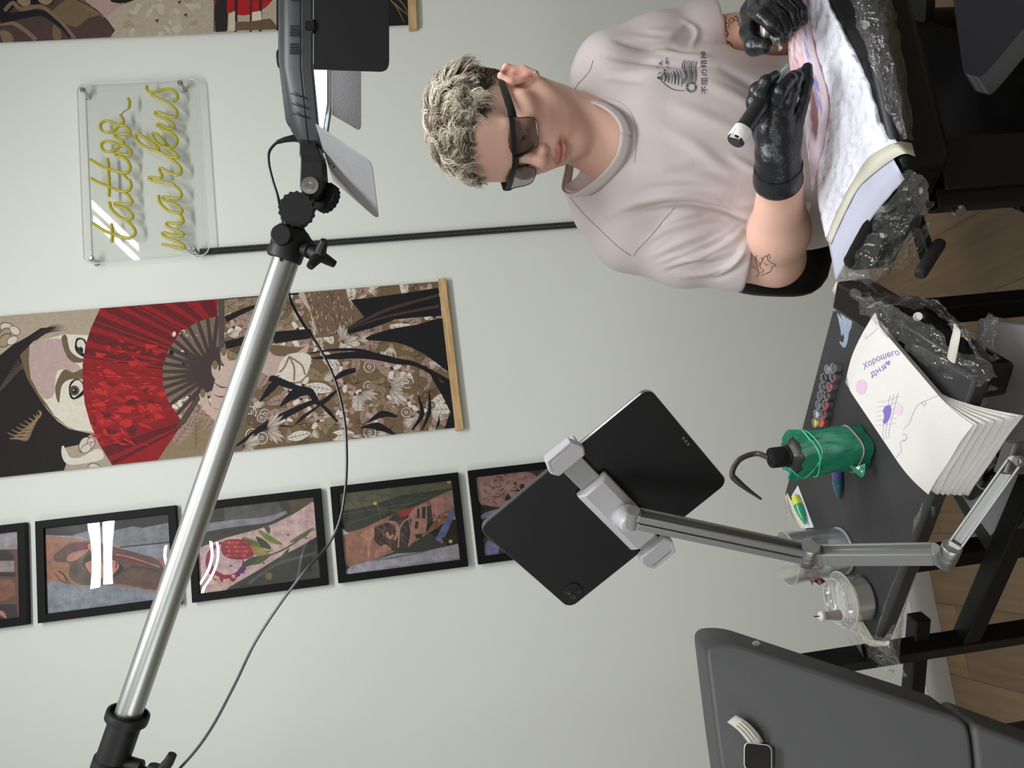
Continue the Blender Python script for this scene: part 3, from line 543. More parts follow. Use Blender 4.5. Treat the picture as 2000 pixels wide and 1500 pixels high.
frame((934.4, 1102), (913.4, 920), 'lowest black framed photo, script tattoo partly hidden behind the tablet', photo4)
# ---- acrylic sign with handwriting in thin tubing
Ys = WY-.034
acr = film_mat('acrylic', tint=(.985, .99, .985), base=.03, hz=.006, rough=.02, gloss=1)
edge_m = mat('acrylic_edge', srgb(226, 230, 226), .15, alpha=.55)
neon_m = mat('yellow_silicone', srgb(168, 158, 36), .4, spec=.4)
steel_m = mat('steel', srgb(190, 190, 186), .25, 1.0)
sx0, sx1 = .80*(Ys/2.2), 1.319*(Ys/2.2)
a1, a2 = PW(163, 517, Ys), PW(150, 165, Ys); b1, b2 = PW(410, 495, Ys), PW(384, 151.5, Ys)
sx0, sx1, sz1, sz0 = (a1[0]+b1[0])/2, (a2[0]+b2[0])/2, (a1[2]+a2[2])/2, (b1[2]+b2[2])/2
root = thing('handwritten_sign', ((sx0+sx1)/2, WY-.02, sz0), 'clear acrylic sign with yellow handwritten tubing on the wall', 'sign')
rr = .022; pl = []
for cx, cz, a0 in ((sx1-rr, sz1-rr, 0), (sx0+rr, sz1-rr, 90), (sx0+rr, sz0+rr, 180), (sx1-rr, sz0+rr, 270)):
    for k in range(7): a = math.radians(a0+k*15); pl.append((cx+rr*math.cos(a), Ys, cz+rr*math.sin(a)))
m = MB(); m.prism(pl, (0, .006, 0)); m.build('acrylic_panel', acr, root, angle=30)
m = MB(); m.tube([(x, Ys+.003, z) for x, y, z in pl], .0017, 6, closed=True); m.build('panel_edge', edge_m, root)
for p_ in ((162, 176), (352, 162), (378, 487), (178, 505)):
    c = PW(*p_, Ys-.006); m = MB(); m.lathe([(.0, -.006), (.0055, -.006), (.0075, -.0035), (.0075, .004), (.0062, .0055), (.0062, .037), (.0078, .0385), (.0078, .0398)], c, (0, 1, 0), 18); m.build('standoff', steel_m, root)
N1 = lambda pts: z4(pts, 7.1429, 140, 150)
N2 = lambda pts: z4(pts, 7.1429, 140, 320)
strokes = [
 N1([(1050, 125), (1045, 170), (1090, 215), (1180, 210), (1300, 175), (1400, 180), (1465, 240), (1470, 310), (1410, 345)]),
 N1([(1105, 250), (1200, 290), (1330, 355), (1430, 430), (1470, 500), (1450, 555), (1380, 560), (1280, 515), (1190, 490), (1165, 520), (1230, 560), (1340, 610), (1420, 670), (1415, 715), (1350, 725), (1270, 680), (1215, 655), (1200, 685), (1270, 730), (1400, 790), (1470, 870), (1450, 950), (1380, 990), (1290, 985), (1200, 930), (1140, 850), (1130, 800), (1180, 795), (1250, 860), (1310, 950)]),
 N1([(1310, 985), (1400, 1040), (1480, 1100), (1460, 1130), (1350, 1110), (1250, 1060), (1100, 1010), (960, 930), (895, 850), (900, 805), (960, 810), (1080, 890), (1190, 980), (1220, 1030)]),
 N1([(1340, 1120), (1450, 1190), (1520, 1270), (1525, 1340), (1470, 1375), (1390, 1350), (1290, 1290), (1235, 1275), (1225, 1310), (1255, 1370), (1240, 1410), (1160, 1405), (1090, 1400), (1085, 1425), (1150, 1460), (1260, 1470), (1380, 1490), (1430, 1505)])+N2([(1440, 310), (1500, 360), (1530, 430), (1500, 480), (1400, 480), (1290, 460), (1270, 490), (1330, 525), (1450, 570), (1530, 630), (1530, 680), (1470, 690)]),
 N2([(1215, 440), (1220, 510), (1270, 590), (1360, 660), (1440, 680), (1500, 700), (1550, 770), (1545, 820), (1470, 835), (1350, 820), (1320, 850), (1390, 900), (1500, 940), (1555, 985), (1520, 1005), (1400, 990), (1290, 960), (1265, 985), (1330, 1030), (1470, 1080), (1560, 1140), (1560, 1175), (1450, 1165), (1330, 1135), (1255, 1125)]),
 N1([(785, 295), (805, 350), (800, 440)]),
 N1([(680, 530), (715, 590), (715, 640), (670, 670), (560, 630), (480, 615), (410, 650), (400, 710), (440, 765), (520, 775), (600, 740), (660, 690), (740, 690), (800, 740), (810, 785), (740, 805), (640, 790), (600, 810), (630, 850), (710, 890), (720, 940), (680, 965), (590, 920), (490, 900), (420, 930), (420, 990), (470, 1040), (560, 1040), (640, 1000), (690, 965), (760, 975), (820, 1030), (820, 1080), (750, 1090), (650, 1060), (610, 1075), (640, 1110), (730, 1130), (800, 1210), (815, 1290), (770, 1340), (680, 1330), (560, 1300), (440, 1260), (340, 1200), (255, 1150)]),
 N1([(495, 1140), (510, 1220), (515, 1350)])+N2([(520, 200), (525, 330), (520, 460)]),
 N1([(710, 1350), (780, 1430)])+N2([(810, 230), (830, 310), (800, 370), (720, 385), (620, 360), (500, 310), (380, 260), (270, 200)]),
 N2([(740, 400), (800, 450), (840, 520), (820, 560), (720, 560), (620, 545), (600, 570), (660, 600), (770, 635), (840, 700), (850, 750), (800, 780), (720, 765), (620, 700), (550, 620), (525, 530)]),
 N2([(760, 785), (840, 860), (885, 940), (870, 1000), (800, 1030), (700, 1015), (580, 980), (460, 930), (360, 870), (290, 825)]),
 N2([(555, 830), (565, 950), (560, 1095)])]
for s_ in strokes:
    m = MB(); m.tube([PW(x, y, Ys-.0048) for x, y in spline(s_, 6)], .0040, 8); m.build('yellow_tube', neon_m, root)
wire_m = mat('dark_wire', srgb(110, 92, 96), .5)
for q in ([(798, 450), (740, 480), (690, 530)], [(815, 780), (850, 830)]):
    m = MB(); m.tube([PW(x, y, Ys-.002) for x, y in spline(N1(q), 5)], .0011, 6); m.build('wire', wire_m, root)
m = MB(); m.tube([PW(x, y, Ys-.002) for x, y in spline(N2([(1590, 1180), (1650, 1230), (1720, 1270)]), 5)], .0013, 6); m.build('wire', wire_m, root)
# ---- corrugated conduit running down the wall
c0, c1 = PW(391, 492.5, WY-.012), PW(1139, 437.5, WY-.012); c1 = c0+(c1-c0)*1.75
L_ = np.linalg.norm(c1-c0); N = int(L_/.0052); prof = []
for i in range(N): h = i*L_/N; prof += [(.0076, h), (.0098, h+.0012), (.0098, h+.0032), (.0076, h+.0044)]
m = MB(); m.lathe(prof, c0, nrm(c1-c0), 14); o = m.build('cable_conduit', mat('black_conduit', srgb(30, 30, 32), .45), angle=80)
tag(o, 'black corrugated cable conduit running down the wall below the sign', 'cable')
# ================================================================ studio lamp on its boom
blk = mat('black_plastic', srgb(19, 19, 20), .5, spec=.35, bump=(900, .1, .0006)); blk2 = mat('black_matte_metal', srgb(15, 15, 16), .6, spec=.3)
grey_pl = mat('charcoal_plastic', srgb(42, 44, 48), .45, bump=(1200, .12, .0005))
alu = mat('brushed_aluminium', srgb(196, 198, 198), .38, 1.0)
silver = mat('silver_paint', srgb(160, 161, 160), .5, .65)
def quat_rows(z, x): z = nrm(z); x = np.asarray(x, float); x = nrm(x-z*np.dot(x, z)); return x, np.cross(z, x), z
J = P(566, 486, 1.18); K = P(240, 1425, 1.18); ax = nrm(J-K)
E2 = K-ax*.85                                    # the boom runs on to a stand out of the picture
root = thing('lamp_boom_stand', (E2[0], E2[1], 0), 'long silver boom pole with black clamp, crossing the picture diagonally', 'lamp stand')
m = MB(); m.tube([K-ax*.05, J+ax*.012], .0192, 32); m.build('pole', mat('satin_aluminium', srgb(176, 178, 176), .36, .9), root)
m = MB(); m.lathe([(.0030, 0), (.0030, .0006), (0, .0006)], P(550, 507, 1.161), -FW, 10); m.build('rivet', blk2, root)
m = MB(); m.lathe([(.0225, -.30), (.0225, -.062), (.0262, -.060), (.0262, -.045), (.0235, -.043), (.0235, .012), (.0300, .014), (.0305, .020), (.0300, .026), (.0262, .027), (.0255, .018), (.0200, .016)], K, ax, 32); m.build('clamp_collar', blk, root)
side = nrm(np.cross(ax, FW)); side = side if side@RT < 0 else -side
q = K-ax*.045; kd = nrm(-UP*.95-RT*.22-FW*.1)
m = MB(); m.lathe([(.0105, .015), (.0105, .044), (.0085, .046), (.0032, .047), (.0032, .055), (.0100, .056), (.0115, .062), (.0115, .074), (.007, .076)], q, kd, 20)
x_, y_, z_ = quat_rows(kd, RT)
for s_ in (1, -1): m.tube([q+kd*.076+x_*s_*.005, q+kd*.083+x_*s_*.020, q+kd*.086+x_*s_*.031], (.0085, .0075, .0065), 10)
m.build('clamp_knob', blk, root)
m = MB(); m.lathe([(.026, 0), (.026, .62)], E2-ax*.05, ax, 28); m.build('lower_pole', alu, root)
m = MB(); m.tube([(E2[0], E2[1], .10), (E2[0], E2[1], E2[2]+.08)], .017, 20); m.build('upright', alu, root)
m = MB(); m.lathe([(.03, -.05), (.034, -.03), (.034, .03), (.03, .05)], (E2[0], E2[1], E2[2]), (0, 0, 1), 20); m.build('swivel', blk, root)
for k in range(3):
    a = 2.1*k+.5; m = MB(); m.tube([(E2[0], E2[1], .42), (E2[0]+.22*math.cos(a), E2[1]+.22*math.sin(a), .02), (E2[0]+.30*math.cos(a), E2[1]+.30*math.sin(a), .012)], .011, 10); m.build('leg', alu, root)
# clamp head at the upper end of the boom
m = MB(); c = P(566, 472, 1.18)
m.lathe([(.0235, -.028), (.0255, -.024), (.0255, .012), (.022, .020)], c, ax, 24)
m.lathe([(.0095, -.034), (.0145, -.034), (.0150, -.030), (.0150, .026)], P(561, 466, 1.18), FW, 24)
m.bar(P(578, 460, 1.18), P(600, 492, 1.18), .022, .03); m.build('clamp_head', blk, root, bevel=.0015)
m = MB(); c = P(598, 486, 1.17); kd = nrm(P(626, 500, 1.15)-c)
m.lathe([(.0115, 0), (.0115, .012), (.0085, .013), (.0085, .020), (.0100, .021), (.0095, .034), (.006, .036)], c, kd, 18)
x_, y_, z_ = quat_rows(kd, RT); c2 = c+kd*.034
for a in (.2, 2.3, 4.4): d_ = x_*math.cos(a)+y_*math.sin(a); m.tube([c2, c2+d_*.012+kd*.002, c2+d_*.024+kd*.007], (.0085, .0075, .0055), 10)
m.build('clamp_knob', blk, root)
# the LED panel
LX = RT; LY = nrm(FW+.075*UP); LY = nrm(LY-LX*(LY@LX)); LZ = np.cross(LX, LY); LO = P(603, 287, 1.19)
def LP(u, v, h): return LO+LX*u+LY*v+LZ*h
root = thing('led_panel_lamp', LP(.2, 0, -.02), 'lit LED panel lamp with black barn doors above the tattooing hands', 'lamp')
plan = [(0, -.032), (.078, -.09), (.31, -.09), (.385, -.032), (.385, .032), (.31, .09), (.078, .09), (0, .032)]
def shr(k, o=0): return [(.1925+(u-.1925)*k, v*k) for u, v in plan]
m = MB(); rings = []
for h, k in ((-.020, .985), (-.019, 1.0), (-.006, 1.0), (-.0055, .992), (-.0045, .992), (-.004, 1.0), (.012, .985), (.0195, .93), (.0195, .88), (.026, .87), (.028, .84)):
    rings.append([LP(u, v, h) for u, v in shr(k)])
m.grid(rings, closed=True); m.add(rings[-1], [tuple(range(8))]); m.add([LP(u, v, -.020) for u, v in shr(.985)]+[LP(u, v, -.020) for u, v in shr(.9)]+[LP(u, v, -.014) for u, v in shr(.9)], [(k, (k+1) % 8, 8+(k+1) % 8, 8+k) for k in range(8)]+[(8+k, 8+(k+1) % 8, 16+(k+1) % 8, 16+k) for k in range(8)]+[tuple(range(16, 24))])
m.build('housing', grey_pl, root, bevel=.0018, angle=50)
vent_m = mat('vent_dark', (.004, .004, .004), .7)
for u0 in (.098, .122, .170, .194):
    m = MB()
    for k in range(4):
        a = LP(u0+k*.0042, -.0915+.0006*k, -.0015); m.prism([a, a+LX*.0028, a+LX*.0028+LZ*.011+LY*.0012, a+LZ*.011+LY*.0012], -LY*.0006)
    m.build('vent', vent_m, root, smooth=False)
m = MB()
for k in range(3): m.bar(LP(.024+k*.011, -.0515-k*.0082, -.010), LP(.030+k*.011, -.0560-k*.0082, .012), .0012, .0012)
m.build('side_slots', vent_m, root, smooth=False)
m = MB(); m.lathe([(.012, 0), (.0125, .002), (.0125, .010), (.011, .011)], LP(.115, -.03, .027), LZ, 20); m.build('dimmer_knob', blk, root)
led_m = emit_mat('led_glow', (.93, .95, 1.0), 3.5)
m = MB(); pl = [LP(u, v, -.0141) for u, v in shr(.89)]; m.add(pl, [tuple(range(8))]); m.build('led_face', led_m, root, smooth=False)
lamp_l = bpy.data.lights.new('panel_light', 'AREA'); lamp_l.shape = 'RECTANGLE'; lamp_l.size = .29; lamp_l.size_y = .13; lamp_l.energy = 1.8; lamp_l.color = (.93, .95, 1); lamp_l.spread = math.radians(178)
lo = bpy.data.objects.new('panel_light', lamp_l); COL.objects.link(lo); Z_ = -LZ
lo.matrix_world = Matrix([[*np.array([LX, LY, LZ]).T[i], LP(.19, 0, -.0152)[i]] for i in range(3)]+[[0, 0, 0, 1]])
def door(name, q, rad, th, m_, n_in=None):
    """barn door: quad given as hinge-start, hinge-end, outer-end, outer-start, outer corners rounded"""
    h0, h1, o1, o0 = [np.asarray(p, float) for p in q]; pl = [h0, h1]
    for c, a, b in ((o1, h1, o0), (o0, o1, h0)):
        p0 = c+nrm(a-c)*rad; p1 = c+nrm(b-c)*rad
        for k in range(7): t = k/6; pl.append((1-t)**2*p0+2*t*(1-t)*c+t*t*p1)
    nn = nrm(np.cross(h1-h0, o0-h0)); mm = MB(); mm.prism(pl, nn*th); return mm.build(name, m_, root, smooth=False, bevel=.0003, bseg=1)
bd_m = mat('barn_door_metal', srgb(12, 12, 13), .65, spec=.25, bump=(1500, .25, .0006)); bd_lit = mat('barn_door_lit', srgb(140, 140, 142), .5, .1, bump=(300, .5, .0012))  # the paler one is black door metal with the lamp's light put into its colour
door('barn_door', (LP(.315, -.088, -.0215), LP(.079, -.088, -.0215), LP(.071, -.108, -.124), LP(.315, -.108, -.124)), .014, .0012, bd_m)
door('barn_door', (LP(.0765, .089, -.0215), LP(.312, .089, -.0215), LP(.32, .145, -.060), LP(.068, .145, -.060)), .012, .0012, bd_lit)
door('barn_door', (P(617, 241, 1.125), P(651, 352, 1.245), P(741, 430, 1.235), P(727, 316, 1.07)), .018, .0012, bd_lit)
m = MB()
for u0 in (.1365, .225):
    m = MB(); m.lathe([(.0028, -.009), (.0028, .009)], LP(u0, -.089, -.0205), LX, 10); m.box(LP(u0, -.0915, -.017), (.012, .002, .012), np.array([LX, LY, LZ]).T); m.build('hinge', blk2, root, smooth=False)
m = MB()
for k, (x_, y_) in enumerate(((634, 312), (645, 320), (652, 326))): m.lathe([(.0017, 0), (.0017, .0012)], P(x_, y_, 1.15-.004*k), -FW, 8)
m.build('hinge_rivet', blk2, root)
def cam_prism(mm, pts, d, th): mm.prism([P(x, y, d) for x, y in pts], FW*th)
m = MB(); cam_prism(m, [(585, 276), (616, 276), (626, 300), (629, 312), (633, 364), (624, 382), (606, 388), (590, 380), (585, 362), (587, 310), (584, 300)], 1.172, .032); m.build('yoke', blk, root, bevel=.002)
m = MB()
for k in range(7):
    x_ = 591+k*5; m.bar(P(x_, 303, 1.172), P(x_, 315, 1.172), .0012, .003)
m.build('yoke_teeth', vent_m, root, smooth=False)
m = MB(); m.lathe([(.0125, 0), (.0125, .003), (.0075, .0035), (.0075, .002), (.0062, .002), (.0062, .0055), (.0038, .0055), (.0036, .003), (0, .003)], P(606, 363, 1.172), -FW, 24); m.build('bolt', steel_m, root)
def cog(c, axd, r, th, n):
    mm = MB(); x_, y_, z_ = quat_rows(axd, RT); pl = []
    for k in range(n*4):
        a = 2*math.pi*k/(n*4); rr_ = r*(1.0 if k % 4 in (0, 1) else .935); pl.append(np.asarray(c)+(x_*math.cos(a)+y_*math.sin(a))*rr_)
    mm.prism(pl, z_*th); return mm
cog(P(578, 408, 1.155), FW, .0258, .012, 17).build('tilt_knob', blk2, root, bevel=.0008)
cog(P(632, 383, 1.19), nrm(RT*-.25+FW*.75+UP*-.5), .0225, .012, 17).build('tilt_knob', blk2, root, bevel=.0008)
m = MB(); m.tube([P(582, 405, 1.178), P(572, 442, 1.18), P(569, 462, 1.18)], (.019, .0165, .015), 18); m.build('spigot', blk, root)
m = MB(); cpts = spline([P(592, 273, 1.185), P(570, 270, 1.18), P(545, 276, 1.178), P(527, 294, 1.178), P(525, 318, 1.178), P(532, 350, 1.178), P(543, 385, 1.185), P(549, 415, 1.2), P(553, 448, 1.205), P(557, 500, 1.21), P(561, 545, 1.21), P(567, 585, 1.21), P(592, 632, 1.21), P(627, 685, 1.21), P(655, 745, 1.21), P(672, 815, 1.21), P(677, 880, 1.21), P(675, 950, 1.21), P(664, 1015, 1.21), P(640, 1065, 1.21), P(596, 1115, 1.2), P(548, 1178, 1.2), P(498, 1255, 1.2), P(457, 1340, 1.2), P(408, 1430, 1.2), P(352, 1500, 1.2), P(250, 1600, 1.2)], 6)
m.tube(cpts, .0021, 8); cab = m.build('power_cable', mat('black_cord', srgb(24, 23, 28), .35), None); tag(cab, 'thin black lamp cord hanging in a loop in front of the poster and framed photos', 'cable')
m = MB(); m.tube([P(596, 272, 1.186), P(572, 270, 1.18), P(556, 273, 1.179), P(541, 278, 1.178)], (.0052, .0050, .0040, .0028), 10); m.build('plug', blk, cab)
# ================================================================ tablet in its jointed holder
TA, TB, TC, TD = P(938, 1035, .9185), P(1264, 757, .8956), P(1428, 942, .975), P(1108, 1188, 1.008)
tx = nrm((TB-TA)+(TC-TD)); ty = (TD-TA)+(TC-TB); ty = nrm(ty-tx*(ty@tx)); tn = np.cross(tx, ty); tn = tn if tn@FW < 0 else -tn
tc = (TA+TB+TC+TD)/4; TW, TH = .2476, .1785
def TP_(u, v, h=0): return tc+tx*(u-TW/2)+ty*(v-TH/2)+tn*h
def rrect(x0, y0, x1, y1, r, n=6):
    out = []
    for cx, cy, a0 in ((x1-r, y1-r, 0), (x0+r, y1-r, 90), (x0+r, y0+r, 180), (x1-r, y0+r, 270)):
        for k in range(n+1): a = math.radians(a0+90*k/n); out.append((cx+r*math.cos(a), cy+r*math.sin(a)))
    return out
tab_m = mat('space_grey_metal', srgb(44, 44, 46), .42, .6); tab_edge = mat('tablet_edge', srgb(158, 158, 160), .3, 1.0)
root = thing('tablet', tc-tn*.006, 'dark grey tablet seen from behind, held tilted in a silver jointed holder', 'tablet')
def stack(fr, rings, mt, name, parent, **k):
    mm = MB(); G = [[fr(u, v, h) for u, v in r] for r, h in rings]; mm.grid(G, closed=True); n_ = len(G[0])
    mm.add(G[-1], [tuple(range(n_))]); mm.add(G[0], [tuple(range(n_-1, -1, -1))]); return mm.build(name, mt, parent, **k)
stack(TP_, [(rrect(.0002, .0002, TW-.0002, TH-.0002, .0118), -.0059), (rrect(0, 0, TW, TH, .012), -.0052), (rrect(0, 0, TW, TH, .012), -.0008)], tab_edge, 'edge_band', root)
stack(TP_, [(rrect(0.0002, .0002, TW-.0002, TH-.0002, .012), -.0008), (rrect(.0008, .0008, TW-.0008, TH-.0008, .0115), 0.0002)], tab_m, 'back_shell', root)
stack(TP_, [(rrect(.001, .001, TW-.001, TH-.001, .011), -.0066), (rrect(.001, .001, TW-.001, TH-.001, .011), -.0059)], mat('black_screen_glass', (.004, .004, .005), .05), 'screen', root)
stack(TP_, [(rrect(.0075, TH-.031, .031, TH-.0075, .0075), 0), (rrect(.0075, TH-.031, .031, TH-.0075, .0075), .0014), (rrect(.0083, TH-.0302, .0302, TH-.0083, .007), .0020)], tab_m, 'camera_bump', root)
lens_m = mat('lens_glass', (.006, .006, .008), .08, coat=1)
for u, v, r in ((.0145, TH-.0145, .0044), (.0245, TH-.0145, .0030), (.0145, TH-.0245, .0040)):
    m = MB(); m.lathe([(r, .0018), (r, .0026), (r*.8, .0026), (r*.7, .0022), (0, .0022)], TP_(u, v), tn, 18); m.build('camera_lens', lens_m, root)
dot_m = mat('pogo_metal', srgb(168, 168, 164), .3, 1.0)
for k in range(3):
    m = MB(); m.lathe([(.0019, .0001), (.0019, .0006), (0, .0006)], TP_(TW-.0072, .0835+k*.0056), tn, 12); m.build('contact_dot', dot_m, root)
m = MB(); m.prism([TP_(.1045+u, .0885+v, .0003) for u, v in ((0, 0), (.003, .0012), (.0052, .0040), (.0045, .0010), (.0020, -.0016))], tn*.0003); m.build('emblem', mat('emblem_black', (.004, .004, .004), .1), root, smooth=False)
# holder
root = thing('tablet_holder', (P(2020, 890, .85)[0], P(2020, 890, .85)[1], 0.0), 'silver jointed arm with white spring clamp carrying the tablet', 'holder')
wh = mat('pale_silver_plastic', srgb(190, 188, 192), .4); cu = .1285
def HB(u0, u1, v0, v1, h0, h1, mt, name, bv=.0015):
    mm = MB(); mm.prism([TP_(u0, v0, h0), TP_(u1, v0, h0), TP_(u1, v1, h0), TP_(u0, v1, h0)], tn*(h1-h0)); return mm.build(name, mt, root, bevel=bv)
HB(cu-.0135, cu+.0135, -.008, .186, .0012, .0062, silver, 'slide_bar')
m = MB(); m.prism([TP_(cu-.021, .046, .0014), TP_(cu+.021, .046, .0014), TP_(cu+.021, .046, .010), TP_(cu+.013, .046, .0165), TP_(cu-.013, .046, .0165), TP_(cu-.021, .046, .010)], ty*.112); m.build('clamp_body', wh, root, bevel=.002)
for v0, sg in ((-.004, 1), (TH+.004, -1)):
    m = MB(); pl = [(-.024, 0.0), (-.019, -.013*sg), (.019, -.013*sg), (.024, 0.0), (.019, .010*sg), (-.019, .010*sg)]
    m.prism([TP_(cu+u, v0+v, -.011) for u, v in [(-.022, -.006*sg), (.022, -.006*sg), (.022, -.001*sg), (-.022, -.001*sg)]], tn*.014)
    m.prism([TP_(cu+u, v0+v, .0020) for u, v in pl], tn*.012)
    m.build('clamp_jaw', wh, root, bevel=.0025)
    m = MB(); m.prism([TP_(cu-.017, v0-.0125*sg, -.001), TP_(cu+.017, v0-.0125*sg, -.001), TP_(cu+.017, v0-.0150*sg, -.001), TP_(cu-.017, v0-.0150*sg, -.001)], tn*.0024)
    m.prism([TP_(cu+u, v0-v*sg, .0145) for u, v in ((-.023, .002), (-.017, .017), (.017, .017), (.023, .002), (.019, .002), (.014, .0135), (-.014, .0135), (-.019, .002))], -tn*.011); m.build('jaw_loop', wh, root, bevel=.001)
cb = TP_(cu+.004, .104, .0165); A0 = P(1236, 1012, .905); d0 = nrm(A0-cb)
m = MB(); m.lathe([(.0168, 0), (.0168, .003), (.0145, .004), (.0125, .012), (.0125, .015), (.0108, .019), (.0068, .020)], cb, tn, 28); m.build('ball_socket', wh, root)
m = MB(); m.tube([cb+tn*.017, A0], (.0068, .0058), 16); m.build('ball_stem', silver, root)
def arm_bar(name, a, b, n1, w1, w2, groove=True, inset=.010):
    """slotted bar: n1 is the outward normal of the slotted face, w1 its width, w2 the bar depth"""
    a, b = np.asarray(a, float), np.asarray(b, float); z = nrm(b-a); n1 = nrm(n1-z*(n1@z)); s = np.cross(z, n1); L_ = np.linalg.norm(b-a); mm = MB()
    q = lambda t, u, h: a+z*t+s*u+n1*h
    g = w1*.33; dp = .0070
    sec = [(-w1/2, -w2/2), (w1/2, -w2/2), (w1/2, w2/2), (g, w2/2), (g, w2/2-dp), (-g, w2/2-dp), (-g, w2/2), (-w1/2, w2/2)]
    mm.prism([q(inset, u, h) for u, h in sec], z*(L_-2*inset))
    for t, sg in ((inset, -1), (L_-inset, 1)):
        pl = [(w1/2*math.cos(k*math.pi/10-math.pi/2), w1/2*math.sin(k*math.pi/10+math.pi/2)) for k in range(11)]
        mm.prism([q(t+sg*w1/2*math.sin(math.pi*k/10), w1/2*math.cos(math.pi*k/10), -w2/2) for k in range(11)], n1*w2)
    return mm.build(name, silver, root, bevel=.0007, bseg=2)
n1 = nrm(RT*.72-FW*.62+UP*.05); n2 = np.cross(n1, UP); n2 = nrm(n2)
J1 = P(1578, 1084, .945); J2 = P(1853, 1082, .885); J3 = P(1986, 895, .842)
s1 = nrm(-RT*.80-FW*.45)
arm_bar('upper_arm', A0+n1*.0075, J1+n1*.0075, n1, .0150, .0095, inset=.008); arm_bar('upper_arm', A0-n1*.0055, J1-n1*.0055, n1, .0150, .0095, inset=.008)
m = MB(); m.lathe([(.0072, -.013), (.0072, .013)], A0, n1, 20); m.build('joint', silver, root)
def joint(c, h0, h1, r=.0098):
    mm = MB(); mm.lathe([(r*.97, h0), (r, h0+.0008), (r, -.004), (r*.94, -.0036), (r*.94, -.0030), (r, -.0026), (r, .0040), (r*.94, .0044), (r*.94, .005), (r, .0054), (r, h1-.0008), (r*.96, h1), (0, h1)], c, n1, 28); mm.build('joint', alu, root)
joint(J1, -.0145, .0155); joint(J2, -.0165, .0135, .0105)
arm_bar('middle_arm', J1-UP*.012, J2+UP*.013, n1, .0175, .0190, inset=.004)
arm_bar('lower_arm', J2-UP*.0+nrm(J3-J2)*.012, J3, nrm(UP*.12-FW*.75+RT*.55), .0145, .016, inset=.004)
m = MB(); m.box(P(2002, 893, .850), (.036, .022, .044), np.array([nrm(RT*.8-UP*.3), FW, UP]).T); m.build('base_block', mat('dull_metal', srgb(92, 90, 88), .4, .6), root, bevel=.003)
m = MB(); m.lathe([(.006, 0), (.006, .003), (.003, .004), (.0026, .002), (0, .002)], P(1988, 900, .836), -FW, 16); m.build('base_screw', steel_m, root)
bx = P(2020, 890, .85); m = MB(); m.tube([(bx[0], bx[1], .02), (bx[0], bx[1], bx[2])], .012, 18); m.build('column', MATS['dull_metal'], root)
m = MB(); m.lathe([(.12, 0.0005), (.125, .006), (.12, .018), (.03, .026), (0, .026)], (bx[0], bx[1], 0), (0, 0, 1), 36); m.build('foot_plate', blk2, root)
# ================================================================ treatment couch and the watch on it
vin = mat('grey_vinyl', srgb(68, 68, 69), .5, spec=.4, bump=(420, .12, .0006))
p0, p1, p2 = P(1440, 1262, 1.0), P(1905, 1412, .86), P(1405, 1560, .95); cn = nrm(np.cross(p1-p0, p2-p0)); cn = cn if cn@FW < 0 else -cn
def CP(x, y, h=0): r = ray(x, y); t = ((p0-EYE)@cn)/(r@cn); return EYE+r*t+cn*h
root = thing('treatment_couch', (CP(2050, 1600)[0], CP(2050, 1600)[1], 0), 'grey padded treatment couch at the lower left with a raised back', 'couch')
th = FW*.07-RT*0.0
def round_corners(pts, rad, n=6):
    out = []; N = len(pts)
    for k in range(N):
        a, c, b = (np.array(pts[(k+q) % N], float) for q in (-1, 0, 1)); la, lb = np.linalg.norm(a-c), np.linalg.norm(b-c); r_ = min(rad, la*.45, lb*.45); p0_, p1_ = c+(a-c)/la*r_, c+(b-c)/lb*r_
        out += [tuple((1-t)**2*p0_+2*t*(1-t)*c+t*t*p1_) for t in [q/n for q in range(n+1)]]
    return out
def pad(name, pts, r=.0055):
    pts = round_corners(pts, 34); mm = MB(); mm.prism([CP(x, y) for x, y in pts], th); return mm.build(name, vin, root, bevel=r, bseg=5)
pad('back_cushion', [(1404, 1480), (1376, 1258), (1436, 1256), (1660, 1332), (1893, 1409), (1902, 1470), (1914, 1700), (1436, 1700)])
pad('seat_cushion', [(1897, 1411), (2120, 1495), (2200, 1560), (2200, 1700), (1918, 1700), (1906, 1470)])
c = CP(1455, 1262)+th*.55; m = MB(); m.lathe([(.0062, 0), (.0060, .0015), (.004, .0035), (0, .004)], CP(1492, 1277)+FW*.030+RT*.0012, nrm(RT*.95+UP*.3), 16); m.build('screw', steel_m, root)
fr_ = MB(); b0, b1 = CP(1700, 1560)+th*1.3, CP(2100, 1560)+th*1.2
fr_.bar(b0, b1, .05, .05); fr_.bar(b1, (b1[0], b1[1], .06), .06, .06); fr_.box((b1[0], b1[1], .03), (.45, .4, .055)); fr_.bar(b1+np.array([0, 0, .06]), CP(2180, 1620)+th*.9, .05, .05); fr_.build('base_frame', blk2, root, bevel=.004)
root = thing('smartwatch', CP(1484, 1479), 'small black-faced smartwatch with pale striped strap on the couch back', 'watch')
wx, wy_ = nrm(CP(1484, 1440)-CP(1484, 1500)), nrm(CP(1440, 1479)-CP(1500, 1479)); wy_ = nrm(wy_-wx*(wx@wy_)); wc = CP(1482, 1477)
def WP(u, v, h): return wc+wx*u+wy_*v+cn*h
case_m = mat('pale_case', srgb(196, 192, 184), .3, .6)
stack(WP, [(rrect(-.0155, -.0165, .0135, .0145, .006), .001), (rrect(-.0160, -.017, .014, .015, .006), .004), (rrect(-.0160, -.017, .014, .015, .006), .009), (rrect(-.0155, -.0165, .0135, .0145, .006), .0105)], case_m, 'case', root)
stack(WP, [(rrect(-.0150, -.016, .013, .0140, .0058), .0105), (rrect(-.0142, -.0152, .0122, .0132, .005), .0122)], mat('watch_glass', (.004, .004, .005), .08, coat=1), 'screen', root)
strap_m = mat('pale_strap', srgb(188, 187, 174), .6)
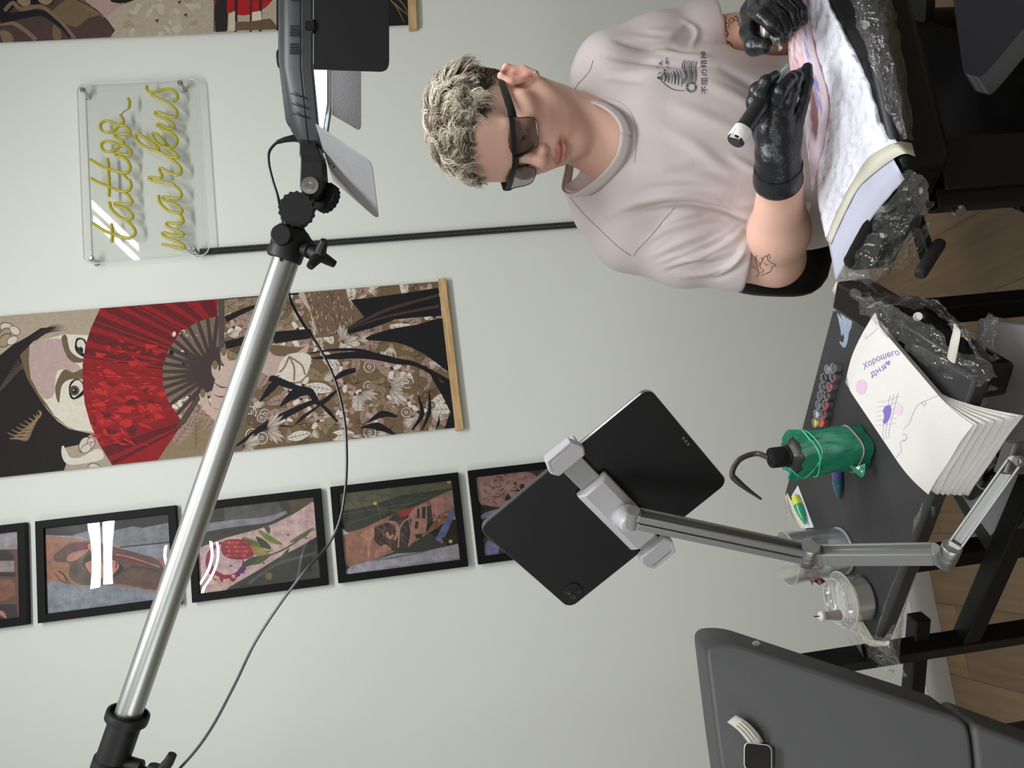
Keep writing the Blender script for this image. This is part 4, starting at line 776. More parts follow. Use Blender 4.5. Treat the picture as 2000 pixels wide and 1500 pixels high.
m = MB(); G = []; cl = spline([WP(.011, .000, .005), WP(.020, .005, .010), WP(.030, .015, .013), WP(.037, .029, .010)], 6)
for i, p in enumerate(cl): wdt = .0086-.002*i/len(cl); G.append([p+s_*wdt*nrm(wy_*.75-wx*.66)+cn*.0006*(1-s_*s_) for s_ in (-1, -.33, .33, 1)])
m.grid(G); m.build('strap', strap_m, root, solid=.0018)
m = MB()
for s_ in (-.45, 0, .45): m.tube([cl[i]+s_*.0085*nrm(wy_*.75-wx*.66)+cn*.0016 for i in range(4, len(cl)-4)], .0007, 5)
m.build('strap_stripe', mat('strap_stripe', srgb(130, 130, 118), .6), root)
m = MB(); cl = spline([WP(-.013, -.004, .005), WP(-.024, 0.004, .010), WP(-.045, .018, .006)], 5); m.grid([[p+s_*.0088*wy_ for s_ in (-1, 0, 1)] for p in cl]); m.build('strap', strap_m, root, solid=.0018)
# ================================================================ work table and what stands on it
TZ = .75
rd = random.Random(5)
top_m = mat('black_table_top', srgb(52, 52, 54), .55, spec=.4); add_variation(top_m, 9, srgb(46, 46, 48), srgb(60, 59, 60), lo=.3, hi=.75)
tube_m = mat('black_steel_tube', srgb(14, 14, 15), .5, spec=.3)
film = film_mat('cling_film', base=.045, hz=.03, rough=.035, gloss=1, bump=(140, .35))
film2 = film_mat('milky_film', base=.05, hz=.18, rough=.14, gloss=.9, haze=(.62, .6, .56), bump=(80, .8))
tape_m = mat('cream_tape', srgb(206, 202, 186), .6); 
def film_sheet(name, parent, rows, mt, amp=.004, sc=45, n=10, seed=0, solid=0):
    """crumpled sheet through rows of 3-D points"""
    rows = [spline(r, n) if len(r) > 2 else [np.asarray(r[0])+(np.asarray(r[1])-np.asarray(r[0]))*k/n for k in range(n+1)] for r in rows]; cols = []
    for i in range(len(rows[0])): cols.append(spline([r[i] for r in rows], n) if len(rows) > 2 else [rows[0][i]+(rows[1][i]-rows[0][i])*k/n for k in range(n+1)])
    G = []
    for c in cols:
        R_ = []
        for p in c:
            v = Vector(p)*sc+Vector((seed, seed*2, 0)); d = noise.noise_vector(v)+.55*noise.noise_vector(v*2.3)+.22*noise.noise_vector(v*5.1); R_.append(p+np.array(d)*amp)
        G.append(R_)
    m = MB(); m.grid(G); return m.build(name, mt, parent, solid=solid, angle=180, smooth=(mt is not film))
q_ = [PZ(1531, 968, TZ), PZ(1634, 572, TZ), PZ(1905, 742, TZ), PZ(1712, 1262, TZ)]
root = thing('work_table', (PZ(1690, 900, 0)[0], 1.13, 0), 'narrow black work table holding ink caps, bottle and paper towels', 'table')
m = MB(); m.prism([p-np.array([0, 0, .022]) for p in q_], (0, 0, .022)); m.build('table_top', top_m, root, bevel=.004)
ctr = sum(q_)/4
m = MB(); qi = [p+(ctr-p)*.34-np.array([0, 0, .035]) for p in q_]
for k in range(4): m.bar(qi[k], qi[(k+1) % 4], .024, .024)
m.build('under_frame', tube_m, root)
for x_, y_, d_ in ((1850, 1083, 1.30), (1900, 601, 1.235), (1955, 733, 1.13), (1730, 800, 1.34)):
    c = P(x_, y_, d_); m = MB(); m.bar((c[0], c[1], .006), (c[0], c[1], TZ-.03), .031, .031, up=(.7, .7, 0)); m.build('leg', tube_m, root, bevel=.002)
# wrapped rail along the right side of the table, with two bolts
ra, rb = PZ(1660, 572, .735), PZ(1938, 748, .715)
m = MB(); m.bar(ra, rb, .045, .055); m.build('side_rail', mat('gloss_black', srgb(20, 20, 22), .25), root, bevel=.006, bseg=3)
for x_, y_ in ((1795, 619), (1865, 694)):
    m = MB(); m.lathe([(.0060, -.004), (.0060, .006), (.0052, .0075), (.0032, .0075), (.003, .005), (0, .005)], P(x_, y_, .995 if x_ < 1800 else .95), nrm(UP*.6-FW*.8), 20); m.build('bolt', steel_m, root)
m = MB(); tl = spline([P(1858, 702, .945), P(1864, 672, .93), P(1869, 645, .925), P(1865, 634, .92)], 6); m.tube(tl, [.0062*(1-(i/len(tl))**3)+.0012 for i in range(len(tl))], 8, flat=.4); m.build('tie_tail', mat('white_tie', srgb(200, 198, 186), .5), root)
film_sheet('rail_film', root, [[PZ(1636, 545, .752), PZ(1700, 600, .775), PZ(1800, 600, .77), PZ(1870, 640, .76), PZ(1925, 700, .745)], [PZ(1652, 548, .72), PZ(1730, 570, .73), PZ(1800, 580, .70), PZ(1890, 640, .70), PZ(1958, 705, .69)]], film, .011, 28, 14, 3)
film_sheet('rail_film', root, [[PZ(1662, 592, .755), PZ(1720, 640, .772), PZ(1800, 700, .76), PZ(1880, 760, .745)], [PZ(1660, 560, .765), PZ(1760, 610, .79), PZ(1840, 660, .775), PZ(1950, 738, .745)]], film, .008, 34, 14, 9)
film_sheet('film_end', root, [[P(1882, 790, .97), P(1910, 780, .97), P(1935, 745, .96)], [P(1872, 800, .99), P(1900, 810, .99), P(1958, 760, .97)]], film2, .008, 50, 8, 5)
# film and tape along the near left edge
film_sheet('edge_film', root, [[PZ(1800, 983, TZ+.002), PZ(1765, 1080, TZ+.002), PZ(1728, 1180, TZ+.003), PZ(1700, 1262, TZ+.002)], [PZ(1822, 990, TZ-.006), PZ(1795, 1080, TZ-.02), PZ(1758, 1185, TZ-.02), PZ(1742, 1285, TZ-.02)], [PZ(1838, 1000, TZ-.03), PZ(1800, 1090, TZ-.04), PZ(1770, 1190, TZ-.05), PZ(1752, 1300, TZ-.05)]], film2, .003, 40, 9, 1)
film_sheet('edge_film', root, [[PZ(1537, 965, TZ+.003), PZ(1560, 1040, TZ+.003), PZ(1640, 1190, TZ+.003), PZ(1672, 1230, TZ+.004)], [PZ(1531, 975, TZ-.01), PZ(1548, 1050, TZ-.012), PZ(1630, 1205, TZ-.02), PZ(1690, 1296, TZ-.03)]], film2, .003, 40, 9, 8)
film_sheet('corner_film', root, [[PZ(1665, 1225, TZ+.004), PZ(1720, 1245, TZ+.006), PZ(1745, 1255, TZ+.002)], [PZ(1688, 1262, TZ-.004), PZ(1715, 1275, TZ), PZ(1748, 1272, TZ-.01)], [PZ(1700, 1300, TZ-.05), PZ(1730, 1298, TZ-.055), PZ(1762, 1300, TZ-.05)], [PZ(1740, 1310, TZ-.06), PZ(1750, 1322, TZ-.06), PZ(1775, 1318, TZ-.06)]], film, .004, 60, 9, 4)
def tape(parent, a, b, mt=tape_m, name='tape'):
    m = MB(); A_, B_ = spline(a, 6), spline(b, 6); m.grid([[p, q] for p, q in zip(A_, B_)]); return m.build(name, mt, parent, solid=.0006)
tape(root, [PZ(1634, 549, TZ+.002), PZ(1650, 578, TZ+.002), PZ(1692, 617, TZ+.002)], [PZ(1625, 567, TZ+.002), PZ(1644, 594, TZ+.002), PZ(1678, 626, TZ+.002)])
tape(root, [PZ(1683, 1210, TZ+.002), PZ(1692, 1238, TZ+.002), PZ(1706, 1250, TZ+.003), PZ(1738, 1252, TZ+.004)], [PZ(1669, 1213, TZ+.002), PZ(1680, 1245, TZ+.002), PZ(1702, 1262, TZ+.003), PZ(1736, 1261, TZ+.004)])
tape(root, [PZ(1538, 963, TZ+.001), PZ(1552, 990, TZ+.001), PZ(1574, 1030, TZ+.001)], [PZ(1531, 972, TZ+.001), PZ(1544, 1000, TZ+.001), PZ(1562, 1034, TZ+.001)])
# smear of ointment
m = MB(); sm = [((1628, 606), (1640, 600), (1654, 598)), ((1640, 604), (1648, 625), (1650, 660)), ((1650, 600), (1656, 630), (1650, 672), (1640, 668)), ((1636, 612), (1645, 640), (1644, 655)), ((1658, 612), (1660, 632), (1656, 650))]
for k, s_ in enumerate(sm):
    p_ = spline([PZ(x, y, TZ+.0004) for x, y in s_], 6); m.tube(p_, [.0045*math.sin(math.pi*(i+.6)/(len(p_)+.4))+.0006 for i in range(len(p_))], 8, flat=.35, up=(0, 0, 1))
o = m.build('ointment_smear', mat('ointment', srgb(158, 172, 192), .3, alpha=.8)); tag(o, 'pale bluish smear of ointment on the black table by the wrapped rail', 'smear')
# ink caps
cup_m = film_mat('cap_plastic', base=.10, hz=.16, rough=.15, haze=(.75, .78, .8))
def ink_mat(n, c): return mat('ink_'+n, srgb(*c), .12, coat=.6)
def ink_cap(x, y, ink, label):
    c = PZ(x, y, TZ+.0125); c = np.array([c[0], c[1], TZ])
    t = thing('ink_cap', c, label, 'ink cap', 'ink caps in two rows')
    m = MB(); m.lathe([(0, .0003), (.0060, .0003), (.0064, .0015), (.0068, .0120), (.0075, .0123), (.0076, .0130), (.0070, .0132), (.0063, .0128), (.0058, .0020), (0, .0020)], c, (0, 0, 1), 20); m.build('cup', cup_m, t)
    m = MB(); m.lathe([(.0061, .0022), (.0064, .0100), (.0030, .0094), (0, .0092)], c, (0, 0, 1), 20); m.build('ink', ink, t)
caps = [(1615.6, 722, 'clear', (120, 124, 126), 'ink cap with clear liquid at the towel end of the far row'), (1608, 739, 'black', (10, 10, 12), 'ink cap full of black ink in the far row'),
 (1605, 757, 'dark_grey', (58, 62, 70), 'ink cap with dark grey ink, next to the black one'), (1601, 774, 'mid_grey', (74, 80, 88), 'ink cap with mid grey ink, third from the yellow one'),
 (1597.6, 791.6, 'light_grey', (96, 106, 118), 'ink cap with lighter grey ink, between mid grey and pale blue'), (1594, 809, 'pale_blue', (176, 192, 212), 'ink cap with pale blue ink beside the yellow one'), (1591, 826, 'yellow', (222, 204, 58), 'ink cap with bright yellow ink by the green bottle'),
 (1627, 719, 'empty', (70, 76, 82), 'empty-looking ink cap touching the paper towels'), (1625, 737, 'brown_red', (64, 26, 28), 'ink cap with brownish dark red ink, near the towels'), (1619, 755.6, 'soft_red', (142, 44, 48), 'ink cap with muted red ink in the near row, next to brownish one'),
 (1614, 773.6, 'maroon', (84, 16, 24), 'ink cap with maroon ink, middle of the near row'), (1611, 791, 'crimson', (146, 18, 34), 'ink cap with crimson ink between the maroon and dark red ones'), (1607.6, 809, 'deep_red', (112, 18, 26), 'ink cap with deep red ink beside the orange-red one'), (1603, 825, 'orange_red', (226, 62, 42), 'ink cap with orange-red ink next to the yellow one')]
for x_, y_, n_, c_, l_ in caps: ink_cap(x_, y_, ink_mat(n_, c_), l_)
# wash bottle in its green bag
bc = PZ(1687, 873, TZ); bc = np.array([bc[0], bc[1], TZ]); bxd = nrm(np.array([.75, .62, 0]))
root = thing('wash_bottle', bc, 'dark squeeze bottle with bent spout, wrapped in a green plastic bag', 'bottle')
bot_m = mat('dark_bottle', srgb(46, 44, 42), .38)
zz = (0, 0, 1)
m = MB(); m.lathe([(0, .001), (.022, .001), (.0245, .004), (.0245, .090), (.0240, .099), (.0215, .107), (.0165, .1135), (.0135, .116), (.0135, .120), (0, .120)], bc, zz, 40, xdir=bxd, power=4.5); m.build('bottle_body', bot_m, root)
m = MB(); pr_ = [(.0138, .1165), (.0142, .1185)]
for k in range(2): pr_ += [(.0142, .1195+k*.002), (.0134, .1205+k*.002)]
pr_ += [(.0146, .1235), (.0148, .1255), (.0147, .1415), (.0138, .1435), (.0080, .144), (.0055, .1475), (0, .1475)]
m.lathe(pr_, bc, zz, 36); m.build('cap', blk2, root)
def BO(x, y, dd=0): return P(x, y, (bc-EYE)@FW+dd)
sp = spline([bc+np.array([0, 0, .145]), BO(1478, 886, .0), BO(1450, 894, 0), BO(1436, 908, 0), BO(1430, 926, 0), BO(1438, 938, 0), BO(1460, 956, 0), BO(1487, 975, 0)], 6)
m = MB(); m.tube(sp, [.0040 if i < len(sp)*.6 else .0048-.0034*max(0, (i/len(sp)-.72)/.28) for i in range(len(sp))], 12); m.build('spout', mat('dark_spout', srgb(58, 54, 48), .3), root)
bag_m = bpy.data.materials.new('green_bag'); bag_m.use_nodes = True; n = bag_m.node_tree.nodes; L = bag_m.node_tree.links; n.remove(n['Principled BSDF'])
tr = n.new('ShaderNodeBsdfTransparent'); tr.inputs[0].default_value = (.20, .72, .56, 1); df = n.new('ShaderNodeBsdfDiffuse'); df.inputs[0].default_value = (*srgb(58, 196, 156), 1); gl = n.new('ShaderNodeBsdfGlossy'); gl.inputs['Roughness'].default_value = .22
m1 = n.new('ShaderNodeMixShader'); m1.inputs[0].default_value = .42; m2 = n.new('ShaderNodeMixShader'); m2.inputs[0].default_value = .11
t_ = n.new('ShaderNodeTexNoise'); t_.inputs['Scale'].default_value = 70; c_ = n.new('ShaderNodeTexCoord'); mp_ = n.new('ShaderNodeMapping'); mp_.inputs['Scale'].default_value = (1, 1, .35); L.new(c_.outputs['Object'], mp_.inputs[0]); L.new(mp_.outputs[0], t_.inputs['Vector'])
bp_ = n.new('ShaderNodeBump'); bp_.inputs['Strength'].default_value = .7; bp_.inputs['Distance'].default_value = .008; L.new(t_.outputs['Fac'], bp_.inputs['Height']); L.new(bp_.outputs[0], gl.inputs['Normal']); L.new(bp_.outputs[0], df.inputs['Normal'])
L.new(tr.outputs[0], m1.inputs[1]); L.new(df.outputs[0], m1.inputs[2]); L.new(m1.outputs[0], m2.inputs[1]); L.new(gl.outputs[0], m2.inputs[2]); L.new(m2.outputs[0], n['Material Output'].inputs[0])
y2 = np.cross((0, 0, 1), bxd); G = []
for j in range(27):
    t = j/26; h = .002+.110*t; R_ = []
    for k in range(56):
        a = 2*math.pi*k/56; ca, sa = math.cos(a), math.sin(a); q = (abs(ca)**4+abs(sa)**4)**-.25
        r = .0272+.0035*max(0, t-.72)/.28-.0015*max(0, .14-t)/.14
        r += .0010*math.sin(5*a+6*t)*math.sin(7*t+2)+.0012*noise.noise(Vector((ca*2.5, sa*2.5, t*5)))
        R_.append(bc+bxd*ca*r*q+y2*sa*r*q+np.array([0, 0, h+(.006*noise.noise(Vector((ca*3, sa*3, 9)))*t if t > .6 else 0)]))
    G.append(R_)
m = MB(); m.grid(G, closed=True)
tl = [PZ(1672, 905, TZ+.004), PZ(1684, 928, TZ+.006), PZ(1690, 905, TZ+.003)]
m.grid([[P(1655, 905, 1.165), P(1672, 912, 1.16), P(1690, 905, 1.155)], [P(1668, 922, 1.165), P(1682, 924, 1.15), P(1690, 918, 1.15)], [P(1682, 933, 1.165), P(1685, 931, 1.15), P(1688, 930, 1.15)]])
m.build('green_bag', bag_m, root, angle=180)
m = MB()
def ringp(t0, amp, ph): return [bc+(bxd*math.cos(a)+y2*math.sin(a))*.0286*(abs(math.cos(a))**4+abs(math.sin(a))**4)**-.25+np.array([0, 0, t0+amp*math.sin(a+ph)]) for a in [2*math.pi*k/48 for k in range(48)]]
m.tube(ringp(.024, .004, 1), .0010, 6, closed=True); m.build('rubber_band', mat('pink_band', srgb(176, 140, 140), .6), root)
m = MB(); m.tube(ringp(.086, .006, 2.5), .0012, 6, closed=True); m.tube(ringp(.094, .012, .4), .0009, 6, closed=True); m.build('bag_seam', mat('bag_seam', srgb(86, 200, 160), .4), root)
# cartridges
def cartridge(base, tip, mats3, label, r=.0078):
    base, tip = np.asarray(base), np.asarray(tip); a = nrm(tip-base); L_ = np.linalg.norm(tip-base)
    t = thing('needle_cartridge', base, label, 'cartridge', None)
    m = MB(); m.lathe([(r*.75, 0), (r*.75, L_*.10), (r, L_*.12), (r, L_*.32)], base, a, 16); m.build('cartridge_base', mats3[0], t)
    m = MB(); m.lathe([(r, L_*.32), (r*1.05, L_*.42), (r*.9, L_*.62), (r*.55, L_*.84), (r*.22, L_), (0, L_)], base, a, 16); m.build('cartridge_tip', mats3[1], t); return t
cartridge(PZ(1634, 914, TZ+.0085), PZ(1638, 974, TZ+.005), (mat('violet_plastic', srgb(92, 70, 128), .25, coat=.5), mat('teal_plastic', srgb(48, 92, 112), .2, alpha=.85, coat=.5)), 'violet and teal needle cartridge lying behind the green bottle')
cartridge(PZ(1552, 968, TZ+.008), PZ(1573, 1024, TZ+.008), (mat('lime_plastic', srgb(206, 214, 70), .3), mat('green_plastic', srgb(52, 164, 118), .2, alpha=.9, coat=.5)), 'lime and green needle cartridge in its opened white packet')
m = MB(); m.prism([PZ(x, y, TZ+.0006) for x, y in ((1559, 948), (1590, 1030), (1572, 1032), (1548, 966))], (0, 0, .0008)); o = m.build('cartridge_packet', mat('white_packet', srgb(212, 214, 224), .4), smooth=False); tag(o, 'opened white paper packet under the green needle cartridge', 'packet')
# clear cup with red wipe
cc = PZ(1646, 1075, TZ); CUPD = (cc-EYE)@FW; cc = np.array([cc[0], cc[1], TZ]); clear = film_mat('clear_plastic', base=.06, hz=.05, rough=.05, gloss=1)
o = thing('clear_cup', cc, 'clear plastic cup on the table behind the holder arm', 'cup')
m = MB(); m.lathe([(0, .0008), (.033, .0008), (.0353, .004), (.0378, .048), (.0405, .092), (.0416, .094), (.0410, .0952), (.0394, .092), (.0366, .048), (.0342, .006), (.031, .003), (0, .003)], cc, zz, 40); m.build('cup_wall', clear, o)
m = MB(); m.lathe([(.0353, .0010), (.0366, .002), (.0366, .004), (.0353, .005)], cc, zz, 40); m.build('base_ring', mat('cup_ring', srgb(200, 205, 208), .15, alpha=.45), o)
m = MB(); m.tube([cc+np.array([.0412*math.cos(a), .0412*math.sin(a), .0942]) for a in [k*math.pi/24 for k in range(48)]], .0011, 6, closed=True); m.build('rim', mat('cup_rim', srgb(205, 208, 206), .2, alpha=.35), o)
m = MB(); G = []
for j in range(9):
    R_ = []
    for i in range(9):
        x_ = 1576+30*i/8; y_ = 1092+48*j/8; p = P(x_+6*math.sin(j), y_, CUPD-.012+.010*math.sin(i*1.7+j)); R_.append(p+np.array(noise.noise_vector(Vector((i*.8, j*.8, 3))))*.006)
    G.append(R_)
m.grid(G); o = m.build('red_wipe', mat('red_wipe', srgb(150, 62, 56), .7, bump=(80, .8, .004)), solid=.001); add_variation(MATS['red_wipe'], 60, srgb(120, 36, 34), srgb(214, 150, 140), lo=.4, hi=.72); tag(o, 'crumpled red-stained wipe inside the clear cup', 'wipe')
film_ = None
# clear jar with lid and nozzle
jc = PZ(1690, 1166, TZ); jc = np.array([jc[0], jc[1], TZ]); o = thing('clear_jar', jc, 'low clear plastic jar with wide lid and small nozzle near the table end', 'jar')
m = MB(); m.lathe([(0, .0008), (.0315, .0008), (.0335, .003), (.0340, .034), (.0330, .034), (.0325, .004), (0, .003)], jc, zz, 36); m.build('jar_wall', clear, o)
m = MB(); m.lathe([(0, .004), (.0315, .004), (.0322, .028), (0, .029)], jc, zz, 36); m.build('white_filling', mat('white_filling', srgb(206, 202, 190), .6), o)
lid_m = film_mat('lid_plastic', base=.08, hz=.16, rough=.08, gloss=1, haze=(.8, .8, .78))
m = MB(); m.lathe([(.034, .034), (.0405, .0345), (.0420, .037), (.0415, .040), (.036, .0415), (.033, .047), (.030, .048), (.0285, .042), (.024, .038), (0, .038)], jc, zz, 40); m.build('lid', lid_m, o)
m = MB(); m.tube([jc+np.array([.0418*math.cos(a), .0418*math.sin(a), .0375]) for a in [k*math.pi/24 for k in range(48)]], .0013, 6, closed=True); m.tube([jc+np.array([.0335*math.cos(a), .0335*math.sin(a), .0475]) for a in [k*math.pi/24 for k in range(48)]], .0010, 6, closed=True); m.build('lid_rim', mat('lid_rim', srgb(214, 214, 208), .15, alpha=.6), o)
nb = P(1640, 1201, 1.195); nz = P(1608, 1203, 1.19)
m = MB(); m.lathe([(.0075, 0), (.0070, .010), (.0060, .016), (.0058, np.linalg.norm(nz-nb))], nb, nz-nb, 16); m.build('nozzle', mat('grey_nozzle', srgb(148, 140, 128), .4), o)
m = MB(); m.lathe([(.0060, -.001), (.0068, .001), (.0068, .004), (.005, .0062), (0, .0065)], nz, nz-nb, 16); m.build('nozzle_cap', mat('white_cap', srgb(226, 224, 220), .4), o)
m = MB(); m.tube([nz, nz+nrm(nz-nb)*.0145], .0009, 6); m.build('needle', blk2, o)
# ---------------------------------------------------------------- folded paper towels
tow_m = mat('paper_towel', srgb(226, 224, 218), .85, bump=(650, .5, .0012)); towp_m = mat('towel_print', (1, 1, 1), .85, vcol=True)
def towel_grid(i, nT=26, nW=10):
    R1, L1, L2, R2 = [(1696, 612), (1641, 735), (1798, 968), (1884, 832)]
    ext = 0 if i == 0 else .004+.005*i; G = []
    for a in range(nT+1):
        t = a/nT*(1+ext); row = []
        for b in range(nW+1):
            s = b/nW; x = (R1[0]*(1-t)+R2[0]*t)*(1-s)+(L1[0]*(1-t)+L2[0]*t)*s; y = (R1[1]*(1-t)+R2[1]*t)*(1-s)+(L1[1]*(1-t)+L2[1]*t)*s
            if t < .28: k = (1-t/.28)**2; x -= 10*k*math.sin(math.pi*s); y += 4*k*math.sin(math.pi*s)
            if i: x += 1.5*i; y += 2*i*s-3*i*(1-s)*0+(i*2.5)*(1-s)*0
            base = PZ(x, y, TZ+.0225-.0028*i)
            u = max(0, t-.72); z = -u*u*(.14+.035*i)-.0025*max(0, .12-t)/.12*(7-i)*.6
            z += .0012*math.sin(9*s+i*2)*min(1, 3*u+.1)+.010*u*math.sin(3.2*s+i*.9)
            row.append(np.array([base[0]+.004*u*i, base[1]-.02*u*i, base[2]+z]))
        G.append(row)
    return G
def ray_hit(bvh, x, y, off=.0005):
    h = bvh.ray_cast(Vector(EYE), Vector(nrm(ray(x, y))))
    return None if h[0] is None else np.array(h[0])-nrm(ray(x, y))*off
def proj_poly(mb, bvh, pts, mi=0, col=None, off=.0007):
    q = [ray_hit(bvh, x, y, off) for x, y in pts]
    if any(p is None for p in q): return
    mb.add(q, [tuple(range(len(q)))], mi, col)
def proj_stroke(mb, bvh, pts, wd, mi, col, n=6, off=.0006):
    c = spline(pts, n) if len(pts) > 2 else [np.array(pts[0], float)+(np.array(pts[1], float)-np.array(pts[0], float))*k/4 for k in range(5)]; N = len(c)
    ws = np.interp(np.linspace(0, 1, N), np.linspace(0, 1, len(wd)), wd) if not np.isscalar(wd) else [wd]*N; vs = []; ok = True
    for i in range(N):
        t = c[min(i+1, N-1)]-c[max(i-1, 0)]; t = t/(np.linalg.norm(t)+1e-9); nn = np.array([-t[1], t[0]])*ws[i]/2
        for s in (1, -1):
            h = ray_hit(bvh, *(c[i]+s*nn), off)
            if h is None: return
            vs.append(h)
    mb.add(vs, [(2*i, 2*i+1, 2*i+3, 2*i+2) for i in range(N-1)], mi, col)
def text_tris(body):
    cu_ = bpy.data.curves.new('lettering', 'FONT'); cu_.body = body; cu_.size = 1; cu_.resolution_u = 2
    ob = bpy.data.objects.new('lettering', cu_); COL.objects.link(ob); bpy.context.view_layer.update()
    me = ob.evaluated_get(bpy.context.evaluated_depsgraph_get()).to_mesh(); v = [(p.co.x, p.co.y) for p in me.vertices]; f = [tuple(p.vertices) for p in me.polygons]
    bpy.data.objects.remove(ob); bpy.data.curves.remove(cu_); return v, f
def proj_text(mb, bvh, body, p0, p1, hgt, mi, col, shear=0, bow=0, off=.0010):
    """lettering along the photo line p0-p1, hgt in pixels"""
    v, f = text_tris(body); w_ = max(p[0] for p in v); d = np.array(p1, float)-np.array(p0, float); L_ = np.linalg.norm(d); d /= L_; u = np.array([d[1], -d[0]]); k = L_/w_; q = []
    for x, y in v:
        s = x/w_; pt = np.array(p0)+d*(x*k+shear*y*hgt)+u*(y*hgt+bow*4*s*(1-s)); h = ray_hit(bvh, pt[0], pt[1], off)
        if h is None: return
        q.append(h)
    mb.add(q, f, mi, col)
for i in range(6, -1, -1):
    mb = MB(); mb.grid(towel_grid(i))
    if i == 0:
        bv = BVHTree.FromPolygons([Vector(p) for p in mb.v], mb.f); LI = srgb(150, 130, 196); LG = srgb(176, 170, 200); PK = srgb(222, 190, 212); MG = srgb(206, 120, 186)
        proj_text(mb, bv, 'Хорошего', (1687, 723), (1757, 693), 17, 1, LI, .15, 5); proj_text(mb, bv, 'д', (1702, 737), (1711.5, 731.4), 17, 1, LI, .1); proj_text(mb, bv, 'я', (1723.5, 724.4), (1731.5, 719.7), 17, 1, LI, .1)
        for q_2 in ([(1714.6, 729.6), (1710, 721.8)], [(1721, 725.8), (1716.4, 718)], [(1712.3, 725.7), (1718.7, 721.9)]): proj_stroke(mb, bv, q_2, 2.0, 1, LI)
        hx = lambda cx, cy, r, a=0: [(cx+r*(.95*math.sin(t)**3*math.cos(a)-(-(.8*math.cos(t)-.3*math.cos(2*t)-.12*math.cos(3*t)))*math.sin(a)), cy+r*(.95*math.sin(t)**3*math.sin(a)+(-(.8*math.cos(t)-.3*math.cos(2*t)-.12*math.cos(3*t)))*math.cos(a))) for t in [2*math.pi*k/20 for k in range(20)]]
        proj_poly(mb, bv, hx(1734, 709, 5.5, -.4), 1, LI)
        for cx, cy, rx, ry, c in ((1682, 756, 11, 15, PK), (1675, 787, 5, 7, MG), (1755, 800, 8, 12, srgb(226, 206, 218)), (1716, 838, 4, 10, MG), (1722, 850, 3, 6, MG)): proj_poly(mb, bv, [(cx+rx*math.cos(t), cy+ry*math.sin(t)) for t in [2*math.pi*k/14 for k in range(14)]], 1, c)
        for s_, wd in (([(1716, 640), (1702, 652), (1690, 662), (1692, 655)], .9), ([(1700, 660), (1684, 680), (1668, 694), (1660, 710)], .9), ([(1660, 728), (1655, 722), (1660, 716), (1664, 722), (1658, 727)], 1.0), ([(1832, 772), (1815, 780), (1800, 786), (1790, 795), (1782, 810), (1776, 826), (1764, 838)], 1.0), ([(1806, 792), (1801, 790), (1802, 784), (1808, 786), (1805, 793)], 1), ([(1762, 850), (1768, 848), (1770, 858), (1764, 862)], 1.4), ([(1766, 858), (1758, 866), (1760, 880), (1750, 894)], .9), ([(1655, 735), (1650, 745), (1656, 752)], .8)): proj_stroke(mb, bv, s_, wd, 1, LG)
        for k in range(6): proj_stroke(mb, bv, [(1716+k*7.5, 780-k*2.5), (1709+k*7, 812-k*1), (1706+k*6, 842), (1712+k*5, 866-k*2)], .8, 1, LG, 3)
        for k in range(9): proj_stroke(mb, bv, [(1714-k*.6, 786+k*9), (1736-k*.6, 782+k*9.4), (1756-k*1.4, 774+k*10.6)], .8, 1, LG, 3)
        proj_poly(mb, bv, [(1728, 794), (1738, 791), (1741, 800), (1738, 815), (1734, 822), (1729, 828), (1724, 826), (1727, 812), (1724, 802)], 1, srgb(126, 110, 186)); proj_poly(mb, bv, [(1717, 828), (1722, 838), (1720, 850), (1714, 846)], 1, MG)
        o = mb.build('paper_towel', [tow_m, towp_m], angle=180, recalc=False); tag(o, 'top paper towel of the folded stack, printed with lilac lettering and a checked basket', 'paper towel', 'folded stack of paper towels')
    else:
        o = mb.build('paper_towel', tow_m, solid=.0006, angle=180); tag(o, 'plain white paper towel in the folded stack under the printed one', 'paper towel', 'folded stack of paper towels')
# ================================================================ rack behind the table, lower shelf and its things
pp = P(1883, 1252, 1.33); root = thing('metal_rack', (pp[0], pp[1], 0), 'black square-tube rack with a low shelf, behind the couch back', 'rack')
m = MB(); m.bar((pp[0], pp[1], .006), (pp[0], pp[1], .93), .030, .030, up=(.8, .6, 0)); m.build('post', tube_m, root, bevel=.002)
SZ = pp[2]; e = PZ(2035, 905, SZ)
m = MB(); m.bar(pp, e, .030, .030); m.build('shelf_bar', tube_m, root, bevel=.002)
sb = P(1790, 1262, 1.33); dv = nrm(np.array([-.9, .42, 0])); m = MB(); m.bar(sb-dv*.055, sb+dv*.33, .026, .026); m.build('cross_bar', tube_m, root, bevel=.002)
m = MB(); bar_d = nrm(e-pp); bk = np.array([.52, .40, 0]); a = pp+bar_d*.20; b = e+bar_d*.05
m.prism([PZ(x, y, SZ-.001) for x, y in ((1843, 935), (1868, 958), (1896, 1006), (1940, 1075), (2100, 960), (2140, 780), (1985, 640), (1900, 780))], (0, 0, .012)); m.build('shelf_board', mat('dark_board', srgb(44, 44, 46), .5), root, bevel=.002)
m = MB(); m.bar((e[0], e[1], .006), (e[0], e[1], SZ), .030, .030); m.build('post', tube_m, root)
pz = SZ+.0115
m = MB(); m.prism([PZ(x, y, pz) for x, y in ((1876, 962), (1898, 996), (1935, 1046), (1998, 990), (2060, 900), (1975, 850), (1918, 800), (1880, 850))], (0, 0, .0008)); o = m.build('paper_sheet', mat('grey_paper', srgb(176, 173, 176), .8, bump=(200, .3, .001)), smooth=False); tag(o, 'pale speckled paper sheet on the low shelf below the towels', 'paper')
m = MB(); m.prism([PZ(x, y, pz+.0015) for x, y in ((1946, 618), (1916, 768), (1918, 826), (1973, 872), (2060, 890), (2090, 640))], (0, 0, .030)); o = m.build('flat_case', mat('grey_case', srgb(150, 147, 146), .5), bevel=.004); tag(o, 'flat grey case on the low shelf, between the table legs', 'case')
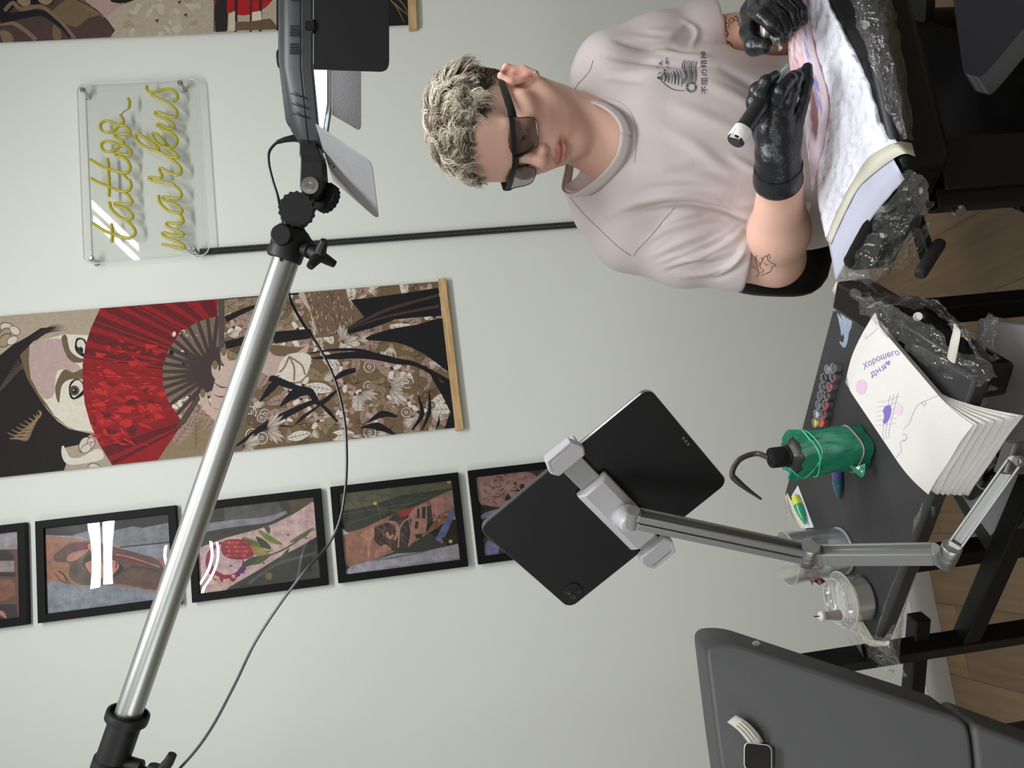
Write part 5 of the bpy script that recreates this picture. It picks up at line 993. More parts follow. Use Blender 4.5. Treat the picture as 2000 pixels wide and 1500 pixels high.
film_sheet('case_wrap', o, [[PZ(1924, 615, pz+.06), PZ(1918, 655, pz+.06), PZ(1914, 690, pz+.06)], [PZ(1944, 612, pz+.035), PZ(1938, 655, pz+.035), PZ(1930, 700, pz+.035)], [PZ(1950, 622, pz+.034), PZ(1944, 660, pz+.034), PZ(1936, 705, pz+.034)]], film, .006, 60, 8, 2)
pa, pb = PZ(1893, 967, pz+.0105), PZ(1948, 920, pz+.0105); ad = nrm(pb-pa)
t = thing('tattoo_pen', pa, 'black tattoo pen lying on the pale paper sheet on the low shelf', 'tattoo machine')
m = MB(); m.lathe([(0, -.006), (.006, -.005), (.009, 0), (.0095, .006), (.0095, .036), (.009, .0365)], pa, ad, 20); m.build('grip', mat('pen_grey', srgb(46, 46, 48), .4), t)
m = MB(); m.lathe([(.0090, .0365), (.0098, .037), (.0098, .0395), (.009, .04)], pa, ad, 20); m.build('ring', mat('pen_ring', srgb(176, 172, 158), .4), t)
m = MB(); m.lathe([(.0090, .040), (.0095, .041), (.0095, .056), (.012, .058), (.012, .066), (.008, .072), (.012, .076), (.011, .092), (.004, .096), (0, .096)], pa, ad, 20); m.build('motor', mat('gloss_black', (0, 0, 0)), t)
m = MB(); m.tube([PZ(1952, 903, pz+.012), PZ(1947, 883, pz+.012), PZ(1943, 866, pz+.012)], .0020, 8); m.build('stem', blk2, t)
# ================================================================ padded armrest under its film and white pad
AZ = .768
blv = mat('black_vinyl', srgb(14, 14, 15), .35, spec=.3)
pl = [PZ(1652, 538, AZ), PZ(1758, 318, AZ), PZ(1752, 288, AZ), PZ(1670, -60, AZ), PZ(1572, -60, AZ), PZ(1602, 440, AZ), PZ(1622, 500, AZ)]
cen = sum(pl)/len(pl)
root = thing('arm_support_stand', (P(1900, 388, 1.12)[0], P(1900, 388, 1.12)[1], 0), 'black armrest wrapped in clear film under a white absorbent pad', 'armrest')
m = MB(); m.prism([p-np.array([0, 0, .075]) for p in pl], (0, 0, .074)); m.build('cushion', blv, root, bevel=.016, bseg=5)
m = MB(); bq = [cen+(p-cen)*.62-np.array([0, 0, .100]) for p in pl]; m.prism(bq, (0, 0, .026)); m.build('base_plate', tube_m, root, bevel=.003)
pc = P(1900, 388, 1.12); m = MB(); m.bar((pc[0], pc[1], .01), (pc[0], pc[1], AZ-.1), .026, .026); m.build('post', tube_m, root, bevel=.002)
m = MB(); m.box((pc[0], pc[1], .012), (.34, .30, .022)); m.build('foot_plate', tube_m, root, bevel=.004)
ps = P(1876, 330, 1.13); m = MB(); m.box((ps[0], ps[1], AZ-.23), (.075, .05, .24)); m.build('height_bracket', tube_m, root, bevel=.003)
m = MB(); kc = P(1872, 408, 1.11); m.lathe([(.0085, -.004), (.0085, .006), (.0075, .008), (0, .008)], kc, nrm(-RT*.7-FW*.6), 14); m.build('lock_knob', steel_m, root)
m = MB(); m.bar(P(1788, 425, 1.115), P(1812, 502, 1.10), .02, .012); m.build('lever', tube_m, root, bevel=.002)
m = MB(); g0, g1 = P(1796, 537, 1.07), P(1836, 474, 1.10); gd = nrm(g1-g0); gl_ = np.linalg.norm(g1-g0); m.lathe([(.006, -.001), (.008, .002), (.0086, .006), (.0086, gl_-.004), (.0075, gl_), (0, gl_)], g0, gd, 20); m.build('grip', mat('rubber_grip', srgb(34, 34, 36), .6, bump=(700, .3, .0008)), root)
film_sheet('wrap_film', root, [[PZ(1655, 540, AZ+.001), PZ(1715, 425, AZ+.001), PZ(1772, 335, AZ+.001)], [PZ(1675, 545, AZ-.008), PZ(1740, 430, AZ-.008), PZ(1800, 345, AZ-.004)], [P(1715, 548, 1.125), P(1770, 460, 1.06), P(1812, 380, .985)], [P(1752, 520, 1.135), P(1790, 450, 1.07), P(1826, 398, 1.0)]], film, .008, 34, 12, 7)
film_sheet('wrap_film', root, [[P(1700, 545, 1.13), P(1730, 535, 1.12), P(1765, 528, 1.12), P(1800, 500, 1.11)], [P(1730, 500, 1.10), P(1765, 470, 1.08), P(1790, 450, 1.07), P(1825, 425, 1.05)]], film, .010, 40, 10, 12)
film_sheet('wrap_film', root, [[PZ(1655, -20, AZ+.001), PZ(1690, 90, AZ+.001), PZ(1752, 262, AZ+.001)], [PZ(1672, -20, AZ+.002), PZ(1708, 90, AZ+.002), PZ(1764, 268, AZ+.002)], [P(1715, -20, 1.05), P(1740, 90, 1.01), P(1772, 268, .965)], [P(1740, -20, 1.07), P(1762, 90, 1.03), P(1785, 275, .975)]], film, .004, 40, 12, 2)
pad_m = mat('white_pad', srgb(232, 232, 242), .8); 
def pad_nodes(m):
    n = m.node_tree.nodes; L = m.node_tree.links; b = n['Principled BSDF']; c = n.new('ShaderNodeTexCoord'); v = n.new('ShaderNodeTexVoronoi'); v.inputs['Scale'].default_value = 62; v.feature = 'SMOOTH_F1'
    t = n.new('ShaderNodeTexNoise'); t.inputs['Scale'].default_value = 45; t.inputs['Detail'].default_value = 5; a = n.new('ShaderNodeMath'); a.operation = 'ADD'
    L.new(c.outputs['Object'], v.inputs['Vector']); L.new(c.outputs['Object'], t.inputs['Vector']); L.new(v.outputs['Distance'], a.inputs[0]); L.new(t.outputs['Fac'], a.inputs[1])
    bp = n.new('ShaderNodeBump'); bp.inputs['Strength'].default_value = 1.0; bp.inputs['Distance'].default_value = .009; L.new(a.outputs[0], bp.inputs['Height']); L.new(bp.outputs[0], b.inputs['Normal'])
pad_nodes(pad_m)
root = thing('absorbent_pad', PZ(1640, 300, AZ+.002), 'white quilted absorbent pad with cream tape spread over the armrest', 'pad')
far = [(1614, 468), (1600, 405), (1592, 330), (1584, 250), (1576, 170), (1568, 90), (1560, 0), (1552, -70)]; near = [(1752, 277), (1744, 262), (1728, 222), (1706, 158), (1680, 102), (1642, 36), (1622, 0), (1590, -70)]
inner = [(1614, 468), (1632, 420), (1660, 366), (1690, 316), (1724, 290), (1752, 277)]
fs_, ns_ = spline(far, 8), spline(near, 8); G = []; IN = spline(inner, 6)
for i in range(len(fs_)):
    R_ = []; w0 = max(0, 1-i/14)
    for j in range(31):
        t = j/30; p2 = fs_[i]*(1-t)+ns_[i]*t
        bow = IN[min(int(t*(len(IN)-1)), len(IN)-1)]-(fs_[0]*(1-t)+ns_[0]*t); p2 = p2+bow*w0
        z = AZ+.004+.0022*noise.noise(Vector((i*.35, j*.25, 0)))+.0012*noise.noise(Vector((i*.9, j*.7, 4)))-.020*max(0, (t-.86)/.14)**2*(1 if i > 6 else i/6)
        R_.append(PZ(p2[0], p2[1], z))
    G.append(R_)
m = MB(); m.grid(G); m.build('pad_sheet', pad_m, root, angle=180, solid=.0015)
outer_ = [(1622, 478), (1646, 424), (1676, 368), (1712, 334), (1748, 308), (1770, 300), (1788, 306)]; inn2 = [(1614, 468), (1632, 420), (1660, 366), (1690, 316), (1724, 290), (1752, 277), (1781, 280)]
zt = [AZ+.0065]*4+[AZ+.006, AZ+.001, AZ-.02]
tape(root, [PZ(*p, z) for p, z in zip(inn2, zt)], [PZ(*p, z) for p, z in zip(outer_, zt)])
bl_in = [(1618, 474), (1642, 426), (1672, 370), (1709, 336), (1745, 309)]; bl_out = [(1633, 549), (1660, 500), (1688, 449), (1725, 398), (1768, 350)]
film_sheet('pad_border', root, [[PZ(*p, AZ+.0045) for p in bl_in], [PZ((a[0]+b[0])/2, (a[1]+b[1])/2, AZ+.004) for a, b in zip(bl_in, bl_out)], [PZ(*p, AZ-.004) for p in bl_out]], mat('pale_blue_backing', srgb(186, 190, 206), .4, spec=.4), .0007, 60, 6, 3, solid=.0006)
# ink-stained sheet under the hands
st_m = mat('stained_sheet', (1, 1, 1), .6, vcol=True)
top_ = [(1586, 372), (1578, 300), (1566, 230), (1550, 165), (1540, 100), (1546, 60), (1556, 20), (1562, -40)]; bot_ = [(1587, 366), (1607, 285), (1618, 212), (1612, 165), (1594, 105), (1580, 40), (1576, 10), (1572, -40)]
T_, B_ = spline(top_, 20), spline(bot_, 20); m = MB(); N = len(T_); M_ = 44; V_ = []
for i in range(N):
    for j in range(M_+1):
        t = j/M_; q = T_[i]*(1-t)+B_[i]*t; z = AZ+.007+.016*(1-t)**2*min(1, i/40)
        V_.append(PZ(q[0], q[1], z+.0008*noise.noise(Vector((i*.24, t*8, 2)))))
def mixc(a, b, k): k = max(0, min(1, k)); return tuple(a[q]*(1-k)+b[q]*k for q in range(3))
for i in range(N-1):
    for j in range(M_):
        f, t = i/N, j/M_; n1_ = noise.noise(Vector((f*6, t*5, 7)))+.4*noise.noise(Vector((f*30, t*22, 3))); n2_ = noise.noise(Vector((f*13, t*9, 1)))+.5*noise.noise(Vector((f*50, t*30, 5))); c = (224, 208, 216)
        bell = lambda v, lo_, hi_: max(0, min(1, (v-lo_)/.06))*max(0, min(1, (hi_-v)/.06))
        c = mixc(c, (216, 172, 172), bell(f, .32, .85)*bell(t, -.1, .55)*(n1_+.5)*1.4); c = mixc(c, (186, 120, 122), bell(f, .35, .72)*bell(t, -.1, .38)*(n2_-.05)*1.6)
        c = mixc(c, (140, 92, 88), bell(f, .16, .50)*bell(t, .25, .66)*(n1_+.35)*1.5); c = mixc(c, (146, 144, 206), bell(f, .25, .95)*bell(t, .60, .80)*(n2_+.25)*2.2)
        if t > .955: c = mixc(c, (222, 168, 172), .8)
        a_ = i*(M_+1)+j; m.add([], [], 0); m.f.append((a_, a_+1, a_+M_+2, a_+M_+1)); m.mi.append(0); m.c.append(srgb(*c))
m.v = [tuple(map(float, p)) for p in V_]
o = m.build('stained_sheet', st_m, angle=180, solid=.0015); tag(o, 'pinkish sheet with purple and red ink marks under the gloved hands', 'sheet')
# dark padded seat at the lower right edge
m = MB(); ft = [(1856, -60), (1862, 0), (1880, 128), (1888, 143), (1904, 148), (1925, 143), (2000, 55), (2060, -10), (2060, -60)]
ft = spline([np.array(q, float) for q in ft], 5, True); m.prism([P(x, y, 1.16) for x, y in ft], FW*.07-UP*.055); root = thing('padded_stool', (P(1960, -10, 1.2)[0], P(1960, -10, 1.2)[1], 0), 'dark slate padded seat at the lower right, near the armrest', 'stool')
m.build('cushion', mat('slate_fabric', srgb(38, 40, 50), .85, sheen=.3, bump=(500, .4, .001)), root, bevel=.008, bseg=3)
c = P(1960, -10, 1.2); m = MB(); m.tube([(c[0], c[1], .03), (c[0], c[1], c[2]-.02)], .03, 16); m.lathe([(.2, .0), (.2, .02), (.04, .05), (0, .05)], (c[0], c[1], .002), zz, 30); m.build('pedestal', blk2, root)
# ================================================================ the person
def smin(a, b, k):
    if k <= 0: return np.minimum(a, b)
    h = np.maximum(k-np.abs(a-b), 0)/k
    return np.minimum(a, b)-h*h*k*.25
class Field:
    """signed distance field on a grid, blended from simple forms and turned into one continuous surface"""
    def __init__(s, lo, hi, h):
        s.lo = np.asarray(lo, float); s.h = h; s.n = np.ceil((np.asarray(hi)-s.lo)/h).astype(int)+1
        s.f = np.full(tuple(s.n), .05, np.float32)
    def win(s, lo, hi):
        a = np.clip(np.floor((np.asarray(lo)-s.lo)/s.h).astype(int), 0, s.n); b = np.clip(np.ceil((np.asarray(hi)-s.lo)/s.h).astype(int)+1, 0, s.n)
        if np.any(b-a < 2): return None, None
        ax = [(s.lo[i]+s.h*np.arange(a[i], b[i])).astype(np.float32) for i in range(3)]
        return tuple(slice(a[i], b[i]) for i in range(3)), np.meshgrid(*ax, indexing='ij', sparse=True)
    def put(s, d, sl, k, sub=False):
        s.f[sl] = -smin(-s.f[sl], d, k) if sub else smin(s.f[sl], d, k)
    def cap(s, a, b, ra, rb=None, k=.012, sub=False):
        rb = ra if rb is None else rb; a = np.asarray(a, float); b = np.asarray(b, float); m_ = max(ra, rb)+k+.02
        sl, g = s.win(np.minimum(a, b)-m_, np.maximum(a, b)+m_)
        if sl is None: return
        d = b-a; L2 = max(d@d, 1e-12)
        t = np.clip(((g[0]-a[0])*d[0]+(g[1]-a[1])*d[1]+(g[2]-a[2])*d[2])/L2, 0, 1)
        q = np.sqrt((g[0]-a[0]-t*d[0])**2+(g[1]-a[1]-t*d[1])**2+(g[2]-a[2]-t*d[2])**2)-(ra+t*(rb-ra)); s.put(q, sl, k, sub)
    def chain(s, pts, rs, k=.008):
        for i in range(len(pts)-1): s.cap(pts[i], pts[i+1], rs[i], rs[i+1], k)
    def ell(s, c, r, R=None, k=.012, sub=False):
        R = np.eye(3) if R is None else R; c = np.asarray(c, float); m_ = max(r)+k+.02; sl, g = s.win(c-m_, c+m_)
        if sl is None: return
        d = [g[0]-c[0], g[1]-c[1], g[2]-c[2]]; l = [R[0, i]*d[0]+R[1, i]*d[1]+R[2, i]*d[2] for i in range(3)]
        k0 = np.sqrt((l[0]/r[0])**2+(l[1]/r[1])**2+(l[2]/r[2])**2); k1 = np.sqrt((l[0]/r[0]**2)**2+(l[1]/r[1]**2)**2+(l[2]/r[2]**2)**2)
        s.put((k0*(k0-1)/np.maximum(k1, 1e-6)).astype(np.float32), sl, k, sub)
    def half(s, c, nrm_, lo, hi):
        """cut away what lies on the normal's side of a plane, within a window"""
        sl, g = s.win(lo, hi)
        if sl is None: return
        d = (g[0]-c[0])*nrm_[0]+(g[1]-c[1])*nrm_[1]+(g[2]-c[2])*nrm_[2]; s.f[sl] = np.maximum(s.f[sl], d)
    def mesh(s):
        f = s.f; ins = f < 0; C8 = sum(ins[i:f.shape[0]-1+i, j:f.shape[1]-1+j, k:f.shape[2]-1+k].astype(np.int8) for i in (0, 1) for j in (0, 1) for k in (0, 1))
        act = np.argwhere((C8 > 0) & (C8 < 8)); idx = -np.ones(C8.shape, np.int32); idx[tuple(act.T)] = np.arange(len(act))
        acc = np.zeros((len(act), 3)); cnt = np.zeros(len(act))
        for axis in range(3):
            o = [i for i in range(3) if i != axis]
            for p in (0, 1):
                for q in (0, 1):
                    c = np.zeros(3, int); c[o[0]] = p; c[o[1]] = q; c2 = c.copy(); c2[axis] = 1
                    v0 = f[tuple((act+c).T)]; v1 = f[tuple((act+c2).T)]; m_ = (v0 < 0) != (v1 < 0)
                    t = np.where(m_, v0/np.where(m_, v0-v1, 1), 0); pt = np.tile(c.astype(float), (len(act), 1)); pt[:, axis] = t
                    acc += np.where(m_[:, None], pt, 0); cnt += m_
        V = s.lo+(act+acc/np.maximum(cnt, 1)[:, None])*s.h; F = []
        for axis in range(3):
            o = [(axis+1) % 3, (axis+2) % 3]; a = [slice(None)]*3; b = [slice(None)]*3; a[axis] = slice(0, -1); b[axis] = slice(1, None)
            dif = ins[tuple(a)] != ins[tuple(b)]; e = np.argwhere(dif); e = e[(e[:, o[0]] > 0) & (e[:, o[1]] > 0) & (e[:, o[0]] < f.shape[o[0]]-1) & (e[:, o[1]] < f.shape[o[1]]-1)]
            if not len(e): continue
            u = np.zeros(3, int); u[o[0]] = 1; w_ = np.zeros(3, int); w_[o[1]] = 1
            qd = np.stack([idx[tuple((e-u-w_).T)], idx[tuple((e-w_).T)], idx[tuple(e.T)], idx[tuple((e-u).T)]], 1)
            fl = ins[tuple(e.T)]; qd[~fl] = qd[~fl][:, ::-1]; F.append(qd)
        return V, np.concatenate(F)
def smooth_verts(V, F, it=2, lam=.5):
    E = np.concatenate([F[:, [0, 1]], F[:, [1, 2]], F[:, [2, 3]], F[:, [3, 0]]])
    for _ in range(it):
        A_ = np.zeros_like(V); n_ = np.zeros(len(V)); np.add.at(A_, E[:, 0], V[E[:, 1]]); np.add.at(A_, E[:, 1], V[E[:, 0]]); np.add.at(n_, E[:, 0], 1); np.add.at(n_, E[:, 1], 1)
        V = V+lam*(A_/np.maximum(n_, 1)[:, None]-V)
    return V
def vnormals(V, F):
    n_ = np.cross(V[F[:, 2]]-V[F[:, 0]], V[F[:, 3]]-V[F[:, 1]]); N = np.zeros_like(V)
    for k in range(4): np.add.at(N, F[:, k], n_)
    return N/np.maximum(np.linalg.norm(N, axis=1), 1e-12)[:, None]
def pxv(V):
    q = V-EYE; d = q@FW; return np.stack([1000-(q@UP)/d*FPX, 750-(q@RT)/d*FPX], 1)
def big_mesh(name, V, F, mats, parent, extra=None, col=None):
    """numpy surface plus optional MB of small printed islands -> one object"""
    me = bpy.data.meshes.new(name); org = np.array(parent['_org']); nv = len(V); ev = np.array(extra.v) if extra and extra.v else np.zeros((0, 3))
    me.from_pydata([tuple(p) for p in np.concatenate([V, ev])-org], [], [tuple(q) for q in F.tolist()]+([tuple(i+nv for i in f) for f in extra.f] if extra else []))
    for m_ in (mats if isinstance(mats, list) else [mats]): me.materials.append(m_)
    if extra and extra.f: me.polygons.foreach_set('material_index', [0]*len(F)+extra.mi)
    if col is not None:
        at = me.color_attributes.new('Col', 'FLOAT_COLOR', 'POINT'); c = np.ones((nv+len(ev), 4), np.float32); c[:nv, :3] = col
        if extra and extra.v:
            for f, cc in zip(extra.f, extra.c):
                for i in f: c[nv+i, :3] = cc
        at.data.foreach_set('color', c.ravel())
    me.polygons.foreach_set('use_smooth', [True]*len(me.polygons)); o = bpy.data.objects.new(name, me); COL.objects.link(o); o.parent = parent; o['_org'] = list(org); return o
# ---- pose: joints
NAS = P(1008, 306, 1.325); vdir = nrm(ray(1008, 306)); hv = nrm(np.array([vdir[0], vdir[1], 0])); hr = np.array([hv[1], -hv[0], 0])
yaw, pit = math.radians(37), math.radians(7)
fw0 = -hv*math.cos(yaw)-hr*math.sin(yaw); HY = nrm(fw0*math.cos(pit)-np.array([0, 0, 1])*math.sin(pit)); HX = nrm(np.cross(HY, (0, 0, 1))); HZ = np.cross(HX, HY)
HR = np.array([HX, HY, HZ]).T
HC = NAS-HR@np.array([0, .0895, .004])
def Hd(x, y, z): return HC+HR@np.array([x, y, z], float)
RS, LS = P(1236, 470, 1.43), P(1192, 120, 1.45); RE, LE = P(1516, 506, 1.385), P(1512, 64, 1.46)
RW, LW = P(1524, 345, 1.185), P(1524, -52, 1.25); NB = P(1180, 282, 1.435)
BX = nrm(LS-RS); BZ = nrm(np.array([0, 0, 1])-BX*BX[2]); BYf = np.cross(BZ, BX)   # BYf points away from the viewer or towards; fixed below
BYf = BYf if BYf@FW < 0 else -BYf
BR = np.array([BX, BYf, BZ]).T
CH, BE = P(1370, 288, 1.43), P(1560, 300, 1.43)
def torso(F_, g=0.0, k=.03):
    F_.cap(RS+BX*.03, LS-BX*.03, .055+g, .055+g, k); nb = NB-BZ*(.01 if g > 0 else .05); F_.cap(nb, RS+BX*.035+BZ*.005, .050+g, .046+g, k); F_.cap(nb, LS-BX*.035+BZ*.005, .050+g, .046+g, k)
    F_.ell(CH, (.172+g, .108+g, .20), BR, k); F_.ell(CH+BYf*.035-BZ*.03, (.135+g, .085+g, .12), BR, k); F_.ell(BE, (.162+g, .112+g, .22), BR, k); F_.ell(BE-BZ*.13+BYf*.0, (.17+g, .12+g, .12), BR, k)
pn = thing('person', (BE[0], BE[1], .0), 'seated person with curly fair hair, tinted glasses and pale T-shirt, holding a tattoo machine', 'person')
# ---- body: head, neck, torso and arms as one surface
lo = np.minimum.reduce([RS, LS, RE, LE, RW, LW, BE-.2, HC-.15])-.09; hi = np.maximum.reduce([RS, LS, RE, LE, RW, LW, BE, HC+.14])+.09
lo[2] = BE[2]-.17
B_ = Field(lo, hi, .0024)
torso(B_, -.020)
B_.cap(Hd(0, -.030, -.06), NB+BZ*.0, .056, .057, .03); B_.cap(Hd(0, .0, -.10), P(1215, 275, 1.39), .040, .05, .03)
# head
B_.ell(Hd(0, -.012, .028), (.0765, .099, .090), HR, .02); B_.ell(Hd(0, .022, -.040), (.064, .068, .078), HR, .02)
for s_ in (-1, 1):
    B_.cap(Hd(.055*s_, -.004, -.058), Hd(.020*s_, .060, -.106), .019, .015, .022)
    B_.cap(Hd(.047*s_, .060, -.022), Hd(.058*s_, .030, -.020), .021, .017, .02)
    B_.cap(Hd(.030*s_, .062, -.055), Hd(.026*s_, .066, -.080), .022, .018, .02)
    B_.cap(Hd(.012*s_, .083, .016), Hd(.046*s_, .070, .016), .0115, .011, .016)
    B_.ell(Hd(.032*s_, .097, -.004), (.020, .018, .0145), HR, .012, True)
    B_.ell(Hd(.0315*s_, .0735, -.002), (.0135, .0135, .0125), HR, .003)
    B_.cap(Hd(.020*s_, .0845, .0035), Hd(.044*s_, .0785, .0020), .0042, .0040, .006)
    B_.cap(Hd(.021*s_, .0825, -.0115), Hd(.043*s_, .0775, -.0115), .0030, .0030, .008)
    # ears
    B_.ell(Hd(.0785*s_, -.012, -.026), (.0075, .0175, .031), HR @ np.array([[1, 0, 0], [0, .97, .24], [0, -.24, .97]]), .008)
    B_.cap(Hd(.083*s_, -.012, .004), Hd(.086*s_, -.030, -.010), .0048, .0048, .006); B_.cap(Hd(.086*s_, -.030, -.010), Hd(.083*s_, -.024, -.038), .0048, .0042, .006); B_.cap(Hd(.083*s_, -.024, -.038), Hd(.078*s_, -.010, -.056), .0045, .0055, .006)
    B_.cap(Hd(.083*s_, -.012, .004), Hd(.080*s_, .002, -.010), .0042, .0034, .006)
    B_.ell(Hd(.090*s_, -.010, -.026), (.0075, .0085, .0125), HR, .005, True); B_.ell(Hd(.090*s_, -.016, -.008), (.0055, .0085, .008), HR, .005, True)
B_.ell(Hd(0, .074, -.107), (.021, .017, .0145), HR, .018); B_.cap(Hd(0, .045, -.112), Hd(0, .068, -.112), .018, .014, .02)
B_.ell(Hd(0, .060, .050), (.058, .030, .045), HR, .03)
B_.cap(Hd(0, .0865, .006), Hd(0, .104, -.026), .0082, .0095, .014); B_.ell(Hd(0, .1085, -.0335), (.0122, .0118, .0105), HR, .008)
for s_ in (-1, 1): B_.ell(Hd(.0135*s_, .0985, -.0375), (.0086, .0108, .0082), HR, .006); B_.ell(Hd(.0062*s_, .1045, -.0435), (.0040, .0052, .0030), HR, .002, True)
B_.ell(Hd(0, .080, -.064), (.027, .018, .020), HR, .014)
LIPU = [Hd(-.0235, .0835, -.0690), Hd(-.010, .0965, -.0655), Hd(0, .0982, -.0668), Hd(.010, .0965, -.0655), Hd(.0235, .0835, -.0690)]; LIPD = [Hd(-.0225, .0835, -.0700), Hd(-.009, .0945, -.0755), Hd(.009, .0945, -.0755), Hd(.0225, .0835, -.0700)]
B_.chain(LIPU, (.003, .0050, .0048, .0050, .003), .004); B_.chain(LIPD, (.003, .0060, .0060, .003), .004)
for i in range(8):
    t0, t1 = -1+i/4, -1+(i+1)/4; q = lambda t: Hd(.0245*t, .1012-.0155*t*t, -.0702+.0006*abs(t)); B_.cap(q(t0), q(t1), .0013, .0013, .0025, True)
B_.cap(Hd(-.011, .092, -.0855), Hd(.011, .092, -.0855), .004, .004, .008, True)
# arms (the hands end inside the gloves)
B_.chain([RS+BX*.012, RS*.5+RE*.5, RE], (.058, .050, .044), .02); B_.chain([RE, RE*.62+RW*.38-UP*.002, RW, RW+(RW-RE)*.12], (.043, .0455, .029, .026), .02)
B_.chain([LS-BX*.012, LS*.5+LE*.5, LE], (.056, .047, .042), .02); B_.chain([LE, LE*.6+LW*.4, LW, LW+(LW-LE)*.1], (.041, .042, .029, .026), .02)
V, F_ = B_.mesh(); V = smooth_verts(V, F_, 1, .35); del B_
bvB = BVHTree.FromPolygons([Vector(p) for p in V], F_.tolist())
loc = (V-HC)@HR
SK = np.array(srgb(226, 182, 163)); col = np.tile(SK, (len(V), 1))
def tint(mask, c): 
    global col
    m_ = np.clip(mask, 0, 1)[:, None]; col = col*(1-m_)+np.array(srgb(*c))*m_
def segd(A_, B2, p): d = B2-A_; t = np.clip(((p-A_)@d)/(d@d), 0, 1); return np.linalg.norm(p-A_-t[:, None]*d, axis=1)
d_l = np.minimum.reduce([segd(a, b, V) for a, b in list(zip(LIPU, LIPU[1:]))+list(zip(LIPD, LIPD[1:]))]); tint((.0095-d_l)/.003*(np.abs(loc[:, 1]) > .07)*.6, (184, 108, 104))
for s_ in (-1, 1):
    tint(np.exp(-((loc[:, 0]-.082*s_)**2/.012**2+(loc[:, 1]+.015)**2/.03**2+(loc[:, 2]+.02)**2/.035**2))*.6, (206, 128, 112)); tint(np.exp(-((loc[:, 0]-.042*s_)**2+(loc[:, 1]-.07)**2+(loc[:, 2]+.03)**2)/.022**2)*.35, (208, 132, 118))
tint(np.exp(-((loc[:, 0])**2+(loc[:, 1]-.108)**2+(loc[:, 2]+.034)**2)/.014**2)*.45, (208, 128, 118))
tint(np.clip((loc[:, 2]-.045)/.02, 0, 1)*np.clip((.062-loc[:, 1])/.02, 0, 1)*.8*(np.linalg.norm(loc, axis=1) < .14), (120, 102, 86))
TI = (86, 74, 68); tat = MB(); ts = lambda pts, wd, c=TI, n=5: proj_stroke(tat, bvB, pts, wd, 1, srgb(*c), n, .0005)
# right arm: small outline; left arm: band of petals and leaves
for s_, wd in (([(1473, 500), (1478, 508), (1484, 515), (1489, 509), (1487, 502)], 1.3), ([(1481, 522), (1476, 512), (1478, 498)], 1.2), ([(1484, 519), (1492, 503), (1498, 500), (1500, 508), (1506, 513), (1515, 518), (1508, 522), (1505, 530), (1497, 534), (1488, 538)], 1.4), ([(1498, 502), (1502, 496), (1504, 506)], 1.3), ([(1492, 512), (1496, 518), (1500, 516)], 1.1), ([(1476, 540), (1482, 536), (1479, 526), (1470, 520)], 1.2), ([(1483, 516), (1486, 524), (1492, 528), (1486, 533)], 1.1)): ts(s_, wd)
for j, y in enumerate(np.linspace(20, 106, 12)):
    ts([(1401, y-4), (1412, y-5), (1418, y), (1411, y+5), (1401, y+4)], 1.6); ts([(1402, y), (1409, y+1)], 3.4, (112, 92, 82))
for j, (x, y) in enumerate(((1424, 28), (1432, 22), (1428, 40), (1438, 36), (1420, 50), (1446, 24))): ts([(x-5, y), (x, y-5), (x+5, y), (x, y+5), (x-5, y)], 1.4)
for s_, wd in (([(1416, 92), (1424, 82), (1430, 92), (1424, 102), (1414, 106)], 2.2), ([(1404, 60), (1416, 58), (1422, 66), (1417, 76), (1424, 84)], 2.6), ([(1402, 72), (1412, 70), (1416, 78), (1408, 86)], 2), ([(1436, 30), (1444, 44), (1452, 62), (1455, 70)], (1, 3, .6)), ([(1446, 26), (1450, 40), (1453, 52)], (1, 2.4, .6)), ([(1440, 46), (1450, 58), (1456, 68)], (1, 1.8, .5)), ([(1404, 98), (1414, 94), (1420, 104)], 4)): ts(s_, wd)
skin_m = mat('skin', (1, 1, 1), .5, spec=.35, vcol=True, sss=.12, bump=(900, .12, .0005)); ink_m = mat('skin_ink', (1, 1, 1), .55, vcol=True)
big_mesh('body', V, F_, [skin_m, ink_m], pn, tat, col)
# eyes under the lids and eyebrows
for s_ in (-1, 1):
    m = MB(); c = Hd(.0315*s_, .0757, -.0050); a = nrm(HR@np.array([-.10*s_-.05, .95, -.30])); m.lathe([(.0118*math.sin(t), .0118*math.cos(t)) for t in [math.pi*k/14 for k in range(15)]], c, a, 22); m.lathe([(.0056, .0105), (.0040, .0116), (0, .0121)], c, a, 18, 1); m.build('eye', [mat('eye_white', srgb(214, 206, 200), .2), mat('iris', srgb(46, 40, 36), .1)], pn)
    m = MB()
    for k in range(70):
        t = k/69; x = (.013+.030*t)*s_; q = Hd(x, .0905-.018*t*t, .0185+.006*t-.010*max(0, t-.6)-.004+random.uniform(-.0025, .0025)); h = bvB.find_nearest(Vector(q)); q = np.array(h[0]); n_ = np.array(h[1]); d = HR@np.array([s_*.8, -.1, .35-.6*t])
        m.tube([q, q+d*.004+n_*.001, q+d*.0085+n_*.0008], (.0006, .0006, .0002), 5)
    m.build('eyebrow', mat('brow_hair', srgb(112, 92, 74), .7), pn)
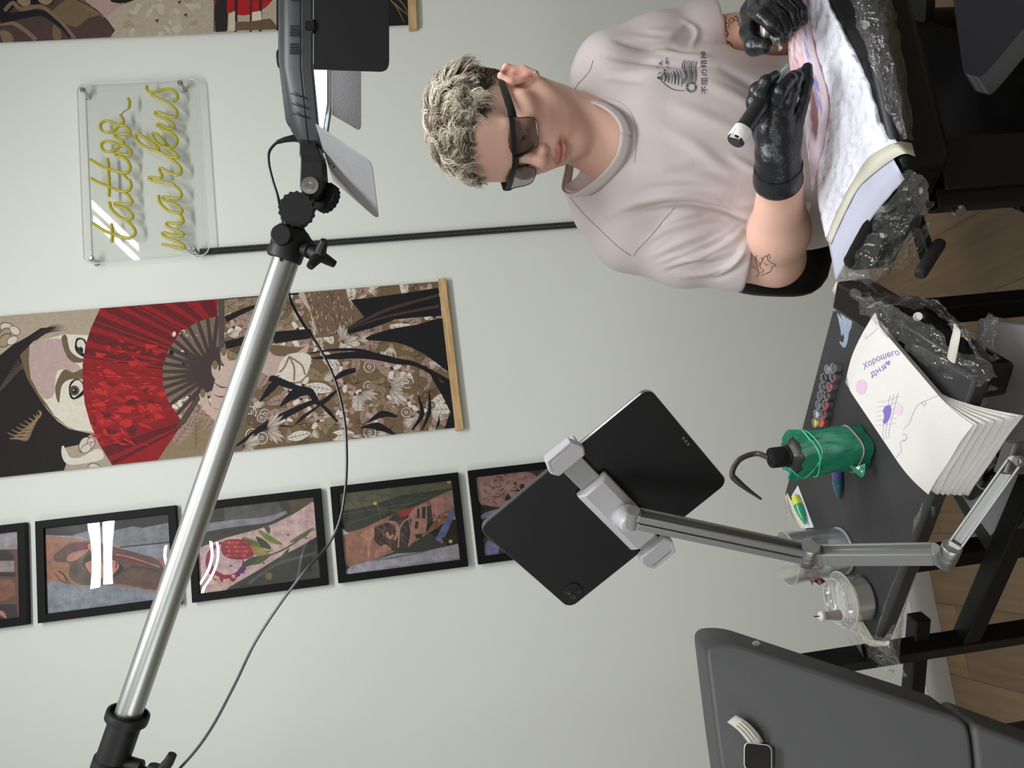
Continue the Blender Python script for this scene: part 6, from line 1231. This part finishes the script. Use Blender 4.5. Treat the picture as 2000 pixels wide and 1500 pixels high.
# ---- hair: short dark sides, pale curls on top
hair_m = mat('hair', (1, 1, 1), .6, spec=.2, vcol=True)
rh = random.Random(3); hb = MB(); HP = [srgb(186, 176, 158), srgb(160, 149, 130), srgb(132, 121, 104), srgb(104, 94, 80), srgb(74, 66, 57)]; HD = [srgb(92, 80, 68), srgb(112, 98, 82), srgb(74, 65, 56), srgb(134, 120, 102)]
def hairline(a, el):
    """lowest elevation (head space) with hair for azimuth a: 0 = face forward, pi = back"""
    a = abs(a); return np.interp(a, [0, .5, .85, 1.15, 1.45, 1.62, 1.9, 2.2, 3.15], [.66, .64, .52, .36, -.02, -.16, -.30, -.62, -.72])
def head_surf(a, el):
    d = HR@np.array([math.sin(a)*math.cos(el), math.cos(a)*math.cos(el), math.sin(el)]); o_ = HC+HR@np.array([0, -.012, .02]); h = bvB.ray_cast(Vector(o_+d*.25), Vector(-d))
    return (np.array(h[0]), d) if h[0] is not None else (o_+d*.09, d)
NA, NE = 72, 30; G = []
for j in range(NE+1):
    R_ = []
    for i in range(NA):
        a = -math.pi+2*math.pi*i/NA; l_ = hairline(a, 0); el = l_+(math.pi/2-.001-l_)*j/NE; p, d = head_surf(a, el); topk = max(0, min(1, (el-.35)/.5))
        R_.append(p+d*(.0012+(.001+.006*topk)*min(1, .1+j/4)))
    G.append(R_)
hb.grid(G, closed=True, col=srgb(70, 62, 54))
def lock(p, d, flow, ln, r, curl, col, ph):
    t_ = nrm(flow-d*(flow@d)); b_ = np.cross(d, t_); pts = []; N = 5
    for k in range(N):
        u = k/(N-1); w_ = curl*ln*(.25+.25*u)
        pts.append(p+d*(ln*(.34*u-.24*u*u))+t_*ln*(.85*u)+b_*w_*(math.sin(7.2*u+ph)-math.sin(ph))*.75+d*w_*.45*(math.cos(7.2*u+ph)-math.cos(ph)))
    hb.tube(pts, [r*(.55+1.0*u*(1-u)*2-.35*u) for u in [k/(N-1) for k in range(N)]], 4, col=col, caps=False)
def strand(p, d, t_, b_, ln, r, amp, ph, rise, col):
    N = 8; pts = []; fq = 6.4
    for k in range(N):
        u = k/(N-1); w_ = amp*(.4+.6*u)
        pts.append(p+d*(rise*ln*(u-.72*u*u))+t_*ln*.88*u+b_*w_*(math.sin(fq*u+ph)-math.sin(ph))+d*w_*.55*(math.cos(fq*u+ph)-math.cos(ph)))
    hb.tube(pts, [r*(.8+.5*u*(1-u)*2-.45*u) for u in [k/(N-1) for k in range(N)]], 4, col=col, caps=False)
n_c = 0
while n_c < 720:
    a = rh.uniform(-math.pi, math.pi); el = math.asin(rh.uniform(.0, 1)); l_ = hairline(a, 0)
    if el < max(l_+.0, .46 if abs(a) > .9 else .3): continue
    p0_, d0_ = head_surf(a, el)
    if abs(((p0_-HC)@HR)[0]) > .0795: continue
    n_c += 1; g = rh.uniform(-.7, .75); lift = .0062*max(0, g+.3)+.0005
    flow = np.array(noise.noise_vector(Vector(p0_)*13))*1.5+HR@np.array([math.sin(a)*.8, math.cos(a)*.95, -.3])+np.array([rh.uniform(-.35, .35) for _ in range(3)])
    t_ = nrm(flow-d0_*(flow@d0_)); b_ = np.cross(d0_, t_); ln = rh.uniform(.030, .050); amp = rh.uniform(.0040, .0085); ph = rh.uniform(0, 6.28); rise = rh.uniform(.12, .34); ns = 15
    for k in range(ns):
        q = p0_+t_*rh.gauss(0, .0026)+b_*rh.gauss(0, .0030); gg = g+rh.uniform(-.3, .3); c = HP[0] if gg > .45 else HP[1] if gg > .15 else HP[2] if gg > -.12 else HP[3] if gg > -.4 else HP[4]
        strand(q+d0_*(lift+rh.uniform(0, .0035)), d0_, t_, b_, ln*rh.uniform(.8, 1.12), rh.uniform(.00042, .00080), amp*rh.uniform(.85, 1.15), ph+rh.gauss(0, .22), rise*rh.uniform(.8, 1.2), c)
n_l = 0
while n_l < 1700:
    a = rh.uniform(-math.pi, math.pi); el = math.asin(rh.uniform(.15, 1)); l_ = hairline(a, 0)
    if el < l_+.01: continue
    p, d = head_surf(a, el)
    if abs(((p-HC)@HR)[0]) > .0785: continue
    flow = np.array(noise.noise_vector(Vector(p)*20))*1.6+HR@np.array([math.sin(a), math.cos(a), -.2])
    lock(p+d*rh.uniform(.001, .006), d, flow, rh.uniform(.018, .028), rh.uniform(.0005, .0009), .5, HP[rh.randrange(1, 5)], rh.uniform(0, 6)); n_l += 1
n_l = 0
while n_l < 2200:
    a = rh.uniform(-math.pi, math.pi); el = rh.uniform(-.75, .55); l_ = hairline(a, 0)
    if el < l_-.07*rh.random() or el > .6 or abs(a) < .85: continue
    p, d = head_surf(a, el)
    if abs(((p-HC)@HR)[0]) > .0785: continue
    flow = HR@np.array([math.sin(a)*.1, -.9, -.75])+np.array(noise.noise_vector(Vector(p)*30))*.4
    lock(p+d*.0015, d, flow, rh.uniform(.012, .020), rh.uniform(.00035, .0007), .2, (HD+HP[3:5])[rh.randrange(6)], rh.uniform(0, 6)); n_l += 1
hb.build('hair', hair_m, pn, angle=180, recalc=False)
# ear stud
m = MB(); q = Hd(-.0855, -.008, -.054); m.tube([q+HR@np.array([0, .003*math.cos(t), .003*math.sin(t)]) for t in [2*math.pi*k/14 for k in range(14)]], .0008, 6, closed=True); m.build('earring', steel_m, pn)
# ---- T-shirt
lo = np.minimum.reduce([RS, LS, RE, LE, BE-.22, NB])-.085; hi = np.maximum.reduce([RS, LS, RE, LE, BE+.22, NB])+.085; lo[2] = BE[2]-.20; hi[2] = NB[2]+.14
T_ = Field(lo, hi, .0032)
torso(T_, .006)
RH, LH = P(1440, 494, 1.395), P(1376, 64, 1.455)
T_.chain([RS+BX*.01, RS*.5+RH*.5, RH, RH+(RH-RS)*.11], (.068, .066, .060, .060), .025); T_.chain([LS-BX*.01, LS*.5+LH*.5, LH, LH+(LH-LS)*.12], (.062, .054, .049, .050), .025)
er, el_ = nrm(RE-RS), nrm(LE-LS); rc, lc = P(1463, 497, 1.392), P(1398, 64, 1.455)
T_.half(rc, nrm(er+.0*BX), rc-.075, rc+.075); T_.half(lc, el_, lc-.07, lc+.07)
T_.cap(rc-er*.02, rc+er*.06, .052, .052, .004, True); T_.cap(lc-el_*.02, lc+el_*.06, .043, .043, .004, True)
ring_px = [(1214, 262, 1.325), (1204, 305, 1.335), (1172, 345, 1.36), (1125, 378, 1.395), (1100, 370, 1.43), (1106, 330, 1.475), (1112, 280, 1.50), (1108, 228, 1.485), (1114, 197, 1.425), (1140, 196, 1.378), (1178, 210, 1.343), (1204, 232, 1.328)]
ring = [P(*q) for q in ring_px]; rcn = sum(ring)/len(ring); U_, S_, W_ = np.linalg.svd(np.array(ring)-rcn); rn = W_[2] if W_[2][2] > 0 else -W_[2]; RR_ = np.array([W_[0], W_[1], rn]).T
rl = (np.array(ring)-rcn)@RR_; r0, r1 = np.abs(rl[:, 0]).max(), np.abs(rl[:, 1]).max()
T_.chain([P(1128, 352, 1.43), P(1165, 412, 1.43), RS+BX*.02], (.030, .038, .055), .02); T_.chain([P(1150, 210, 1.44), P(1165, 165, 1.45)], (.034, .045), .02)
T_.cap(rcn+rn*.10, rcn-rn*.004, .05, .05, .004, True); T_.ell(rcn+rn*.015, (r0*.97, r1*.97, .046), RR_, .006, True)
V, F_ = T_.mesh(); del T_
V = smooth_verts(V, F_, 3, .5)
# folds: ridges and creases that follow the cloth
N_ = vnormals(V, F_); Q = pxv(V); front = np.clip(-(N_@FW)*1.5, 0, 1)
def fold(pts, amp, wd, taper=True):
    global V
    c = np.array(spline(pts, 8)); best = np.full(len(V), 1e9); tt = np.zeros(len(V))
    sel = np.where((Q[:, 0] > c[:, 0].min()-4*wd) & (Q[:, 0] < c[:, 0].max()+4*wd) & (Q[:, 1] > c[:, 1].min()-4*wd) & (Q[:, 1] < c[:, 1].max()+4*wd))[0]
    q = Q[sel]; b = np.full(len(sel), 1e9); t_ = np.zeros(len(sel))
    for i in range(len(c)-1):
        d = c[i+1]-c[i]; t = np.clip(((q-c[i])@d)/(d@d), 0, 1); ds = np.linalg.norm(q-c[i]-t[:, None]*d, axis=1); m_ = ds < b; b[m_] = ds[m_]; t_[m_] = (i+t[m_])/(len(c)-1)
    w_ = np.exp(-(b/wd)**2)*(np.sin(np.pi*np.clip(t_, .02, .98))**.6 if taper else 1); V[sel] += N_[sel]*(amp*w_*front[sel])[:, None]
for p_, a_, w_ in (([(1190, 425), (1270, 405), (1340, 400), (1410, 410), (1460, 428)], -.013, 6), ([(1195, 412), (1280, 388), (1350, 382), (1420, 392)], .006, 11), ([(1290, 440), (1330, 425), (1370, 415)], .006, 7), ([(1260, 470), (1320, 445), (1400, 430)], .005, 7), ([(1270, 500), (1340, 470), (1430, 440)], .005, 7), ([(1300, 520), (1370, 500), (1430, 470), (1455, 445)], .007, 7), ([(1330, 540), (1390, 530), (1440, 505), (1460, 470)], .006, 7), ([(1320, 495), (1380, 480), (1430, 455)], -.005, 5), ([(1300, 455), (1360, 440), (1430, 425)], -.005, 5), ([(1350, 520), (1410, 512), (1450, 490)], -.005, 5),
 ([(1180, 110), (1240, 118), (1300, 124), (1390, 130)], -.006, 6), ([(1200, 78), (1260, 92), (1310, 86)], -.006, 6), ([(1230, 72), (1290, 80), (1320, 70)], .005, 7), ([(1260, 60), (1310, 62), (1340, 50)], .004, 6), ([(1170, 150), (1260, 140), (1340, 145)], .004, 9), ([(1120, 160), (1180, 150), (1260, 160)], -.004, 7), ([(1290, 250), (1350, 280), (1400, 320), (1440, 350)], .004, 14), ([(1300, 350), (1370, 350), (1440, 370)], .004, 12), ([(1310, 330), (1380, 330), (1440, 345)], -.003, 10), ([(1300, 200), (1380, 230), (1450, 260)], .004, 14), ([(1380, 160), (1440, 190), (1490, 220)], .004, 12), ([(1250, 370), (1330, 365), (1400, 375)], -.004, 9), ([(1400, 130), (1460, 160), (1500, 190)], -.004, 9), ([(1230, 330), (1300, 330), (1360, 320)], .003, 12), ([(1275, 485), (1320, 462), (1380, 445), (1440, 425)], .0045, 4.5), ([(1285, 512), (1340, 492), (1400, 468), (1450, 432)], .005, 4.5), ([(1330, 505), (1380, 505), (1430, 488)], .005, 4.5), ([(1345, 545), (1400, 545), (1450, 520)], -.004, 5), ([(1290, 478), (1340, 452), (1400, 440)], -.0045, 4), ([(1300, 530), (1350, 515), (1390, 500)], -.004, 4), ([(1380, 470), (1420, 462), (1455, 452)], .004, 4), ([(1395, 540), (1430, 520), (1458, 490)], .005, 4.5), ([(1310, 415), (1350, 405), (1400, 402)], .004, 5), ([(1420, 300), (1470, 330), (1510, 350)], .004, 8), ([(1440, 400), (1490, 395), (1530, 390)], .004, 7), ([(1460, 230), (1500, 255), (1530, 280)], -.004, 8), ([(1330, 38), (1360, 60), (1350, 95)], .004, 5), ([(1280, 100), (1330, 108), (1390, 112)], .004, 5), ([(1300, 90), (1340, 100), (1380, 98)], -.004, 4)): fold(p_, a_, w_)
dn = np.array([noise.noise(Vector(p)*16) for p in V])*.0022; V = V+N_*dn[:, None]
bvS = BVHTree.FromPolygons([Vector(p) for p in V], F_.tolist()); pm = MB(); GI, GD, GM = srgb(104, 102, 108), srgb(78, 77, 84), srgb(134, 130, 134)
st = lambda pts, wd, c=GI, n=5: proj_stroke(pm, bvS, pts, wd, 1, c, n, .0009)
# chest print: a plain grey emblem of curved stripes in an egg-shaped outline, lettering below it
st([(1284, 148), (1292, 158), (1306, 170), (1320, 176), (1338, 177)], (1, 1.6, 1), GD)
for k in range(7): st([(1336+k*4.2, 117+k*.4), (1332+k*4.4, 130), (1338+k*3.6, 148), (1330+k*4.5, 164)], (1, 2.8, 1.2), (GI, GD, GM)[k % 3])
for k in range(6): st([(1296+k*6.2, 138+2*math.sin(k)), (1300+k*6.2, 148), (1298+k*6.6, 160+k*1.6)], (1, 4.6, 1.6), (GD, GI, GM)[k % 3])
for k in range(26): a = rk.uniform(0, 6.28); x_, y_ = rk.uniform(1286, 1306), rk.uniform(116, 156); st([(x_, y_), (x_+5*math.cos(a), y_+5*math.sin(a))], rk.uniform(1, 2.6), rk.choice((GI, GM, GD)))
for k in range(16): a = 2*math.pi*k/16; st([(1350+7*math.cos(a), 170+7*math.sin(a)), (1350+11*math.cos(a+.5), 170+11*math.sin(a+.5))], 2.2, rk.choice((GI, GM, GD)))
proj_text(pm, bvS, '不屈の精神', (1381, 184), (1379, 100), 14, 1, GD, 0, 0, .0009)
# seams
SM = srgb(150, 140, 140)
for s_ in ([(1112, 384), (1140, 418), (1175, 452), (1205, 480), (1232, 500)], [(1238, 500), (1245, 488), (1270, 462), (1300, 425), (1318, 405)], [(1122, 178), (1128, 165), (1150, 140), (1158, 118)]): st(s_, 1.1, SM)
for s_ in ([(1238, 318), (1242, 290), (1243, 262), (1236, 228), (1215, 202), (1180, 190)],): st(s_, 1.0, srgb(176, 166, 168))
shirt_m = mat('shirt_cotton', srgb(200, 189, 187), .9, spec=.15, sheen=.15, bump=(1400, .25, .0005)); shp_m = mat('shirt_print', (1, 1, 1), .85, vcol=True, spec=.1)
sh = big_mesh('t_shirt', V, F_, [shirt_m, shp_m], pn, pm, np.ones((len(V), 3)))
m = MB(); rs = spline(ring, 6, True); cl = []
for i, p in enumerate(rs):
    out = nrm((p-rcn)-rn*((p-rcn)@rn)); cl.append([p+rn*.001-out*.001, p+rn*.002+out*.001, p-rn*.003+out*.0022, p-rn*.009+out*.0042, p-rn*.017+out*.0064])
m.grid(cl+[cl[0]]); m.build('collar', shirt_m, sh, solid=.0016, angle=180)
# ---- trousers
hp = BE-BZ*.20+BX*.06; TR = Field(np.minimum.reduce([hp, P(1930, 245, 1.2)])-np.array([.28, .3, .75]), np.maximum(hp, P(1890, 120, 1.25))+np.array([.28, .28, .22]), .009)
for s_, kp in ((-1, P(1930, 240, 1.33)), (1, P(1940, 180, 1.37))):
    h0 = hp+BX*.07*s_; ft = np.array([kp[0]+.02*s_, kp[1]+.10, .08]); TR.chain([h0, kp, ft], (.095, .068, .05), .03)
TR.ell(hp, (.14, .12, .11), BR, .04)
V, F_ = TR.mesh(); V = smooth_verts(V, F_, 2); big_mesh('trousers', V, F_, mat('black_denim', srgb(9, 9, 10), .9, spec=.2), pn)
for s_, kp in ((-1, P(1930, 240, 1.33)), (1, P(1940, 180, 1.37))):
    x_, y_ = kp[0]+.02*s_, kp[1]+.10; m = MB(); m.lathe([(0, .002), (.85, .002), (1, .02), (.95, .05), (.6, .085), (0, .09)], (0, 0, 0), zz, 20); m.v = [(x_+p[0]*.045, y_-.06+p[1]*.125, p[2]) for p in m.v]; m.build('shoe', blk, pn)
# ---- gloves
glove_m = mat('nitrile', srgb(27, 28, 33), .30, spec=.5, bump=(150, .45, .003))
def glove(chains, pts_all, cuff, k=.009):
    A_ = np.array(pts_all); f = Field(A_.min(0)-.03, A_.max(0)+.03, .0013)
    for c_, r_, kk in chains: f.chain(c_, r_, kk)
    c0, cn_ = cuff; f.half(c0, cn_, c0-.05, c0+.05)
    V, F_ = f.mesh(); V = smooth_verts(V, F_, 2, .45); N_ = vnormals(V, F_)
    d = np.array([noise.noise(Vector(p)*70) for p in V])*.0007; V = V+N_*d[:, None]
    return V, F_
W = P(1520, 336, 1.17); K_ = {'i': P(1489, 214, 1.125), 'm': P(1512, 206, 1.108), 'r': P(1535, 214, 1.112), 'p': P(1556, 238, 1.125)}
wr = P(1520, 352, 1.186); chs = [([wr+(wr-W)*1.2, wr, W, P(1518, 300, 1.15)], (.0335, .0325, .030, .031), .012)]
for k_ in 'imrp': chs.append(([P(1518, 318, 1.158), K_[k_]*.55+P(1518, 318, 1.158)*.45, K_[k_]], (.021, .0165, .0108), .010))
chs += [([K_['p'], P(1569, 190, 1.118), P(1577, 158, 1.118), P(1577, 133, 1.120)], (.0098, .0090, .0084, .0074), .002),
        ([K_['r'], P(1548, 176, 1.100), P(1557, 152, 1.108), P(1563, 144, 1.122)], (.0104, .0094, .0086, .0076), .002),
        ([K_['m'], P(1524, 178, 1.088), P(1543, 156, 1.100), P(1551, 148, 1.114)], (.0106, .0098, .0088, .0078), .002),
        ([K_['i'], P(1484, 184, 1.098), P(1496, 160, 1.092), P(1513, 150, 1.105)], (.0110, .0100, .0092, .0080), .002),
        ([P(1505, 290, 1.155), P(1484, 240, 1.158), P(1474, 200, 1.150), P(1478, 176, 1.140), P(1500, 160, 1.128)], (.018, .0150, .0112, .0102, .0085), .005)]
allp = [p for c_, _, _ in chs for p in c_]; V, F_ = glove(chs, allp, (wr, nrm(wr-W)))
big_mesh('glove', V, F_, glove_m, pn)
cf = wr; cz = nrm(wr-W); m = MB(); x_, y_, z_ = quat_rows(cz, RT); m.tube([cf+cz*.002+(x_*math.cos(t)+y_*math.sin(t))*.0332 for t in [2*math.pi*k/36 for k in range(36)]], .0014, 7, closed=True)
for q_ in (0, .012, .021): m.tube([cf-cz*(q_+.010)+(x_*math.cos(t)+y_*math.sin(t))*(.0328+.0002*math.sin(5*t)) for t in [2*math.pi*k/36 for k in range(36)]], .0008, 6, closed=True)
m.build('glove_cuff', glove_m, pn)
LWp = P(1535, -62, 1.25); pk = [P(1478, 0, 1.175), P(1500, -8, 1.165), P(1525, -10, 1.168), P(1548, -8, 1.18)]; lm = P(1515, -40, 1.215)
chs = [([LWp+(LWp-lm)*1.0, LWp, lm], (.033, .031, .030), .012)]
for p in pk: chs.append(([lm, p*.5+lm*.5, p], (.023, .0180, .0115), .010))
chs += [([pk[0], P(1474, 22, 1.135), P(1488, 30, 1.108), P(1507, 47, 1.102), P(1519, 62, 1.110)], (.0114, .0108, .0100, .0094, .0082), .002),
        ([pk[1], P(1500, 16, 1.118), P(1522, 34, 1.108), P(1534, 58, 1.112), P(1534, 74, 1.125)], (.0112, .0104, .0096, .0090, .0078), .002),
        ([pk[2], P(1528, 8, 1.125), P(1545, 26, 1.120), P(1552, 50, 1.126), P(1546, 62, 1.14)], (.0106, .0100, .0092, .0086, .0076), .002),
        ([pk[3], P(1554, 6, 1.142), P(1565, 20, 1.140), P(1567, 40, 1.146), P(1560, 48, 1.155)], (.0098, .0092, .0086, .0080, .0070), .002),
        ([P(1495, -22, 1.205), P(1468, 25, 1.19), P(1464, 62, 1.160), P(1474, 88, 1.135), P(1494, 90, 1.122)], (.021, .0155, .0128, .0132, .0105), .008)]
allp = [p for c_, _, _ in chs for p in c_]; V, F_ = glove(chs, allp, (LWp+(LWp-lm)*.8, nrm(LWp-lm))); big_mesh('glove', V, F_, glove_m, pn)
# ---- glasses
gl_ = thing('glasses', Hd(0, .095, 0), 'black half-rim glasses with grey tinted lenses on the seated person', 'glasses'); fr_m = mat('glasses_black', srgb(16, 16, 17), .35); lens_t = film_mat('tinted_lens', tint=(.40, .38, .37), base=.03, hz=.02, rough=.03, gloss=1)
def gy(x): return .1035-.020*(x/.07)**2
m = MB(); G = []
for k in range(29):
    x = -.0705+.141*k/28; t = .0032+.0012*abs(x)/.07; dz = .0105+.0025*abs(x)/.07
    G.append([Hd(x, gy(x)+dy, dz+s_*t) for s_, dy in ((-1, 0), (1, -.0005), (1, -.0030), (-1, -.0030))])
m.grid([r+[r[0]] for r in G]); m.add(G[0], [(0, 1, 2, 3)]); m.add(G[-1], [(3, 2, 1, 0)]); m.build('brow_bar', fr_m, gl_, bevel=.0006)
for s_ in (-1, 1):
    out = [(.0105, .0085), (.0655, .0105), (.0675, .000), (.0665, -.016), (.0625, -.0255), (.052, -.0290), (.030, -.0295), (.020, -.0255), (.0135, -.0100)]
    pl = spline([np.array((x, 0, z)) for x, z in out], 4, True); pts = [Hd(p[0]*s_, gy(p[0])-.0012+.0015*(p[2]/.03), p[2]) for p in pl]
    m = MB(); m.add(pts, [tuple(range(len(pts)))]); m.build('lens', lens_t, gl_, smooth=False); m = MB(); m.tube(pts, .00075, 6, closed=True); m.build('rim', fr_m, gl_)
    m = MB(); m.tube([Hd(.0115*s_, gy(.0115)-.001, .006), Hd(.0125*s_, gy(.0125)-.003, -.008), Hd(.0150*s_, .094, -.018), Hd(.0175*s_, .091, -.024)], (.0026, .0022, .0018, .0022), 8); m.build('nose_pad', fr_m, gl_)
    m = MB(); tp = [Hd(.0705*s_, gy(.0705)-.001, .0125), Hd(.0745*s_, gy(.0705)-.006, .0120), Hd(.0775*s_, .050, .0095), Hd(.0800*s_, .010, .0065), Hd(.0795*s_, -.012, .0045), Hd(.0775*s_, -.030, -.010), Hd(.0765*s_, -.036, -.026)]
    m.tube(tp, (.0075, .0075, .0068, .006, .005, .004, .0035), 8, flat=.30, up=HX); m.build('temple_arm', fr_m, gl_)
m = MB(); m.tube([Hd(-.0115, gy(.01), .0075), Hd(0, gy(0)+.0006, .0070), Hd(.0115, gy(.01), .0075)], .0036, 8); m.build('bridge', fr_m, gl_)
# ---- tattoo machine and tissue in the hands
ma, mb_ = P(1436, 276, 1.10), P(1524, 148, 1.106); md = nrm(mb_-ma); ml = np.linalg.norm(mb_-ma)
mc = thing('tattoo_machine', ma, 'black wrapped tattoo machine with white band, held in the right glove', 'tattoo machine')
m = MB(); m.lathe([(0, -.002), (.0105, -.002), (.0122, .0), (.0125, .020), (.0118, .026), (.0118, .058), (.0098, .066), (.0095, ml*.78), (.0080, ml*.86)], ma, md, 26); m.build('machine_body', mat('machine_black', srgb(34, 35, 38), .3), mc)
m = MB(); m.lathe([(.0126, .003), (.0133, .004), (.0133, .0195), (.0127, .0205)], ma, md, 26); m.prism([ma+md*.004-UP*0+RT*-.004-FW*.0128, ma+md*.018-RT*.004-FW*.0128, ma+md*.018+UP*.012-FW*.010, ma+md*.004+UP*.013-FW*.010], FW*.0006); m.build('white_band', mat('white_tape', srgb(228, 227, 222), .6), mc)
m = MB(); m.lathe([(.0066, ml*.84), (.0062, ml*.95), (.0042, ml*1.0), (.0036, ml*1.05), (.0014, ml*1.17), (0, ml*1.19)], ma, md, 16); m.build('needle_tip', mat('pale_teal_plastic', srgb(172, 206, 206), .15, alpha=.85, coat=.4), mc)
m = MB(); G = []
for j in range(9):
    R_ = []
    for i in range(11):
        x_ = 1488+38*i/10; y_ = 58+33*j/8-9*math.sin(i*.4); p = P(x_, y_, 1.128+.010*math.sin(i*1.1+j*.9)); R_.append(p+np.array(noise.noise_vector(Vector((i*.7, j*.7, 8))))*.006)
    G.append(R_)
m.grid(G); o = m.build('tissue', tow_m, solid=.001, angle=180); tag(o, 'crumpled white tissue pinched in the left gloved hand', 'tissue')
# ---- the chair behind and under the person
ch = thing('office_chair', (hp[0], hp[1]+.08, 0), 'black wheeled chair with rounded back behind the seated person', 'chair')
leather = mat('black_leather', srgb(20, 20, 21), .4, bump=(300, .2, .0008))
bcn = P(1475, 390, 1.66); bx_ = nrm(np.array([BX[0], BX[1], 0])); by_ = np.array([-bx_[1], bx_[0], 0.]); G = []
for j in range(17):
    v = -1+2*j/16; R_ = []
    for i in range(40):
        t = 2*math.pi*i/40; hw = .205*(1-abs(v)**3.2)**.42*(1-.10*v) if abs(v) < .999 else .002; hd = .038*(1-abs(v)**4)**.5 if abs(v) < .999 else .001
        ca, sa = math.cos(t), math.sin(t); x_ = hw*math.copysign(abs(ca)**.7, ca); y_ = hd*math.copysign(abs(sa)**.8, sa)-.35*x_*x_*2
        R_.append(bcn+bx_*x_+by_*y_+np.array([0, 0, .155*v+.0]))
    G.append(R_)
m = MB(); m.grid(G, closed=True); m.add(G[0], [tuple(range(40))]); m.add(G[-1], [tuple(range(40))]); m.build('backrest', leather, ch, angle=70)
m = MB(); sc_ = np.array([hp[0], hp[1]+.06, 0])+np.array([BX[0], BX[1], 0])*.20; m.lathe([(0, .43), (.13, .43), (.155, .445), (.16, .465), (.145, .487), (.1, .49), (0, .49)], sc_, zz, 40); m.build('seat', leather, ch)
m = MB(); m.bar((bcn[0], bcn[1]+.03, bcn[2]-.05), (bcn[0], bcn[1]+.04, .42), .05, .014, up=(1, 0, 0)); m.bar((bcn[0], bcn[1]+.04, .42), (sc_[0], sc_[1], .42), .05, .014); m.build('back_bracket', blk2, ch)
m = MB(); m.tube([(sc_[0], sc_[1], .12), (sc_[0], sc_[1], .43)], .026, 18); m.build('gas_lift', blk2, ch)
cas = PZ(1985, 448, .03); r_ = math.hypot(cas[0]-sc_[0], cas[1]-sc_[1]); a0 = math.atan2(cas[1]-sc_[1], cas[0]-sc_[0]); r_ = max(.24, min(r_, .36))
for k in range(5):
    a = a0+k*2*math.pi/5; e_ = np.array([sc_[0]+r_*math.cos(a), sc_[1]+r_*math.sin(a), 0]); m = MB(); m.tube([(sc_[0], sc_[1], .115), (*(sc_[:2]*.5+e_[:2]*.5), .10), (*e_[:2], .075)], (.026, .022, .018), 10, flat=1.3); lg = m.build('leg', blk, ch)
    m = MB(); tx_ = np.array([-math.sin(a), math.cos(a), 0])
    for s_ in (-1, 1): m.lathe([(0, -.009), (.022, -.009), (.0285, -.006), (.0285, .006), (.022, .009), (0, .009)], e_+np.array([0, 0, .029])+tx_*.012*s_, tx_, 20)
    m.tube([e_+np.array([0, 0, .03]), e_+np.array([0, 0, .075])], .008, 8); m.build('caster', blk2, lg)
